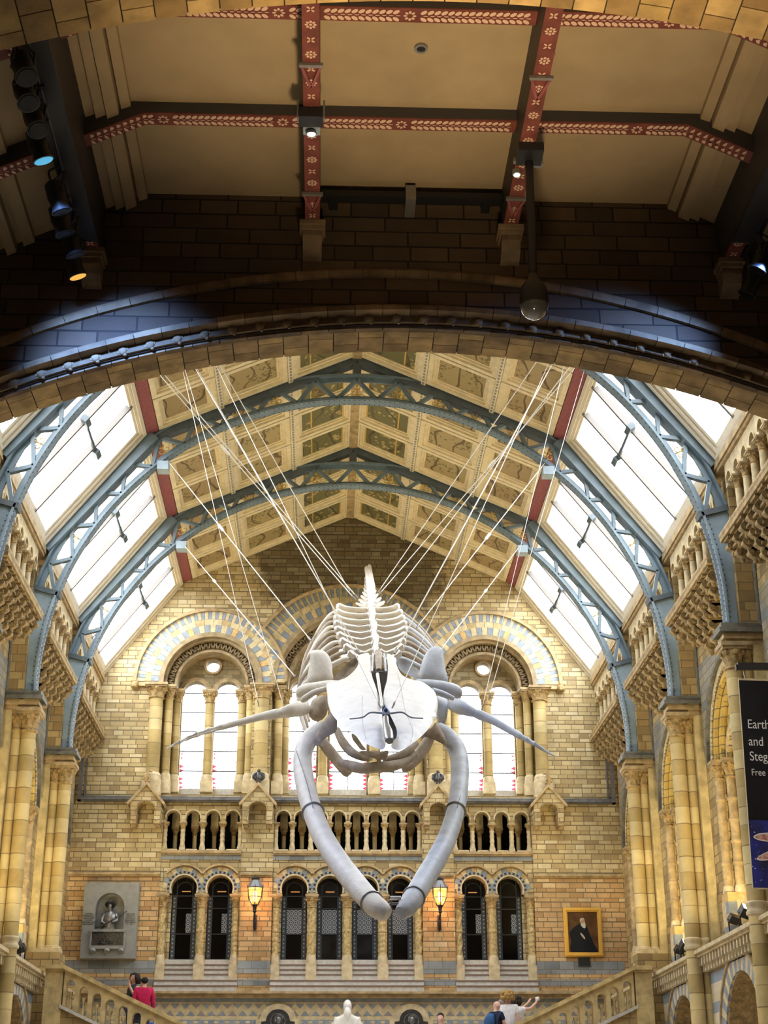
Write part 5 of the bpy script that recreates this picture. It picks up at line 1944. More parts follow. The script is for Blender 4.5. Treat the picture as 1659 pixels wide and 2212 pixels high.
# framed portrait ---------------------------------------------------------------
t = thing('portrait_painting', 'gilt-framed dark portrait of a seated white-bearded man in black robe', 'painting', (6.825, 44.9, 6.75))
a0, a1, b0, b1 = 6.27, 7.38, 6.75, 8.13
m = M(TB)
for k, (e, d) in enumerate(((0.0, -0.08), (0.03, -0.11), (0.07, -0.07))):
    w_ = 0.05
    m.box(a0 + e, a0 + e + w_, d, 0.0, b0 + e, b1 - e)
    m.box(a1 - e - w_, a1 - e, d, 0.0, b0 + e, b1 - e)
    m.box(a0 + e + w_, a1 - e - w_, d, 0.0, b0 + e, b0 + e + w_)
    m.box(a0 + e + w_, a1 - e - w_, d, 0.0, b1 - e - w_, b1 - e)
m.build('frame', MT['gilt'], t)
MT['pc'] = plain('umber_canvas', (0.075, 0.035, 0.014), 0.4, col2=(0.15, 0.07, 0.025), nscale=3, spec=0.2)
m = M(TB)
m.box(a0 + 0.11, a1 - 0.11, -0.035, 0.0, b0 + 0.11, b1 - 0.11)
m.build('canvas', MT['pc'], t)


def blob(pts, d, mat, nm):
    q = M(TB)
    pp = spline([(a, 0, b) for a, b in pts], 5, True)
    q.pane([(p.x, p.z) for p in pp], d)
    q.build(nm, mat, t)


def PP(x, y):       # fractions of the canvas, from its top left corner
    return (a0 + 0.11 + x * (a1 - a0 - 0.22), b1 - 0.11 - y * (b1 - b0 - 0.22))


blob([PP(*q) for q in ((0.42, 0.30), (0.62, 0.34), (0.72, 0.55), (0.82, 0.75), (0.92, 0.995), (0.12, 0.995), (0.10, 0.70), (0.07, 0.52), (0.22, 0.38))], -0.0365, plain('painted_black_robe', (0.008, 0.01, 0.014), 0.5, spec=0.2), 'painted_robe')
blob([PP(*q) for q in ((0.42, 0.20), (0.50, 0.165), (0.57, 0.20), (0.585, 0.28), (0.54, 0.33), (0.46, 0.31), (0.42, 0.26))], -0.038, plain('painted_face', (0.45, 0.30, 0.16), 0.5), 'painted_face')
blob([PP(*q) for q in ((0.44, 0.31), (0.50, 0.29), (0.58, 0.27), (0.60, 0.35), (0.57, 0.405), (0.49, 0.38))], -0.0385, plain('painted_beard', (0.62, 0.60, 0.45), 0.5), 'painted_beard')
blob([PP(*q) for q in ((0.42, 0.195), (0.46, 0.16), (0.54, 0.16), (0.57, 0.19), (0.50, 0.185), (0.44, 0.23))], -0.0386, plain('painted_hair', (0.55, 0.50, 0.34), 0.5), 'painted_hair')
blob([PP(*q) for q in ((0.41, 0.52), (0.47, 0.54), (0.55, 0.62), (0.56, 0.67), (0.51, 0.65), (0.44, 0.58))], -0.038, plain('painted_hand', (0.55, 0.42, 0.33), 0.5), 'painted_hand')
t = thing('name_plate', 'small black name plate below the gilt-framed portrait', 'plate', (6.82, 44.98, 6.5))
m = M(TB); m.box(6.65, 6.99, -0.04, 0.0, 6.50, 6.72); m.build('plate', MT['black'], t)
m = M(TB); m.box(6.63, 7.01, -0.05, -0.03, 6.715, 6.735); m.box(6.63, 7.01, -0.05, -0.03, 6.485, 6.505); m.build('rim', MT['bronze'], t)

# bronze portrait plaques low on the wall -------------------------------------------
for u, nm, sd in ((-1.93, 'round-topped dark bronze relief plaque left of the white statue', -1), (1.82, 'round-topped dark bronze relief plaque right of the white statue', 1)):
    t = thing('relief_plaque', nm, 'plaque', (u, 44.9, 4.2))
    m = M(TB)
    out = [(u - 0.62, 4.0), (u + 0.62, 4.0), (u + 0.62, 5.02), (u + 0.50, 5.05)] + [(u + 0.5 * math.cos(PI * k / 14), 5.05 + 0.40 * math.sin(PI * k / 14)) for k in range(1, 14)] + [(u - 0.50, 5.05), (u - 0.62, 5.02)]
    m.prism(out, -0.12, -0.022)
    m.build('stone_frame', MT['trim_light'], t)
    m = M(TB)
    inn = [(u - 0.47, 4.0), (u + 0.47, 4.0), (u + 0.47, 4.96), (u + 0.34, 4.98)] + [(u + 0.33 * math.cos(PI * k / 14), 5.0 + 0.30 * math.sin(PI * k / 14)) for k in range(1, 14)] + [(u - 0.34, 4.98), (u - 0.47, 4.96)]
    m.prism(inn, -0.14, -0.12)
    m.build('bronze_panel', MT['bronze'], t)
    m = M(TB)
    m.ring(u, 4.98, 0.19, 0.215, -0.16, -0.12, 0, 360, 28)
    m.ball((u + 0.02, -0.13, 5.0), 0.10, 12, 8, (0.85, 0.4, 1.15))
    m.ball((u - 0.07, -0.14, 4.98), 0.03, 8, 6)
    m.tube([(u + 0.02, -0.13, 4.9), (u + 0.03, -0.13, 4.80)], [0.06, 0.10], 10, 0.5)
    for k in range(9):
        a = PI * 0.1 + PI * 0.9 * k / 8
        m.ball((u + 0.03 + 0.11 * math.cos(a), -0.13, 5.02 + 0.12 * math.sin(a)), 0.03, 6, 4)
    m.build('portrait_relief', MT['bronze_pale'], t, smooth=True)

# stair balustrades -------------------------------------------------------------------
for sg, nm in ((-1, 'left'), (1, 'right')):
    t = thing('stair_balustrade', 'stone stair balustrade with small round arches sloping down from the %s side' % nm, 'balustrade', (sg * 6.97, 38.6, 5.8))
    TS = lambda u, d, z, sg=sg: (sg * u, 38.6 + d, z)
    sl = 0.452
    def zt(u): return 5.80 - sl * max(0.0, 6.97 - u)
    m = M(TS)
    for (o0, o1, d0, d1) in ((-0.04, 0.0, -0.17, 0.17), (-0.10, -0.04, -0.21, 0.21), (-0.15, -0.10, -0.15, 0.15)):
        m.prism([(7.4, 5.80 + o0), (7.4, 5.80 + o1), (6.97, 5.80 + o1), (1.9, zt(1.9) + o1), (1.9, zt(1.9) + o0), (6.97, 5.80 + o0)], d0, d1)
    m.build('handrail', MT['stair'], t)
    m = M(TS)
    m.prism([(7.4, 5.65), (6.97, 5.65), (6.97, 4.4), (7.4, 4.4)], -0.10, 0.10)
    w_ = 0.325
    cols = []
    for k in range(13):
        u1 = 6.93 - k * w_
        u0 = u1 - w_
        c = (u0 + u1) / 2
        h = 0.105
        zc = zt(c) - 0.38
        zb = zt(c) - 0.92
        p = [(u0, zt(u0) - 0.92 + 0.0), (c - h, zb + sl * (-h)), (c - h, zc)] + [(c - h * math.cos(PI * q / 10), zc + h * math.sin(PI * q / 10)) for q in range(1, 10)] + [(c + h, zc), (c + h, zb + sl * h), (u1, zt(u1) - 0.92), (u1, zt(u1) - 0.14), (u0, zt(u0) - 0.14)]
        m.prism(p, -0.13, 0.13)
        cols.append((c, zb))
    m.build('pierced_arcade', MT['stair'], t)
    for c, zb in cols[:11]:
        m = M(TS)
        for d in (-0.03,):
            m.lathe(c, d, [(0.05, zb - 0.02), (0.05, zb + 0.05), (0.03, zb + 0.09), (0.027, zb + 0.27), (0.04, zb + 0.30), (0.06, zb + 0.36), (0.06, zb + 0.39)], 10)
        m.build('baluster', MT['stair'], t, smooth=True)
    m = M(TS)
    m.prism([(7.0, zt(6.97) - 0.92), (1.9, zt(1.9) - 0.92), (1.9, zt(1.9) - 1.0), (7.0, zt(6.97) - 1.0)], -0.15, 0.15)
    m.build('string_moulding', MT['sill'], t)
    # solid stair flight behind and below it
    m = M(TS)
    m.prism([(7.4, zt(6.97) - 1.0), (6.97, zt(6.97) - 1.0), (1.9, zt(1.9) - 1.0), (1.9, 0.0), (7.4, 0.0)], -0.05, 0.05)
    for k in range(12):
        u = 6.7 - k * 0.42
        m.box(u - 0.40, u - 0.05, -0.09, -0.04, zt(u) - 1.36, zt(u) - 1.30)
    struct('wall_stair_' + nm, m, MT['side'])
    m = M(TS)
    for k in range(17):
        u = 6.9 - k * 0.3
        m.box(u - 0.3, u, 0.05, 2.6, zt(u) - 1.8, zt(u) - 1.06)
    struct('floor_stair_' + nm, m, MT['sill'])
m = M()
m.box(-8, 8, 38.7, 45, 3.0, 3.25)
struct('floor_landing', m, MT['floor'])

# floodlights on the gallery ledges -------------------------------------------------------
def flood(x, y, z, sg, big, lab):
    t = thing('floodlight', lab, 'floodlight', (x, y, z), 'floodlights on the gallery ledges')
    m = M()
    s = 0.13 if big else 0.10
    a = Matrix.Rotation(math.radians(40), 3, 'X') @ Matrix.Rotation(math.radians(20 * sg), 3, 'Y')
    q = M(); q.box(-s, s, -s * 0.7, s * 0.7, -s * 0.8, s * 0.8)
    m.v = [tuple(a @ Vector(v) + Vector((x, y, z + 0.26))) for v in q.v]; m.f = q.f; m.m = q.m
    m.build('housing', MT['black'], t)
    q = M(); q.box(-s * 0.85, s * 0.85, -s * 0.6, s * 0.6, s * 0.8, s * 0.84)
    m = M(); m.v = [tuple(a @ Vector(v) + Vector((x, y, z + 0.26))) for v in q.v]; m.f = q.f; m.m = q.m
    m.build('lens', MT['lamp_white'] if big else lens_dim, t)
    m = M(); m.box(x - s, x + s, y - 0.03, y + 0.03, z, z + 0.02); m.bar((x - s, y, z), (x - s * 1.05, y, z + 0.26), 0.03, 0.02, (0, 1, 0)); m.bar((x + s, y, z), (x + s * 1.05, y, z + 0.26), 0.03, 0.02, (0, 1, 0))
    m.build('stand', MT['black'], t)


for sg, nm in ((1, 'right'), (-1, 'left')):
    for y, big, lb in ((36.4, False, 'black floodlight lying on the %s gallery ledge before the second bay'), (35.7, True, 'white-glowing floodlight on the %s gallery ledge beside the middle column'), (31.3, False, 'black floodlight lying on the %s gallery ledge in the nearest bay'), (30.3, True, 'blue-white glowing floodlight on the %s gallery ledge at the photo edge')):
        if sg < 0 and y < 32: continue
        flood(sg * 7.64, y, 5.67, sg, big, lb % nm)
    lamp('flood_light', 'SPOT', (sg * 7.75, 35.7, 6.1), 520, (1.0, 0.79, 0.40), 0.1, (sg * 7.9, 38.6, 10.5), 120)
    lamp('flood_light', 'SPOT', (sg * 7.75, 30.3, 6.1), 520, (1.0, 0.79, 0.40), 0.1, (sg * 7.9, 33.2, 10.5), 120)
    lamp('flood_light', 'SPOT', (sg * 7.75, 41.0, 6.1), 260, (1.0, 0.79, 0.40), 0.1, (sg * 8.3, 42.6, 11.5), 110)

# hanging banner ---------------------------------------------------------------------------
BY_ = 26.0
t = thing('banner_bar', 'black metal bracket bar that carries the dark exhibition banner', 'bar', (7.6, BY_, 9.63))
m = M(); m.box(6.72, 8.6, BY_ - 0.04, BY_ + 0.04, 9.575, 9.70); m.box(6.69, 6.72, BY_ - 0.01, BY_ + 0.06, 9.57, 9.67); m.build('bar', MT['black'], t)
m = M(); m.box(8.55, 8.65, BY_ - 0.1, BY_ + 0.1, 9.5, 9.8); m.build('wall_plate', MT['black'], t)
t = thing('hanging_banner', 'dark hanging banner with white words above a starry blue picture of bones', 'banner', (6.62, BY_, 5.72))
BW, BH = 1.75, 3.66
MT['banner'] = plain('banner_print_black', (0.012, 0.011, 0.014), 0.6, noise=0.3, nscale=2, spec=0.2)
def starry():
    m, nt, b = nmat('banner_print_blue')
    N, L = nt.nodes, nt.links
    g = N.new('ShaderNodeNewGeometry')
    col = None
    n = N.new('ShaderNodeTexNoise'); n.inputs['Scale'].default_value = 2.5; n.inputs['Detail'].default_value = 3
    L.new(g.outputs['Position'], n.inputs['Vector'])
    r = N.new('ShaderNodeValToRGB')
    e = r.color_ramp.elements
    e[0].position = 0.38; e[0].color = (0.008, 0.008, 0.05, 1); e[1].position = 0.68; e[1].color = (0.02, 0.03, 0.34, 1)
    L.new(n.outputs['Fac'], r.inputs['Fac'])
    col = r.outputs['Color']
    for sc, th, c in ((9.0, 0.10, (0.55, 0.65, 1.0)), (17.0, 0.13, (0.20, 0.30, 0.85))):
        v = N.new('ShaderNodeTexVoronoi'); v.inputs['Scale'].default_value = sc
        L.new(g.outputs['Position'], v.inputs['Vector'])
        k = N.new('ShaderNodeMath'); k.operation = 'LESS_THAN'; k.inputs[1].default_value = th
        L.new(v.outputs['Distance'], k.inputs[0])
        x = N.new('ShaderNodeMix'); x.data_type = 'RGBA'
        L.new(k.outputs[0], x.inputs['Factor']); L.new(col, x.inputs[6]); x.inputs[7].default_value = (*c, 1)
        col = x.outputs[2]
    L.new(col, b.inputs['Base Color'])
    b.inputs['Roughness'].default_value = 0.6
    return m


MT['banner_blue'] = starry()
bt = []
m = M(); m.box(0, BW, -0.004, 0.004, 1.15, BH); bt.append(m.build('cloth', MT['banner'], t))
m = M(); m.box(0, BW, -0.004, 0.004, 0.0, 1.15); bt.append(m.build('starry_print', MT['banner_blue'], t))
m = M(); m.box(-0.012, BW, -0.012, 0.012, BH, BH + 0.035); m.box(-0.012, BW, -0.012, 0.012, -0.02, 0.0); bt.append(m.build('batten', MT['trim_light'], t))
m = M(); m.box(-0.012, 0.0, -0.006, 0.006, 0, BH); bt.append(m.build('edge_strip', MT['cream_mould'], t))
for z0, tip in ((0.86, 0.0), (0.55, 1.0)):
    for sc_, mt, d in ((1.0, plain('printed_bone_edge', (0.85, 0.78, 0.76), 0.6), -0.007), (0.72, plain('printed_bone', (0.50, 0.16, 0.11), 0.6, col2=(0.75, 0.5, 0.42), nscale=14), -0.008)):
        m = M()
        if tip == 0.0: P_ = [(0.06, 0.0), (0.14, 0.055), (0.30, 0.08), (0.60, 0.10), (1.2, 0.09), (1.2, -0.08), (0.60, -0.09), (0.30, -0.075), (0.14, -0.05)]
        else: P_ = [(0.09, -0.06), (0.16, 0.0), (0.28, 0.06), (0.42, 0.12), (1.2, 0.16), (1.2, -0.02), (0.5, -0.03), (0.34, -0.07), (0.2, -0.09), (0.12, -0.085)]
        cx_, cz_ = 0.6, 0.0
        pp = spline([(cx_ + (a - cx_) * (0.94 if sc_ < 1 else 1), 0, b * sc_) for a, b in P_], 4, True)
        m.add([(p.x, d, z0 + p.z) for p in pp], [tuple(range(len(pp)))])
        bt.append(m.build('printed_bone', mt, t))
MT['print_white'] = plain('print_white', (0.85, 0.85, 0.85), 0.6)
for s, size, x, z, sx in (('Earth Hall', 0.235, 0.095, 2.78, 0.80), ('and', 0.235, 0.095, 2.47, 0.80), ('Stegosaurus', 0.235, 0.095, 2.20, 0.80), ('Free gallery', 0.17, 0.105, 1.935, 0.82)):
    bt.append(lettering('printed_words', s, size, MT['print_white'], t, Vector((6.62, BY_, 5.72)) + Vector((x, -0.006, z)), UP, 'LEFT', 0.001, sx))
m = M()
for x in (0.11, 1.5):
    m.tube([(x, 0, BH + 0.03), (x - 0.02, 0, BH + 0.185)], 0.006, 6)
bt.append(m.build('hanging_wire', MT['cable'], t))
t.rotation_euler = (0, math.radians(1.5), 0)
for o in bt:     # children above were laid out in the banner's own frame
    if not o.name.startswith('printed_words'):
        for v in o.data.vertices: v.co += Vector((6.62, BY_, 5.72))
# ------------------------------------------------------------------ people and the seated statue
def skin_mesh(name, verts, edges, radii, mats, sub=2, root=0):
    me = D.meshes.new(name)
    me.from_pydata([tuple(v) for v in verts], edges, [])
    o = D.objects.new(name, me)
    COL.objects.link(o)
    md = o.modifiers.new('skin', 'SKIN')
    md.use_smooth_shade = True
    sv = me.skin_vertices[0].data
    for i, r in enumerate(radii):
        sv[i].radius = (r, r) if not isinstance(r, tuple) else r
        sv[i].use_root = (i == root)
    s = o.modifiers.new('sub', 'SUBSURF')
    s.levels = s.render_levels = sub
    dg = bpy.context.evaluated_depsgraph_get()
    out = D.meshes.new_from_object(o.evaluated_get(dg))
    D.objects.remove(o)
    out.materials.clear()
    out.materials.append(mats)
    out.polygons.foreach_set('use_smooth', [True] * len(out.polygons))
    return out


SKINS = {'fair': plain('skin_fair', (0.66, 0.40, 0.30), 0.5), 'tan': plain('skin_tan', (0.52, 0.30, 0.20), 0.5), 'pink': plain('skin_pink', (0.72, 0.42, 0.35), 0.5)}


def person(x, y, z, face, label, skin, top, topcol, legs, hair, haircol, arms=('down', 'down'), scale=1.0, extras=(), lean=0.0, sleeve='short'):
    """face: angle the body looks towards (0 = +y, away from the camera; pi = at the camera)"""
    t = thing('person', label, 'person', (x, y, z))
    R3 = Matrix.Rotation(face, 3, 'Z')
    W = lambda p: R3 @ (Vector(p) * scale) + Vector((0, 0, 0))
    V, E_, Rr = [], [], []

    def jv(p, r, par=None):
        V.append(W((p[0], p[1] + lean * max(0, p[2] - 0.9), p[2])))
        Rr.append(tuple(c * scale for c in r) if isinstance(r, tuple) else r * scale)
        if par is not None: E_.append((par, len(V) - 1))
        return len(V) - 1
    pel = jv((0, 0, 0.95), (0.15, 0.11))
    waist = jv((0, 0, 1.10), (0.135, 0.10), pel)
    chest = jv((0, 0.0, 1.30), (0.155, 0.115), waist)
    neckb = jv((0, 0.0, 1.46), (0.075, 0.07), chest)
    neck = jv((0, 0.015, 1.53), 0.052, neckb)
    head = jv((0, 0.03, 1.60), (0.075, 0.085), neck)
    top_ = jv((0, 0.02, 1.685), (0.075, 0.088), head)
    jv((0, 0.01, 1.735), (0.05, 0.06), top_)
    jv((0, 0.125, 1.615), 0.014, head)
    for s in (-1, 1):
        jv((s * 0.085, 0.01, 1.62), 0.014, head)
        hp = jv((s * 0.09, 0, 0.88), 0.095, pel)
        kn = jv((s * 0.10, 0.02, 0.48), 0.06, hp)
        an = jv((s * 0.10, -0.02, 0.09), 0.04, kn)
        jv((s * 0.11, 0.14, 0.035), 0.035, an)
    hands = []
    for s, pose in zip((-1, 1), arms):
        sh = jv((s * 0.19, 0, 1.41), 0.06, chest)
        if pose == 'down': el, wr, dr = (s * 0.24, -0.02, 1.13), (s * 0.24, 0.05, 0.88), Vector((0, 0.1, -1))
        elif pose == 'chin': el, wr, dr = (s * 0.22, 0.16, 1.20), (s * 0.07, 0.20, 1.44), Vector((-s * 0.3, -0.2, 1))
        elif pose == 'up': el, wr, dr = (s * 0.28, 0.22, 1.43), (s * 0.22, 0.44, 1.60), Vector((-s * 0.2, 0.5, 0.9))
        elif pose == 'bent': el, wr, dr = (s * 0.27, -0.06, 1.15), (s * 0.16, 0.2, 1.12), Vector((-s * 0.5, 1, 0))
        elif pose == 'forward': el, wr, dr = (s * 0.22, 0.12, 1.17), (s * 0.18, 0.36, 1.08), Vector((0, 1, -0.2))
        e = jv(el, 0.043, sh)
        w2 = jv(wr, 0.03, e)
        dr = dr.normalized()
        pm = Vector(wr) + dr * 0.05
        p_ = jv(pm, (0.036, 0.02), w2)
        side = dr.cross(Vector((0, 1, 0.2))).normalized()
        for k, (o, ln) in enumerate(((-0.027, 0.06), (-0.009, 0.07), (0.009, 0.066), (0.027, 0.052))):
            a = jv(pm + dr * 0.045 + side * o, 0.009, p_)
            jv(pm + dr * (0.045 + ln) + side * o * 1.1 + Vector((0, 0.015, 0)), 0.008, a)
        a = jv(pm + side * 0.045 * s + dr * 0.0, 0.011, p_)
        jv(pm + side * 0.06 * s + dr * 0.04, 0.009, a)
        hands.append((sh, el, wr))
    place('body', skin_mesh('body', V, E_, Rr, SKINS[skin]), (0, 0, 0), t)
    # clothes
    V, E_, Rr = [], [], []
    b = jv((0, 0, 0.90), (0.185, 0.145))
    c = jv((0, 0, 1.10), (0.175, 0.14), b)
    d = jv((0, 0, 1.30), (0.20, 0.165), c)
    jv((0, 0.0, 1.46), (0.10, 0.10), d)
    for (sh, el, wr), s in zip(hands, (-1, 1)):
        a = jv((s * 0.195, 0, 1.41), 0.085, d)
        if sleeve == 'none': continue
        em = Vector((s * 0.195, 0, 1.41)).lerp(Vector(el), 0.6 if sleeve == 'short' else 1.0)
        q = jv(em, 0.062, a)
        if sleeve == 'long': jv(Vector(el).lerp(Vector(wr), 0.92), 0.045, q)
    place(top, skin_mesh(top, V, E_, Rr, topcol), (0, 0, 0), t)
    V, E_, Rr = [], [], []
    b = jv((0, 0, 0.95), (0.17, 0.13))
    for s in (-1, 1):
        h = jv((s * 0.095, 0, 0.86), 0.108, b)
        k = jv((s * 0.10, 0.02, 0.48), 0.078, h)
        jv((s * 0.10, -0.015, 0.10), 0.06, k)
    place('trousers', skin_mesh('trousers', V, E_, Rr, legs), (0, 0, 0), t)
    # hair
    if hair:
        m = M()
        Hc = W((0, 0.01 + lean * 0.75, 1.665))
        if hair == 'ring':
            q = M(); q.ball((0, -0.028, -0.018), 0.098, 14, 9, (0.95, 0.95, 0.86))
            m.v = [tuple(Hc + R3 @ Vector(v) * scale) for v in q.v]; m.f = q.f; m.m = q.m
        elif hair == 'short':
            q = M(); q.ball((0, -0.018, 0.02), 0.10, 14, 9, (0.9, 1.0, 0.98))
            m.v = [tuple(Hc + R3 @ Vector(v) * scale) for v in q.v]; m.f = q.f; m.m = q.m
        else:
            n = 46 if hair == 'curly' else 26
            for k in range(n):
                a = rnd.random() * 2 * PI
                ph = math.acos(1 - 1.35 * rnd.random())
                p = Vector((0.105 * math.sin(ph) * math.cos(a), 0.115 * math.sin(ph) * math.sin(a) - 0.015, 0.10 * math.cos(ph) + 0.01))
                if p.y > 0.055 and p.z < 0.06: continue
                if hair == 'curly': m.ball(Hc + R3 @ (p * 1.32 + Vector((0, -0.01, -0.02))) * scale, 0.052 * scale, 8, 6)
                else:
                    dn = Vector((p.x * 1.15, min(p.y, 0.03) * 1.0 - 0.03, -0.16))
                    m.tube([Hc + R3 @ p * scale, Hc + R3 @ (p * 1.1 + Vector((0, -0.01, -0.05))) * scale, Hc + R3 @ dn * scale], [0.03, 0.04, 0.02], 7)
            q = M(); q.ball((0, -0.02, 0.015), 0.102, 12, 8, (0.92, 1.0, 1.0))
            b0 = len(m.v)
            m.v += [tuple(Hc + R3 @ Vector(v) * scale) for v in q.v]; m.f += [tuple(b0 + i for i in f) for f in q.f]; m.m += q.m
        me = m.mesh('hair', haircol, smooth=True)
        place('hair', me, (0, 0, 0), t)
    for nm, fn, mt in extras:
        m = M()
        fn(m)
        m.v = [tuple(W((v[0], v[1] + lean * max(0, v[2] - 0.9), v[2]))) for v in m.v]
        place(nm, m.mesh(nm, mt, smooth=True), (0, 0, 0), t)
    return t


CL = lambda n, c: plain(n, c, 0.85, noise=0.12, nscale=12)
dark = CL('dark_trousers', (0.03, 0.03, 0.045))
jeans = CL('blue_jeans', (0.05, 0.08, 0.16))


def feet_for(px, py, Y, h):
    p = at(px, py, Y)            # crown of the head as the photograph shows it
    return p.x, Y, p.z - h


x, y, z = feet_for(291, 2104, 40.2, 1.74)
person(x, y, z, 2.35, 'woman with wavy dark hair and dark sleeveless top resting a hand at her chin', 'tan', 'vest', CL('charcoal_vest', (0.02, 0.035, 0.05)), dark, 'long', CL('dark_brown_hair', (0.025, 0.012, 0.01)), ('chin', 'bent'), sleeve='none')
x, y, z = feet_for(313, 2107, 39.6, 1.77)
person(x, y, z, 0.25, 'balding person in a crimson sweater seen from behind on the stairs', 'fair', 'sweater', CL('crimson_sweater', (0.50, 0.008, 0.075)), dark, 'ring', CL('black_hair', (0.012, 0.01, 0.01)), ('down', 'down'), sleeve='long')


def backpack(m):
    m.tube([(0, -0.17, 0.98), (0, -0.20, 1.10), (0, -0.20, 1.28), (0, -0.16, 1.42)], [0.10, 0.14, 0.14, 0.08], 10)
    for s in (-1, 1): m.tube([(s * 0.11, -0.12, 1.42), (s * 0.12, 0.02, 1.49), (s * 0.12, 0.13, 1.36), (s * 0.13, 0.0, 1.08)], 0.016, 6)


x, y, z = feet_for(1066, 2160, 39.3, 1.76)
person(x, y, z, -0.9, 'bald person in navy T-shirt with blue backpack at the foot of the stairs', 'pink', 'shirt', CL('navy_shirt', (0.012, 0.018, 0.05)), jeans, None, None, ('down', 'forward'), extras=(('backpack', backpack, CL('blue_backpack', (0.02, 0.08, 0.22))),), lean=0.12)
x, y, z = feet_for(1082, 2164, 41.1, 1.72)
person(x, y, z, 0.4, 'person in dark jacket mostly hidden between the bald man and the curly-haired woman', 'fair', 'jacket', CL('dark_jacket', (0.02, 0.02, 0.05)), dark, 'short', CL('grey_hair', (0.25, 0.2, 0.16)), ('down', 'down'), sleeve='long')
x, y, z = feet_for(1097, 2148, 40.1, 1.80)
person(x, y, z, -0.35, 'woman with bushy curly blond hair and white T-shirt seen from behind', 'pink', 'shirt', CL('white_shirt', (0.80, 0.80, 0.84)), jeans, 'curly', CL('blond_brown_hair', (0.36, 0.22, 0.07)), ('down', 'down'), scale=1.05)


def phone(m):
    m.box(-0.09, 0.09, 0.60, 0.612, 1.66, 1.76)


x, y, z = feet_for(1117, 2153, 40.65, 1.74)
person(x, y, z, -1.15, 'dark-haired person in white top raising both arms with a pale phone', 'fair', 'shirt', CL('white_top', (0.78, 0.78, 0.80)), jeans, 'long', CL('brown_hair', (0.03, 0.016, 0.012)), ('up', 'up'), extras=(('phone', phone, MT['print_white']),))
x, y, z = feet_for(952, 2189, 42.0, 1.76)
person(x, y, z, 2.9, 'dark-haired person in black beside the right bronze plaque, facing the camera', 'pink', 'shirt', CL('black_shirt', (0.015, 0.012, 0.012)), dark, 'short', CL('dark_hair', (0.03, 0.015, 0.012)), ('down', 'down'))
x, y, z = feet_for(321, 2191, 42.2, 1.68)
person(x, y, z, 3.0, 'person in bright blue shirt seen through the left balustrade arches', 'tan', 'shirt', CL('blue_shirt', (0.03, 0.10, 0.40)), dark, 'short', CL('dark_hair_short', (0.02, 0.012, 0.01)), ('down', 'down'))
x, y, z = feet_for(337, 2199, 42.6, 1.66)
person(x, y, z, 2.6, 'person in dark navy behind the left balustrade, next to the blue shirt', 'fair', 'jacket', CL('navy_jacket', (0.015, 0.02, 0.06)), dark, 'short', CL('brown_hair_short', (0.05, 0.03, 0.02)), ('down', 'bent'), sleeve='long')

# seated white marble statue
sx, sy = 0.0, 43.6
t = thing('seated_statue', 'white marble statue of a seated bearded man between two bronze plaques', 'statue', (sx, sy, 3.25))
m = M()
m.box(sx - 0.62, sx + 0.62, sy - 0.65, sy + 0.6, 3.25, 3.45)
m.box(sx - 0.55, sx + 0.55, sy - 0.58, sy + 0.52, 3.45, 3.75)
m.build('plinth', MT['slab'], t)
m = M()
m.box(sx - 0.42, sx + 0.42, sy - 0.1, sy + 0.42, 3.75, 4.25)
m.prism([(sx - 0.44, 3.75), (sx + 0.44, 3.75), (sx + 0.44, 4.85), (sx + 0.30, 4.95), (sx - 0.30, 4.95), (sx - 0.44, 4.85)], sy + 0.30, sy + 0.44)
m.build('chair', MT['marble'], t)
m = M()
hz = 5.33
V = [(0, 0.1, 4.25), (0, 0.12, 4.55), (0, 0.08, 4.86), (0, 0.04, 5.05), (0, 0.0, 5.14), (0, -0.02, 5.24), (0, -0.01, 5.36)]
R_ = [(0.25, 0.2), (0.25, 0.19), (0.28, 0.18), (0.13, 0.12), 0.10, (0.16, 0.17), (0.15, 0.165)]
E2 = [(i, i + 1) for i in range(6)]
def addv(p, r, par):
    V.append(p); R_.append(r); E2.append((par, len(V) - 1)); return len(V) - 1
for s in (-1, 1):
    sh = addv((s * 0.29, 0.06, 4.93), 0.11, 2)
    el = addv((s * 0.36, 0.02, 4.58), 0.085, sh)
    wr = addv((s * 0.24, -0.24, 4.42), 0.055, el)
    pm = addv((s * 0.20, -0.33, 4.41), (0.05, 0.03), wr)
    for k in range(4):
        f1 = addv((s * (0.165 + 0.022 * k), -0.40, 4.40), 0.014, pm)
        addv((s * (0.165 + 0.022 * k), -0.44, 4.375), 0.012, f1)
    th = addv((s * 0.14, -0.33, 4.42), 0.015, pm)
    addv((s * 0.12, -0.37, 4.41), 0.013, th)
    hp = addv((s * 0.15, -0.05, 4.22), 0.15, 0)
    kn = addv((s * 0.20, -0.45, 4.25), 0.11, hp)
    an = addv((s * 0.18, -0.40, 3.85), 0.07, kn)
    addv((s * 0.20, -0.55, 3.80), 0.055, an)
addv((0, -0.15, 5.27), 0.03, 5)
me = skin_mesh('figure', [Vector((sx + a, sy + b, c)) - Vector((sx, sy, 3.25)) for a, b, c in V], E2, R_, MT['marble'])
place('figure', me, (0, 0, 0), t)
m = M()
m.ball((sx, sy - 0.02, 5.30), 0.125, 14, 10, (0.9, 1, 1.15))
m.ball((sx, sy - 0.145, 5.28), 0.025, 8, 6, (0.8, 1, 1.4))
m.tube([(sx, sy - 0.13, 5.22), (sx, sy - 0.17, 5.12), (sx, sy - 0.16, 5.0), (sx, sy - 0.12, 4.9)], [0.06, 0.095, 0.085, 0.03], 10, 0.7, up=(1, 0, 0))
for s in (-1, 1): m.ball((sx + s * 0.045, sy - 0.135, 5.33), 0.028, 8, 5, (1.3, 0.6, 0.6))
m.build('beard', MT['marble'], t, smooth=True)
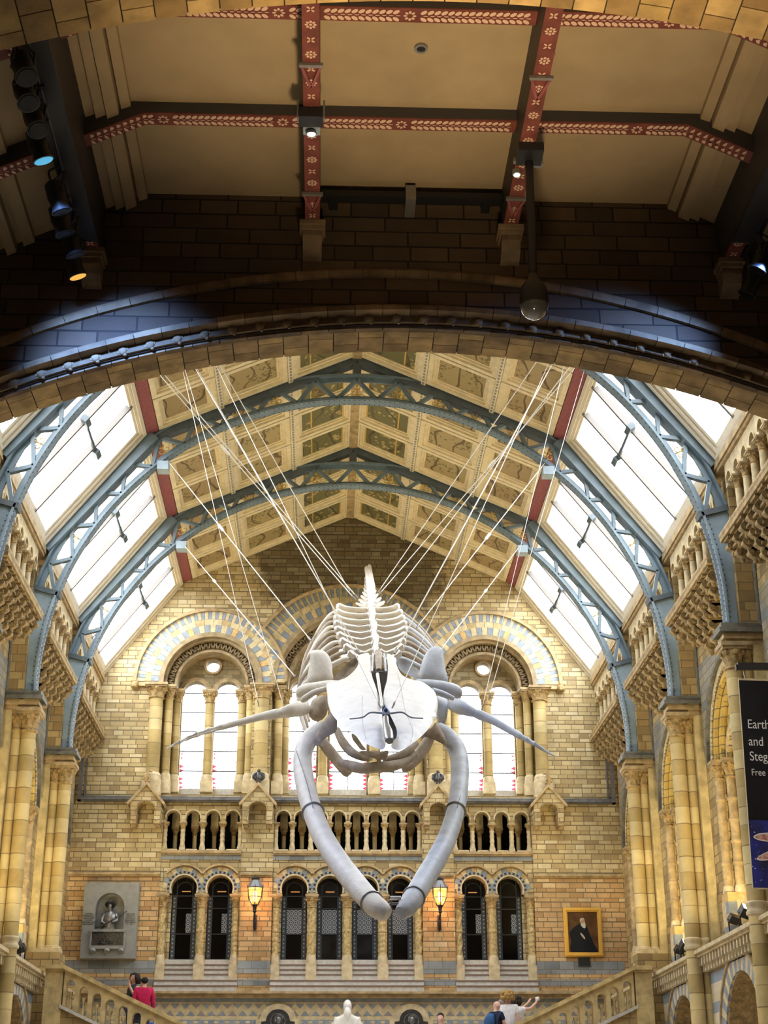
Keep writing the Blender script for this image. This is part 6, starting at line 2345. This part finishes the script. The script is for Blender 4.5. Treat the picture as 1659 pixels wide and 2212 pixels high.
# ------------------------------------------------------------------ whale skeleton, diving towards the entrance
whale = thing('whale_skeleton', 'huge pale blue whale skeleton hanging nose-down in the middle of the hall', 'skeleton', tuple(at(830, 1480, 24.5)))


def zc3(x, y):          # pixel of the photograph from the close-up used for the skull
    return 600 + x * 0.26522, 1200 + y * 0.26522


def plate(name, outline, Yf, thick, mat, dome=0.0, step=11.0, smooth_n=5, parent=whale, closed=True, rough=0.0):
    """a bone plate: its outline as the photograph shows it, given its own distance, bulge and thickness"""
    pts = [(p.x, p.y) for p in spline([(a, b, 0) for a, b in outline], smooth_n, True)] if smooth_n else list(outline)
    n = len(pts)
    vs = [Vector(p) for p in pts]

    def inside(q):
        c = False
        for i in range(n):
            a, b = pts[i], pts[i - 1]
            if (a[1] > q[1]) != (b[1] > q[1]) and q[0] < (b[0] - a[0]) * (q[1] - a[1]) / (b[1] - a[1]) + a[0]: c = not c
        return c

    def dist(q):
        d = 1e9
        for i in range(n):
            a, b = Vector(pts[i - 1]), Vector(pts[i])
            ab = b - a
            t = max(0, min(1, (Vector(q) - a).dot(ab) / max(ab.length_squared, 1e-9)))
            d = min(d, (a + ab * t - Vector(q)).length)
        return d
    x0, x1 = min(p[0] for p in pts), max(p[0] for p in pts)
    y0, y1 = min(p[1] for p in pts), max(p[1] for p in pts)
    y = y0
    r = 0
    while y < y1:
        x = x0 + (step / 2 if r % 2 else 0)
        while x < x1:
            if inside((x, y)) and dist((x, y)) > step * 0.45: vs.append(Vector((x, y)))
            x += step
        y += step * 0.87
        r += 1
    res = delaunay_2d_cdt([v.to_2d() for v in vs], [], [list(range(n))], 1, 1e-4)
    P2, tris = res[0], res[2]
    if len(P2) < 3: return None
    dmax = max([dist(p) for p in P2[n:]] + [step])
    fr = []
    bk = []
    for p in P2:
        d = min(1.0, dist(p) / dmax)
        bul = dome * math.sqrt(max(0.0, 1 - (1 - d) ** 2)) + rough * (rnd.random() - 0.5)
        Yb = Yf(p.x, p.y)
        fr.append(at(p.x, p.y, Yb - bul))
        bk.append(at(p.x, p.y, Yb + thick))
    m = M()
    k = len(P2)
    fs = [tuple(t) for t in tris] + [tuple(k + i for i in reversed(t)) for t in tris]
    cnt = {}
    for t in tris:
        for i in range(len(t)):
            e = (t[i], t[(i + 1) % len(t)])
            cnt[e] = 1
    for a, b in list(cnt):
        if (b, a) not in cnt: fs.append((b, a, a + k, b + k))
    m.add([tuple(v) for v in fr + bk], fs)
    return m.build(name, mat, parent, smooth=True, angle=60)


def bone(name, pix, mat, parent=whale, n=10, seg=5, flat=1.0, up=None):
    """a long bone through (px, py, Y, radius in pixels)"""
    P3 = [at(a, b, Y) for a, b, Y, r in pix]
    rr = [r / ppm(p) for p, (a, b, Y, r) in zip(P3, pix)]
    m = M()
    m.tube(spline(P3, seg), interp(rr, seg), n, flat, up)
    return m.build(name, mat, parent, smooth=True, angle=60)


B, BG, BD = MT['bone'], MT['bone_grey'], MT['bone_dark']
# the upper jaw slopes towards the camera: one plane for both halves
def Yj(px, py):
    d = CF + CR * ((px - IW / 2) / FPX) + CU * ((IH / 2 - py) / FPX)
    k = 0.588
    # CAMP.z + t d.z = 6.54 + k (t d.y - 19.9)
    t = (6.54 - k * 19.9 - CAMP.z) / (d.z - k * d.y)
    return max(19.6, min(25.4, t * d.y)) + 0.9 * ((px - 828) / 125) ** 2


Lh = [(745, 800), (760, 900), (768, 980), (802, 1080), (845, 1220), (852, 1310), (862, 1420), (874, 1500), (880, 1545), (850, 1583), (770, 1556), (700, 1520), (610, 1448), (540, 1395), (470, 1330), (430, 1270), (408, 1200), (404, 1130), (400, 1045), (480, 1022), (570, 985), (650, 900), (655, 820), (690, 802)]
Rh = [(888, 800), (897, 900), (890, 1010), (866, 1100), (862, 1200), (905, 1280), (940, 1350), (968, 1420), (966, 1480), (932, 1522), (925, 1565), (985, 1588), (1060, 1555), (1150, 1490), (1220, 1420), (1275, 1340), (1302, 1240), (1296, 1160), (1270, 1100), (1180, 1030), (1090, 1010), (1010, 970), (968, 890), (960, 835)]
plate('upper_jaw', [zc3(*p) for p in Lh], Yj, 0.28, B, 0.16)
plate('upper_jaw', [zc3(*p) for p in Rh], Yj, 0.28, B, 0.16)
# dark seams along the snout
for L_ in (((690, 1145), (688, 1240), (690, 1330), (700, 1420), (712, 1490)), ((975, 940), (1005, 1080), (1035, 1250), (1075, 1350), (1105, 1440), (1090, 1510))):
    bone('snout_seam', [(*zc3(*p), Yj(*zc3(*p)) - 0.16, 0.55) for p in L_], MT['steel'], n=5)
# steel armature in the open snout
plate('snout_cavity', [zc3(*p) for p in ((750, 930), (900, 930), (905, 1010), (880, 1110), (890, 1250), (950, 1350), (972, 1480), (900, 1530), (860, 1450), (840, 1230), (790, 1080))], lambda x, y: Yj(x, y) + 0.32, 0.1, MT['black'], 0, smooth_n=3)
for L_, r in ((((775, 800), (768, 945)), 2.2), (((868, 800), (880, 945)), 2.2)):
    bone('armature_rod', [(*zc3(*p), Yj(*zc3(*p)) - 0.05, r) for p in L_], MT['bone_grey'], n=8)
bone('nasal_bone', [(*zc3(818, 805), 25.0, 11), (*zc3(820, 880), 24.4, 11), (*zc3(822, 945), 24.0, 8)], BD, flat=0.8)
bone('armature_bar', [(*zc3(758, 955), 23.7, 1.6), (*zc3(895, 942), 23.7, 1.6)], MT['steel'], n=8)
bone('armature_rod', [(*zc3(812, 965), 23.6, 3.6), (*zc3(830, 1090), 22.7, 3.2), (*zc3(853, 1230), 21.6, 2.6)], MT['cable'], n=8)
bone('nose_pin', [(*zc3(880, 1320), 20.9, 6), (*zc3(885, 1380), 20.6, 6.5), (*zc3(900, 1440), 20.2, 10), (*zc3(908, 1500), 19.9, 10), (*zc3(910, 1512), 19.85, 6)], MT['steel'], n=12)
bone('nose_bracket', [(*zc3(585, 1331), 20.7, 1.3), (*zc3(690, 1318), 20.7, 1.7), (*zc3(752, 1280), 20.7, 1.9), (*zc3(850, 1284), 20.7, 2.2), (*zc3(915, 1286), 20.7, 2.2), (*zc3(1015, 1278), 20.7, 1.9), (*zc3(1085, 1318), 20.7, 1.7), (*zc3(1185, 1326), 20.7, 1.3)], MT['steel'], n=8)
plate('bracket_plate', [zc3(*p) for p in ((848, 1285), (862, 1250), (880, 1232), (898, 1250), (918, 1285), (884, 1296))], lambda x, y: 20.6, 0.05, MT['cable'], 0, smooth_n=2)
m = M()
c = at(*zc3(880, 1264), 20.57)
m.tube([c, c + Vector((0, -0.03, 0))], 0.025, 12)
m.build('bracket_hole', MT['black'], whale)
# cheek bones, eye sockets and shoulder blades
bone('cheek_bone', [(*zc3(480, 1050), 24.0, 9), (*zc3(400, 1060), 24.2, 12), (*zc3(310, 1078), 24.4, 13), (*zc3(240, 1095), 24.5, 15), (*zc3(195, 1115), 24.6, 14), (*zc3(180, 1135), 24.7, 7)], B)
bone('cheek_bone', [(*zc3(400, 1085), 24.1, 6), (*zc3(300, 1115), 24.1, 7), (*zc3(230, 1160), 24.2, 8), (*zc3(200, 1180), 24.3, 5)], B)
bone('cheek_bone', [(*zc3(1120, 1045), 24.2, 9), (*zc3(1220, 1052), 24.3, 12), (*zc3(1320, 1068), 24.4, 14), (*zc3(1410, 1095), 24.5, 16), (*zc3(1455, 1115), 24.6, 14), (*zc3(1468, 1140), 24.7, 8)], BG)
bone('cheek_bone', [(*zc3(1260, 1100), 24.1, 7), (*zc3(1350, 1130), 24.2, 7), (*zc3(1430, 1165), 24.3, 5)], BG)
plate('eye_socket', [zc3(*p) for p in ((668, 838), (650, 905), (570, 980), (510, 1010), (455, 1012), (480, 970), (540, 905), (600, 850), (650, 832))], lambda x, y: 24.9, 0.22, BD, -0.05)
plate('eye_socket', [zc3(*p) for p in ((968, 842), (990, 925), (1060, 975), (1148, 1002), (1140, 960), (1100, 890), (1050, 850), (1000, 838))], lambda x, y: 24.9, 0.22, BG, -0.05)
plate('shoulder_blade', [zc3(*p) for p in ((265, 785), (310, 768), (370, 775), (415, 815), (440, 880), (445, 950), (450, 1000), (400, 1025), (300, 1045), (235, 1050), (245, 960), (262, 870))], lambda x, y: 25.4, 0.12, B, 0.07)
plate('shoulder_blade', [zc3(*p) for p in ((1255, 745), (1300, 740), (1342, 760), (1352, 830), (1365, 920), (1385, 1020), (1290, 1020), (1200, 1012), (1150, 990), (1165, 900), (1195, 815), (1225, 770))], lambda x, y: 25.4, 0.12, BG, 0.07)
plate('shoulder_neck', [zc3(*p) for p in ((300, 1160), (390, 1140), (410, 1250), (370, 1330), (300, 1350), (255, 1300), (265, 1210))], lambda x, y: 25.0, 0.25, BD, 0.1)
plate('shoulder_neck', [zc3(*p) for p in ((1280, 1150), (1370, 1170), (1385, 1260), (1360, 1370), (1310, 1360), (1290, 1270))], lambda x, y: 25.0, 0.25, BG, 0.1)
# flippers: upper arm, forearm bones and finger bones
def flipper(pts, cuts, mat, fing):
    for nm, sl in cuts:
        bone(nm, pts[sl[0]:sl[1]], mat)
    for k in range(len(fing) - 1):
        a, b = fing[k], fing[k + 1]
        mid = ((a[0] + b[0]) / 2, (a[1] + b[1]) / 2, (a[2] + b[2]) / 2, (a[3] + b[3]) / 2 * 0.8)
        for o in (-0.45, 0.45):
            bone('finger_bone', [(a[0], a[1] + o * a[3], a[2] + o * 0.12, a[3] * 0.62), (mid[0], mid[1] + o * mid[3], mid[2] + o * 0.12, mid[3] * 0.5), (b[0], b[1] + o * b[3], b[2] + o * 0.12, b[3] * 0.62)], mat, n=7, seg=3)


flipper([(662, 1528, 25.0, 15), (640, 1532, 24.9, 17), (622, 1537, 24.8, 14), (604, 1541, 24.8, 10), (592, 1543, 24.7, 11), (560, 1549, 24.6, 8), (520, 1560, 24.5, 7), (478, 1571, 24.4, 6.5)], (('upper_arm', (0, 4)), ('forearm_bone', (3, 8))), B,
        [(478, 1571, 24.4, 6.5), (450, 1579, 24.3, 6.5), (425, 1587, 24.2, 6), (405, 1595, 24.2, 5), (388, 1603, 24.1, 4), (374, 1610, 24.1, 3), (360, 1617, 24.0, 1.5)])
flipper([(975, 1520, 25.0, 14), (992, 1526, 24.9, 17), (1010, 1534, 24.8, 13), (1026, 1541, 24.8, 9), (1038, 1545, 24.7, 11), (1062, 1555, 24.6, 9), (1092, 1572, 24.5, 8), (1124, 1590, 24.4, 7.5)], (('upper_arm', (0, 4)), ('forearm_bone', (3, 8))), BG,
        [(1124, 1590, 24.4, 7), (1140, 1599, 24.3, 6.5), (1156, 1608, 24.2, 5.5), (1170, 1617, 24.2, 4.5), (1183, 1625, 24.1, 3.2), (1198, 1633, 24.0, 1.5)])
# lower jaw: two bowed bones meeting in front
Lj = [(700, 1572, 24.3, 17), (672, 1592, 24.2, 20), (656, 1622, 24.0, 20), (654, 1660, 23.7, 21), (662, 1705, 23.2, 22), (676, 1755, 22.6, 22), (698, 1808, 22.0, 23), (730, 1860, 21.3, 24), (768, 1910, 20.6, 25), (803, 1950, 20.0, 24), (824, 1967, 19.8, 22), (838, 1976, 19.75, 15)]
Rj = [(945, 1575, 24.3, 16), (968, 1592, 24.2, 19), (986, 1618, 24.0, 20), (993, 1650, 23.7, 20), (992, 1700, 23.2, 20), (984, 1752, 22.6, 20), (968, 1805, 22.0, 21), (946, 1850, 21.4, 22), (920, 1895, 20.8, 23), (894, 1938, 20.2, 23), (877, 1962, 19.9, 21), (865, 1972, 19.8, 14)]
jm = {}
for J, mt, nm in ((Lj, B, 'left'), (Rj, BG, 'right')):
    o = bone('lower_jaw', J, mt, n=16)
    # steel straps, small vent holes and the flat plate at the hinge
    for i, tl in ((5, 0.12), (9, -0.02)):
        a = at(*J[i][:3])
        t = (at(*J[i + 1][:3]) - at(*J[i - 1][:3])).normalized()
        r = (J[i][3] + 1.3) / ppm(a)
        u = t.orthogonal().normalized()
        w_ = t.cross(u)
        mm = M()
        mm.tube([a + u * (r * math.cos(q * PI / 12)) + w_ * (r * math.sin(q * PI / 12)) for q in range(25)], 0.018 if i == 5 else 0.012, 6)
        mm.build('jaw_strap', MT['steel'], o)
    for k, i in enumerate((3, 4, 6)):
        a = at(J[i][0] + (4 if nm == 'left' else -2), J[i][1], J[i][2] - J[i][3] / ppm(at(*J[i][:3])) * 0.97)
        mm = M()
        mm.ball(a, 0.03, 8, 6, (0.6, 0.5, 1.5))
        mm.build('jaw_hole', MT['steel'], o)
bone('jaw_wire', [(640, 1622, 23.7, 0.7), (662, 1690, 23.0, 0.7), (676, 1746, 22.35, 0.7)], MT['lead'], n=5)
bone('jaw_wire', [(1008, 1662, 23.4, 0.7), (998, 1705, 22.9, 0.7), (988, 1745, 22.35, 0.7)], MT['lead'], n=5)
bone('jaw_link', [(843, 1940, 19.9, 4.5), (866, 1940, 19.9, 4.5)], MT['cable'], n=8)
bone('jaw_link', [(846, 1952, 19.85, 3), (862, 1952, 19.85, 3)], MT['steel'], n=8)
plate('jaw_hinge_plate', [zc3(*p) for p in ((470, 1250), (480, 1420), (400, 1480), (330, 1545), (295, 1535), (320, 1440), (380, 1340))], lambda x, y: 23.85, 0.12, BD, 0.04)
plate('jaw_hinge_plate', [zc3(*p) for p in ((1250, 1400), (1290, 1360), (1340, 1430), (1385, 1540), (1390, 1570), (1330, 1530), (1220, 1480), (1140, 1490))], lambda x, y: 23.85, 0.12, BD, 0.04)
# tongue bones and breast bone below the throat
bone('hyoid_bone', [(*zc3(350, 1500), 25.2, 12), (*zc3(420, 1590), 25.1, 13), (*zc3(500, 1690), 25.0, 13), (*zc3(560, 1760), 24.9, 12), (*zc3(585, 1790), 24.9, 7)], BD)
bone('hyoid_bone', [(*zc3(1240, 1480), 25.2, 11), (*zc3(1190, 1570), 25.1, 13), (*zc3(1130, 1650), 25.0, 13), (*zc3(1060, 1720), 24.9, 11), (*zc3(1010, 1745), 24.9, 6)], BD)
bone('hyoid_bone', [(*zc3(480, 1420), 24.8, 8), (*zc3(530, 1520), 24.6, 10), (*zc3(600, 1600), 24.4, 10), (*zc3(690, 1645), 24.3, 8), (*zc3(760, 1650), 24.2, 6)], BD)
bone('hyoid_bone', [(*zc3(860, 1660), 24.2, 6), (*zc3(960, 1640), 24.3, 8), (*zc3(1060, 1590), 24.4, 8), (*zc3(1130, 1530), 24.6, 6)], BD)
bone('hyoid_bone', [(*zc3(510, 1690), 24.6, 9), (*zc3(600, 1715), 24.4, 12), (*zc3(700, 1735), 24.2, 12), (*zc3(820, 1722), 24.1, 12), (*zc3(930, 1715), 24.2, 12), (*zc3(1030, 1680), 24.4, 10), (*zc3(1110, 1620), 24.6, 9)], BD)
plate('breast_bone', [zc3(*p) for p in ((680, 1590), (820, 1595), (900, 1590), (890, 1640), (850, 1660), (830, 1720), (815, 1720), (800, 1660), (730, 1640), (675, 1615))], lambda x, y: 24.0, 0.10, BD, 0.04)
plate('throat_bone', [zc3(*p) for p in ((600, 1450), (640, 1470), (690, 1540), (720, 1580), (680, 1585), (640, 1540), (610, 1500))], lambda x, y: 24.4, 0.1, BD, 0.05)
# backbone: vertebrae with side wings and spines, nearest first
NV = 9
sp = []
for i in range(NV):
    t = i / (NV - 1)
    py = 1420 - 104 * t ** 0.95
    px = 813 - 13 * t
    Y = 25.9 + 8.8 * t
    sp.append((px, py, Y))
    wl = 60 + 18 * math.sin(PI * min(1, t * 0.95)) + 8 * t
    wr = 52 + 16 * math.sin(PI * min(1, t * 0.95)) + 6 * t
    th = 7.4 - 1.9 * t
    sag = 8 * (1 - t) + 1
    m = M()
    c = at(px, py, Y)
    r = 9.0 / ppm(c) * (1 - 0.3 * t)
    m.tube([c + Vector((0, -0.14, -0.06)), c + Vector((0, 0.0, 0)), c + Vector((0, 0.16, 0.07))], [r, r * 0.84, r], 14)
    for sg, L_ in ((-1, wl), (1, wr)):
        q = [(px + sg * 7, py + 1, Y, th * 0.8), (px + sg * L_ * 0.35, py + sag, Y + 0.03, th * 0.8), (px + sg * L_ * 0.70, py + sag * 0.4, Y + 0.05, th * 1.15), (px + sg * L_ * 0.93, py - 5, Y + 0.08, th * 1.35), (px + sg * (L_ + 3), py - 7, Y + 0.08, th * 0.7)]
        P3 = [at(*z[:3]) for z in q]
        rr = [z[3] / ppm(p) for z, p in zip(q, P3)]
        m.tube(spline(P3, 4), interp(rr, 4), 8, 2.4, up=(0, 0, 1))
    hgt = 24 + 10 * t
    a, b = at(px, py - 5, Y), at(px - 2 + 4 * (i % 2), py - hgt, Y + 0.35)
    m.tube([a, a.lerp(b, 0.5), b], [0.045, 0.034, 0.05], 8, 2.4, up=(1, 0, 0))
    m.build('vertebra', B, whale, smooth=True, angle=60)
for i in range(16):             # loin and tail, rising behind
    t = i / 15
    px, py, Y = 801 - 7 * t + (4 if i % 2 else -2), 1312 - 62 * t, 35.4 + 8.0 * t
    m = M()
    c = at(px, py, Y)
    r = 0.15 * (1 - 0.6 * t)
    m.tube([c + Vector((0, -0.18, -0.08)), c, c + Vector((0, 0.18, 0.08))], [r, r * 0.8, r], 10)
    for sg in (-1, 1):
        d = (0.30 * (1 - t) ** 2 + 0.04)
        m.tube([c, c + Vector((sg * d * 0.6, 0.05, 0.06)), c + Vector((sg * d, 0.1, 0.14))], [0.06, 0.05, 0.03], 7)
    h = 0.55 * (1 - 0.35 * t) + 0.08
    m.tube([c, c + Vector((sg * 0.03, 0.12, h * 0.6)), c + Vector((0.0, 0.22, h))], [0.07, 0.05, 0.075], 7, 2.0, up=(1, 0, 0))
    m.tube([c, c + Vector((0, 0.1, -h * 0.45))], [0.05, 0.02], 6)
    m.build('tail_vertebra', B, whale, smooth=True, angle=60)
# ribs
NR_ = 10
for i in range(NR_):
    t = i / (NR_ - 1)
    px, py, Y = sp[min(NV - 1, i)]
    y0 = 1428 - 100 * t ** 0.95
    wdt = 6.0 - 2.2 * t
    wl = 60 + 18 * math.sin(PI * min(1, t * 0.95)) + 8 * t
    wr = 52 + 16 * math.sin(PI * min(1, t * 0.95)) + 6 * t
    x0 = px - wl
    ou = 646 + 10 * t + 4 * math.sin(i * 2.1)
    mid = (x0 * 0.45 + ou * 0.55)
    bone('rib', [(x0 + 4, y0 - 6, Y, wdt * 0.7), (x0 - 14, y0 - 2, Y + 0.1, wdt), (mid, y0 + 22 + 10 * t, Y + 0.2, wdt * 1.05), (ou + 6, y0 + 58 + 34 * t, Y + 0.3, wdt), (ou, y0 + 100 + 52 * t, Y + 0.3, wdt * 0.85), (ou + 14, y0 + 150 + 60 * t, Y + 0.2, wdt * 0.7)], BD if i % 3 else B, n=8, seg=4)
    x0 = px + wr
    ou = 962 - 8 * t - 4 * math.sin(i * 1.7)
    mid = (x0 * 0.45 + ou * 0.55)
    bone('rib', [(x0 - 4, y0 - 6, Y, wdt * 0.7), (x0 + 12, y0 - 2, Y + 0.1, wdt), (mid, y0 + 20 + 10 * t, Y + 0.2, wdt * 1.05), (ou - 5, y0 + 54 + 30 * t, Y + 0.3, wdt), (ou, y0 + 96 + 48 * t, Y + 0.3, wdt * 0.85), (ou - 12, y0 + 145 + 55 * t, Y + 0.2, wdt * 0.7)], BD if i % 2 else BG, n=8, seg=4)

# ------------------------------------------------------------------ suspension cables
def cable(p, q, label, r=0.011, turn=None, ext=0.0):
    a, b = at(*p), at(*q)
    a = a + (a - b) * ext
    t = thing('suspension_cable', label, 'cable', tuple(b), 'steel suspension cables')
    m = M()
    m.tube([a, b], r, 6)
    m.build('rope', MT['cable'], t)
    m = M()
    d = (a - b).normalized()
    m.tube([b, b + d * 0.10, b + d * 0.16], [r * 1.5, r * 2.6, r * 1.3], 8)
    m.build('end_fitting', MT['steel'], t)
    if turn:
        c = a.lerp(b, turn)
        m = M()
        m.tube([c - d * 0.16, c - d * 0.11, c + d * 0.11, c + d * 0.16], [r * 1.3, r * 3.0, r * 3.0, r * 1.3], 8)
        m.build('turnbuckle', MT['cable'], t)


YT = 29.12
cable((347, 812, YT), (768, 1296, 35.0), 'outer of two parallel cables from the hidden truss down leftwards to the spine top', turn=0.32, ext=0.02)
cable((357, 811, YT), (773, 1292, 35.4), 'inner of two parallel cables from the hidden truss down leftwards to the spine top', ext=0.02)
cable((396, 804, YT), (560, 1526, 24.7), 'thin steep cable at left running down to the left flipper forearm', r=0.006, ext=0.02)
cable((402, 806, YT), (617, 1541, 24.8), 'thin steep cable at left running down to the left flipper elbow', r=0.006, ext=0.02)
cable((425, 801, YT), (778, 1412, 25.6), 'long cable from upper left down to the back of the skull', r=0.012, ext=0.02)
cable((428, 800, YT), (725, 1322, 33.0), 'cable from upper left ending at the uppermost left spine wing', r=0.008, ext=0.02)
cable((476, 790, YT), (755, 1277, 37.0), 'cable from upper left, nearest the arch crown, to the left of the tail spines', ext=0.02)
cable((468, 792, YT), (823, 1529, 20.8), 'thin cable from upper left to the nose bracket of the skull', r=0.007, ext=0.02)
cable((358, 990, 34.48), (672, 1384, 30.5), 'cable from the middle truss block on the left down to the left ribs', turn=0.42, r=0.012)
cable((398, 1178, 39.84), (638, 1462, 28.5), 'cable from the farthest truss block on the left down beside the left shoulder blade', turn=0.35)
cable((1183, 992, 34.48), (900, 1356, 30.5), 'cable from the middle truss block on the right down to the right ribs', turn=0.5, r=0.012)
cable((1124, 1178, 39.84), (953, 1402, 28.5), 'cable from the farthest truss block on the right down to the right shoulder blade', turn=0.53)
cable((1240, 796, YT), (818, 1285, 36.0), 'outer of two crossing cables from upper right to the spine top', turn=0.40, ext=0.02)
cable((1226, 798, YT), (836, 1303, 34.6), 'second of two crossing cables from upper right to the spine top', ext=0.02)
cable((1157, 784, YT), (817, 1279, 36.8), 'cable from upper right, nearest the arch crown, to the right of the tail spines', ext=0.02)
cable((1192, 788, YT), (852, 1412, 25.6), 'thick cable from upper right down to the back of the skull', r=0.014, ext=0.02)
cable((1183, 790, YT), (847, 1529, 20.8), 'thin cable from upper right to the nose bracket of the skull', r=0.007, ext=0.02)
cable((1217, 794, YT), (1040, 1535, 24.8), 'thin steep cable at right running down to the right flipper elbow', r=0.006, ext=0.02)
cable((1262, 800, YT), (1055, 1512, 24.7), 'thin steep cable at right running down to the right flipper forearm', r=0.006, ext=0.02)
# ------------------------------------------------------------------ light
wd = D.worlds.new('world')
SC.world = wd
wd.use_nodes = True
N_, L_ = wd.node_tree.nodes, wd.node_tree.links
bg = N_['Background']
tc = N_.new('ShaderNodeTexCoord')
sx_ = N_.new('ShaderNodeSeparateXYZ')
L_.new(tc.outputs['Generated'], sx_.inputs[0])
mr_ = N_.new('ShaderNodeMapRange')
mr_.interpolation_type = 'SMOOTHSTEP'
mr_.inputs['From Min'].default_value = -0.06
mr_.inputs['From Max'].default_value = 0.10
L_.new(sx_.outputs[2], mr_.inputs['Value'])
mx_ = N_.new('ShaderNodeMix')
mx_.data_type = 'RGBA'
mx_.inputs[6].default_value = (0.045, 0.042, 0.038, 1)      # roofs and ground outside
mx_.inputs[7].default_value = (0.93, 0.965, 1.0, 1)         # bright overcast sky
L_.new(mr_.outputs['Result'], mx_.inputs['Factor'])
L_.new(mx_.outputs[2], bg.inputs['Color'])
bg.inputs['Strength'].default_value = 11.0

# warm lamps of the entrance porch, below the picture, shining up at its ceiling
lamp('porch_uplight', 'SPOT', (0.3, 8.0, 3.2), 2100, (1.0, 0.74, 0.42), 0.4, (0.5, 11.0, 12.0), 54, 1.0)

# added blue spots imitating lens glare over the dark arch wall
lamp('added_blue_wash', 'SPOT', (-3.5, 12.75, 10.45), 1250, (0.20, 0.40, 1.0), 0.12, (-3.0, 15.3, 9.55), 54, 1.0)
lamp('added_blue_wash', 'SPOT', (4.1, 14.1, 10.5), 430, (0.20, 0.40, 1.0), 0.12, (2.7, 15.3, 9.95), 62, 1.0)

SC.render.engine = 'CYCLES'
SC.cycles.use_denoising = True
SC.cycles.max_bounces = 10
SC.cycles.diffuse_bounces = 6
SC.cycles.transparent_max_bounces = 12
SC.cycles.caustics_reflective = False
SC.cycles.caustics_refractive = False
SC.cycles.sample_clamp_indirect = 8.0
vs = SC.view_settings
SC.display_settings.display_device = 'sRGB'
vs.view_transform = 'Standard'
vs.look = 'None'
vs.exposure = 0.45
vs.gamma = 1.0
vs.use_curve_mapping = False
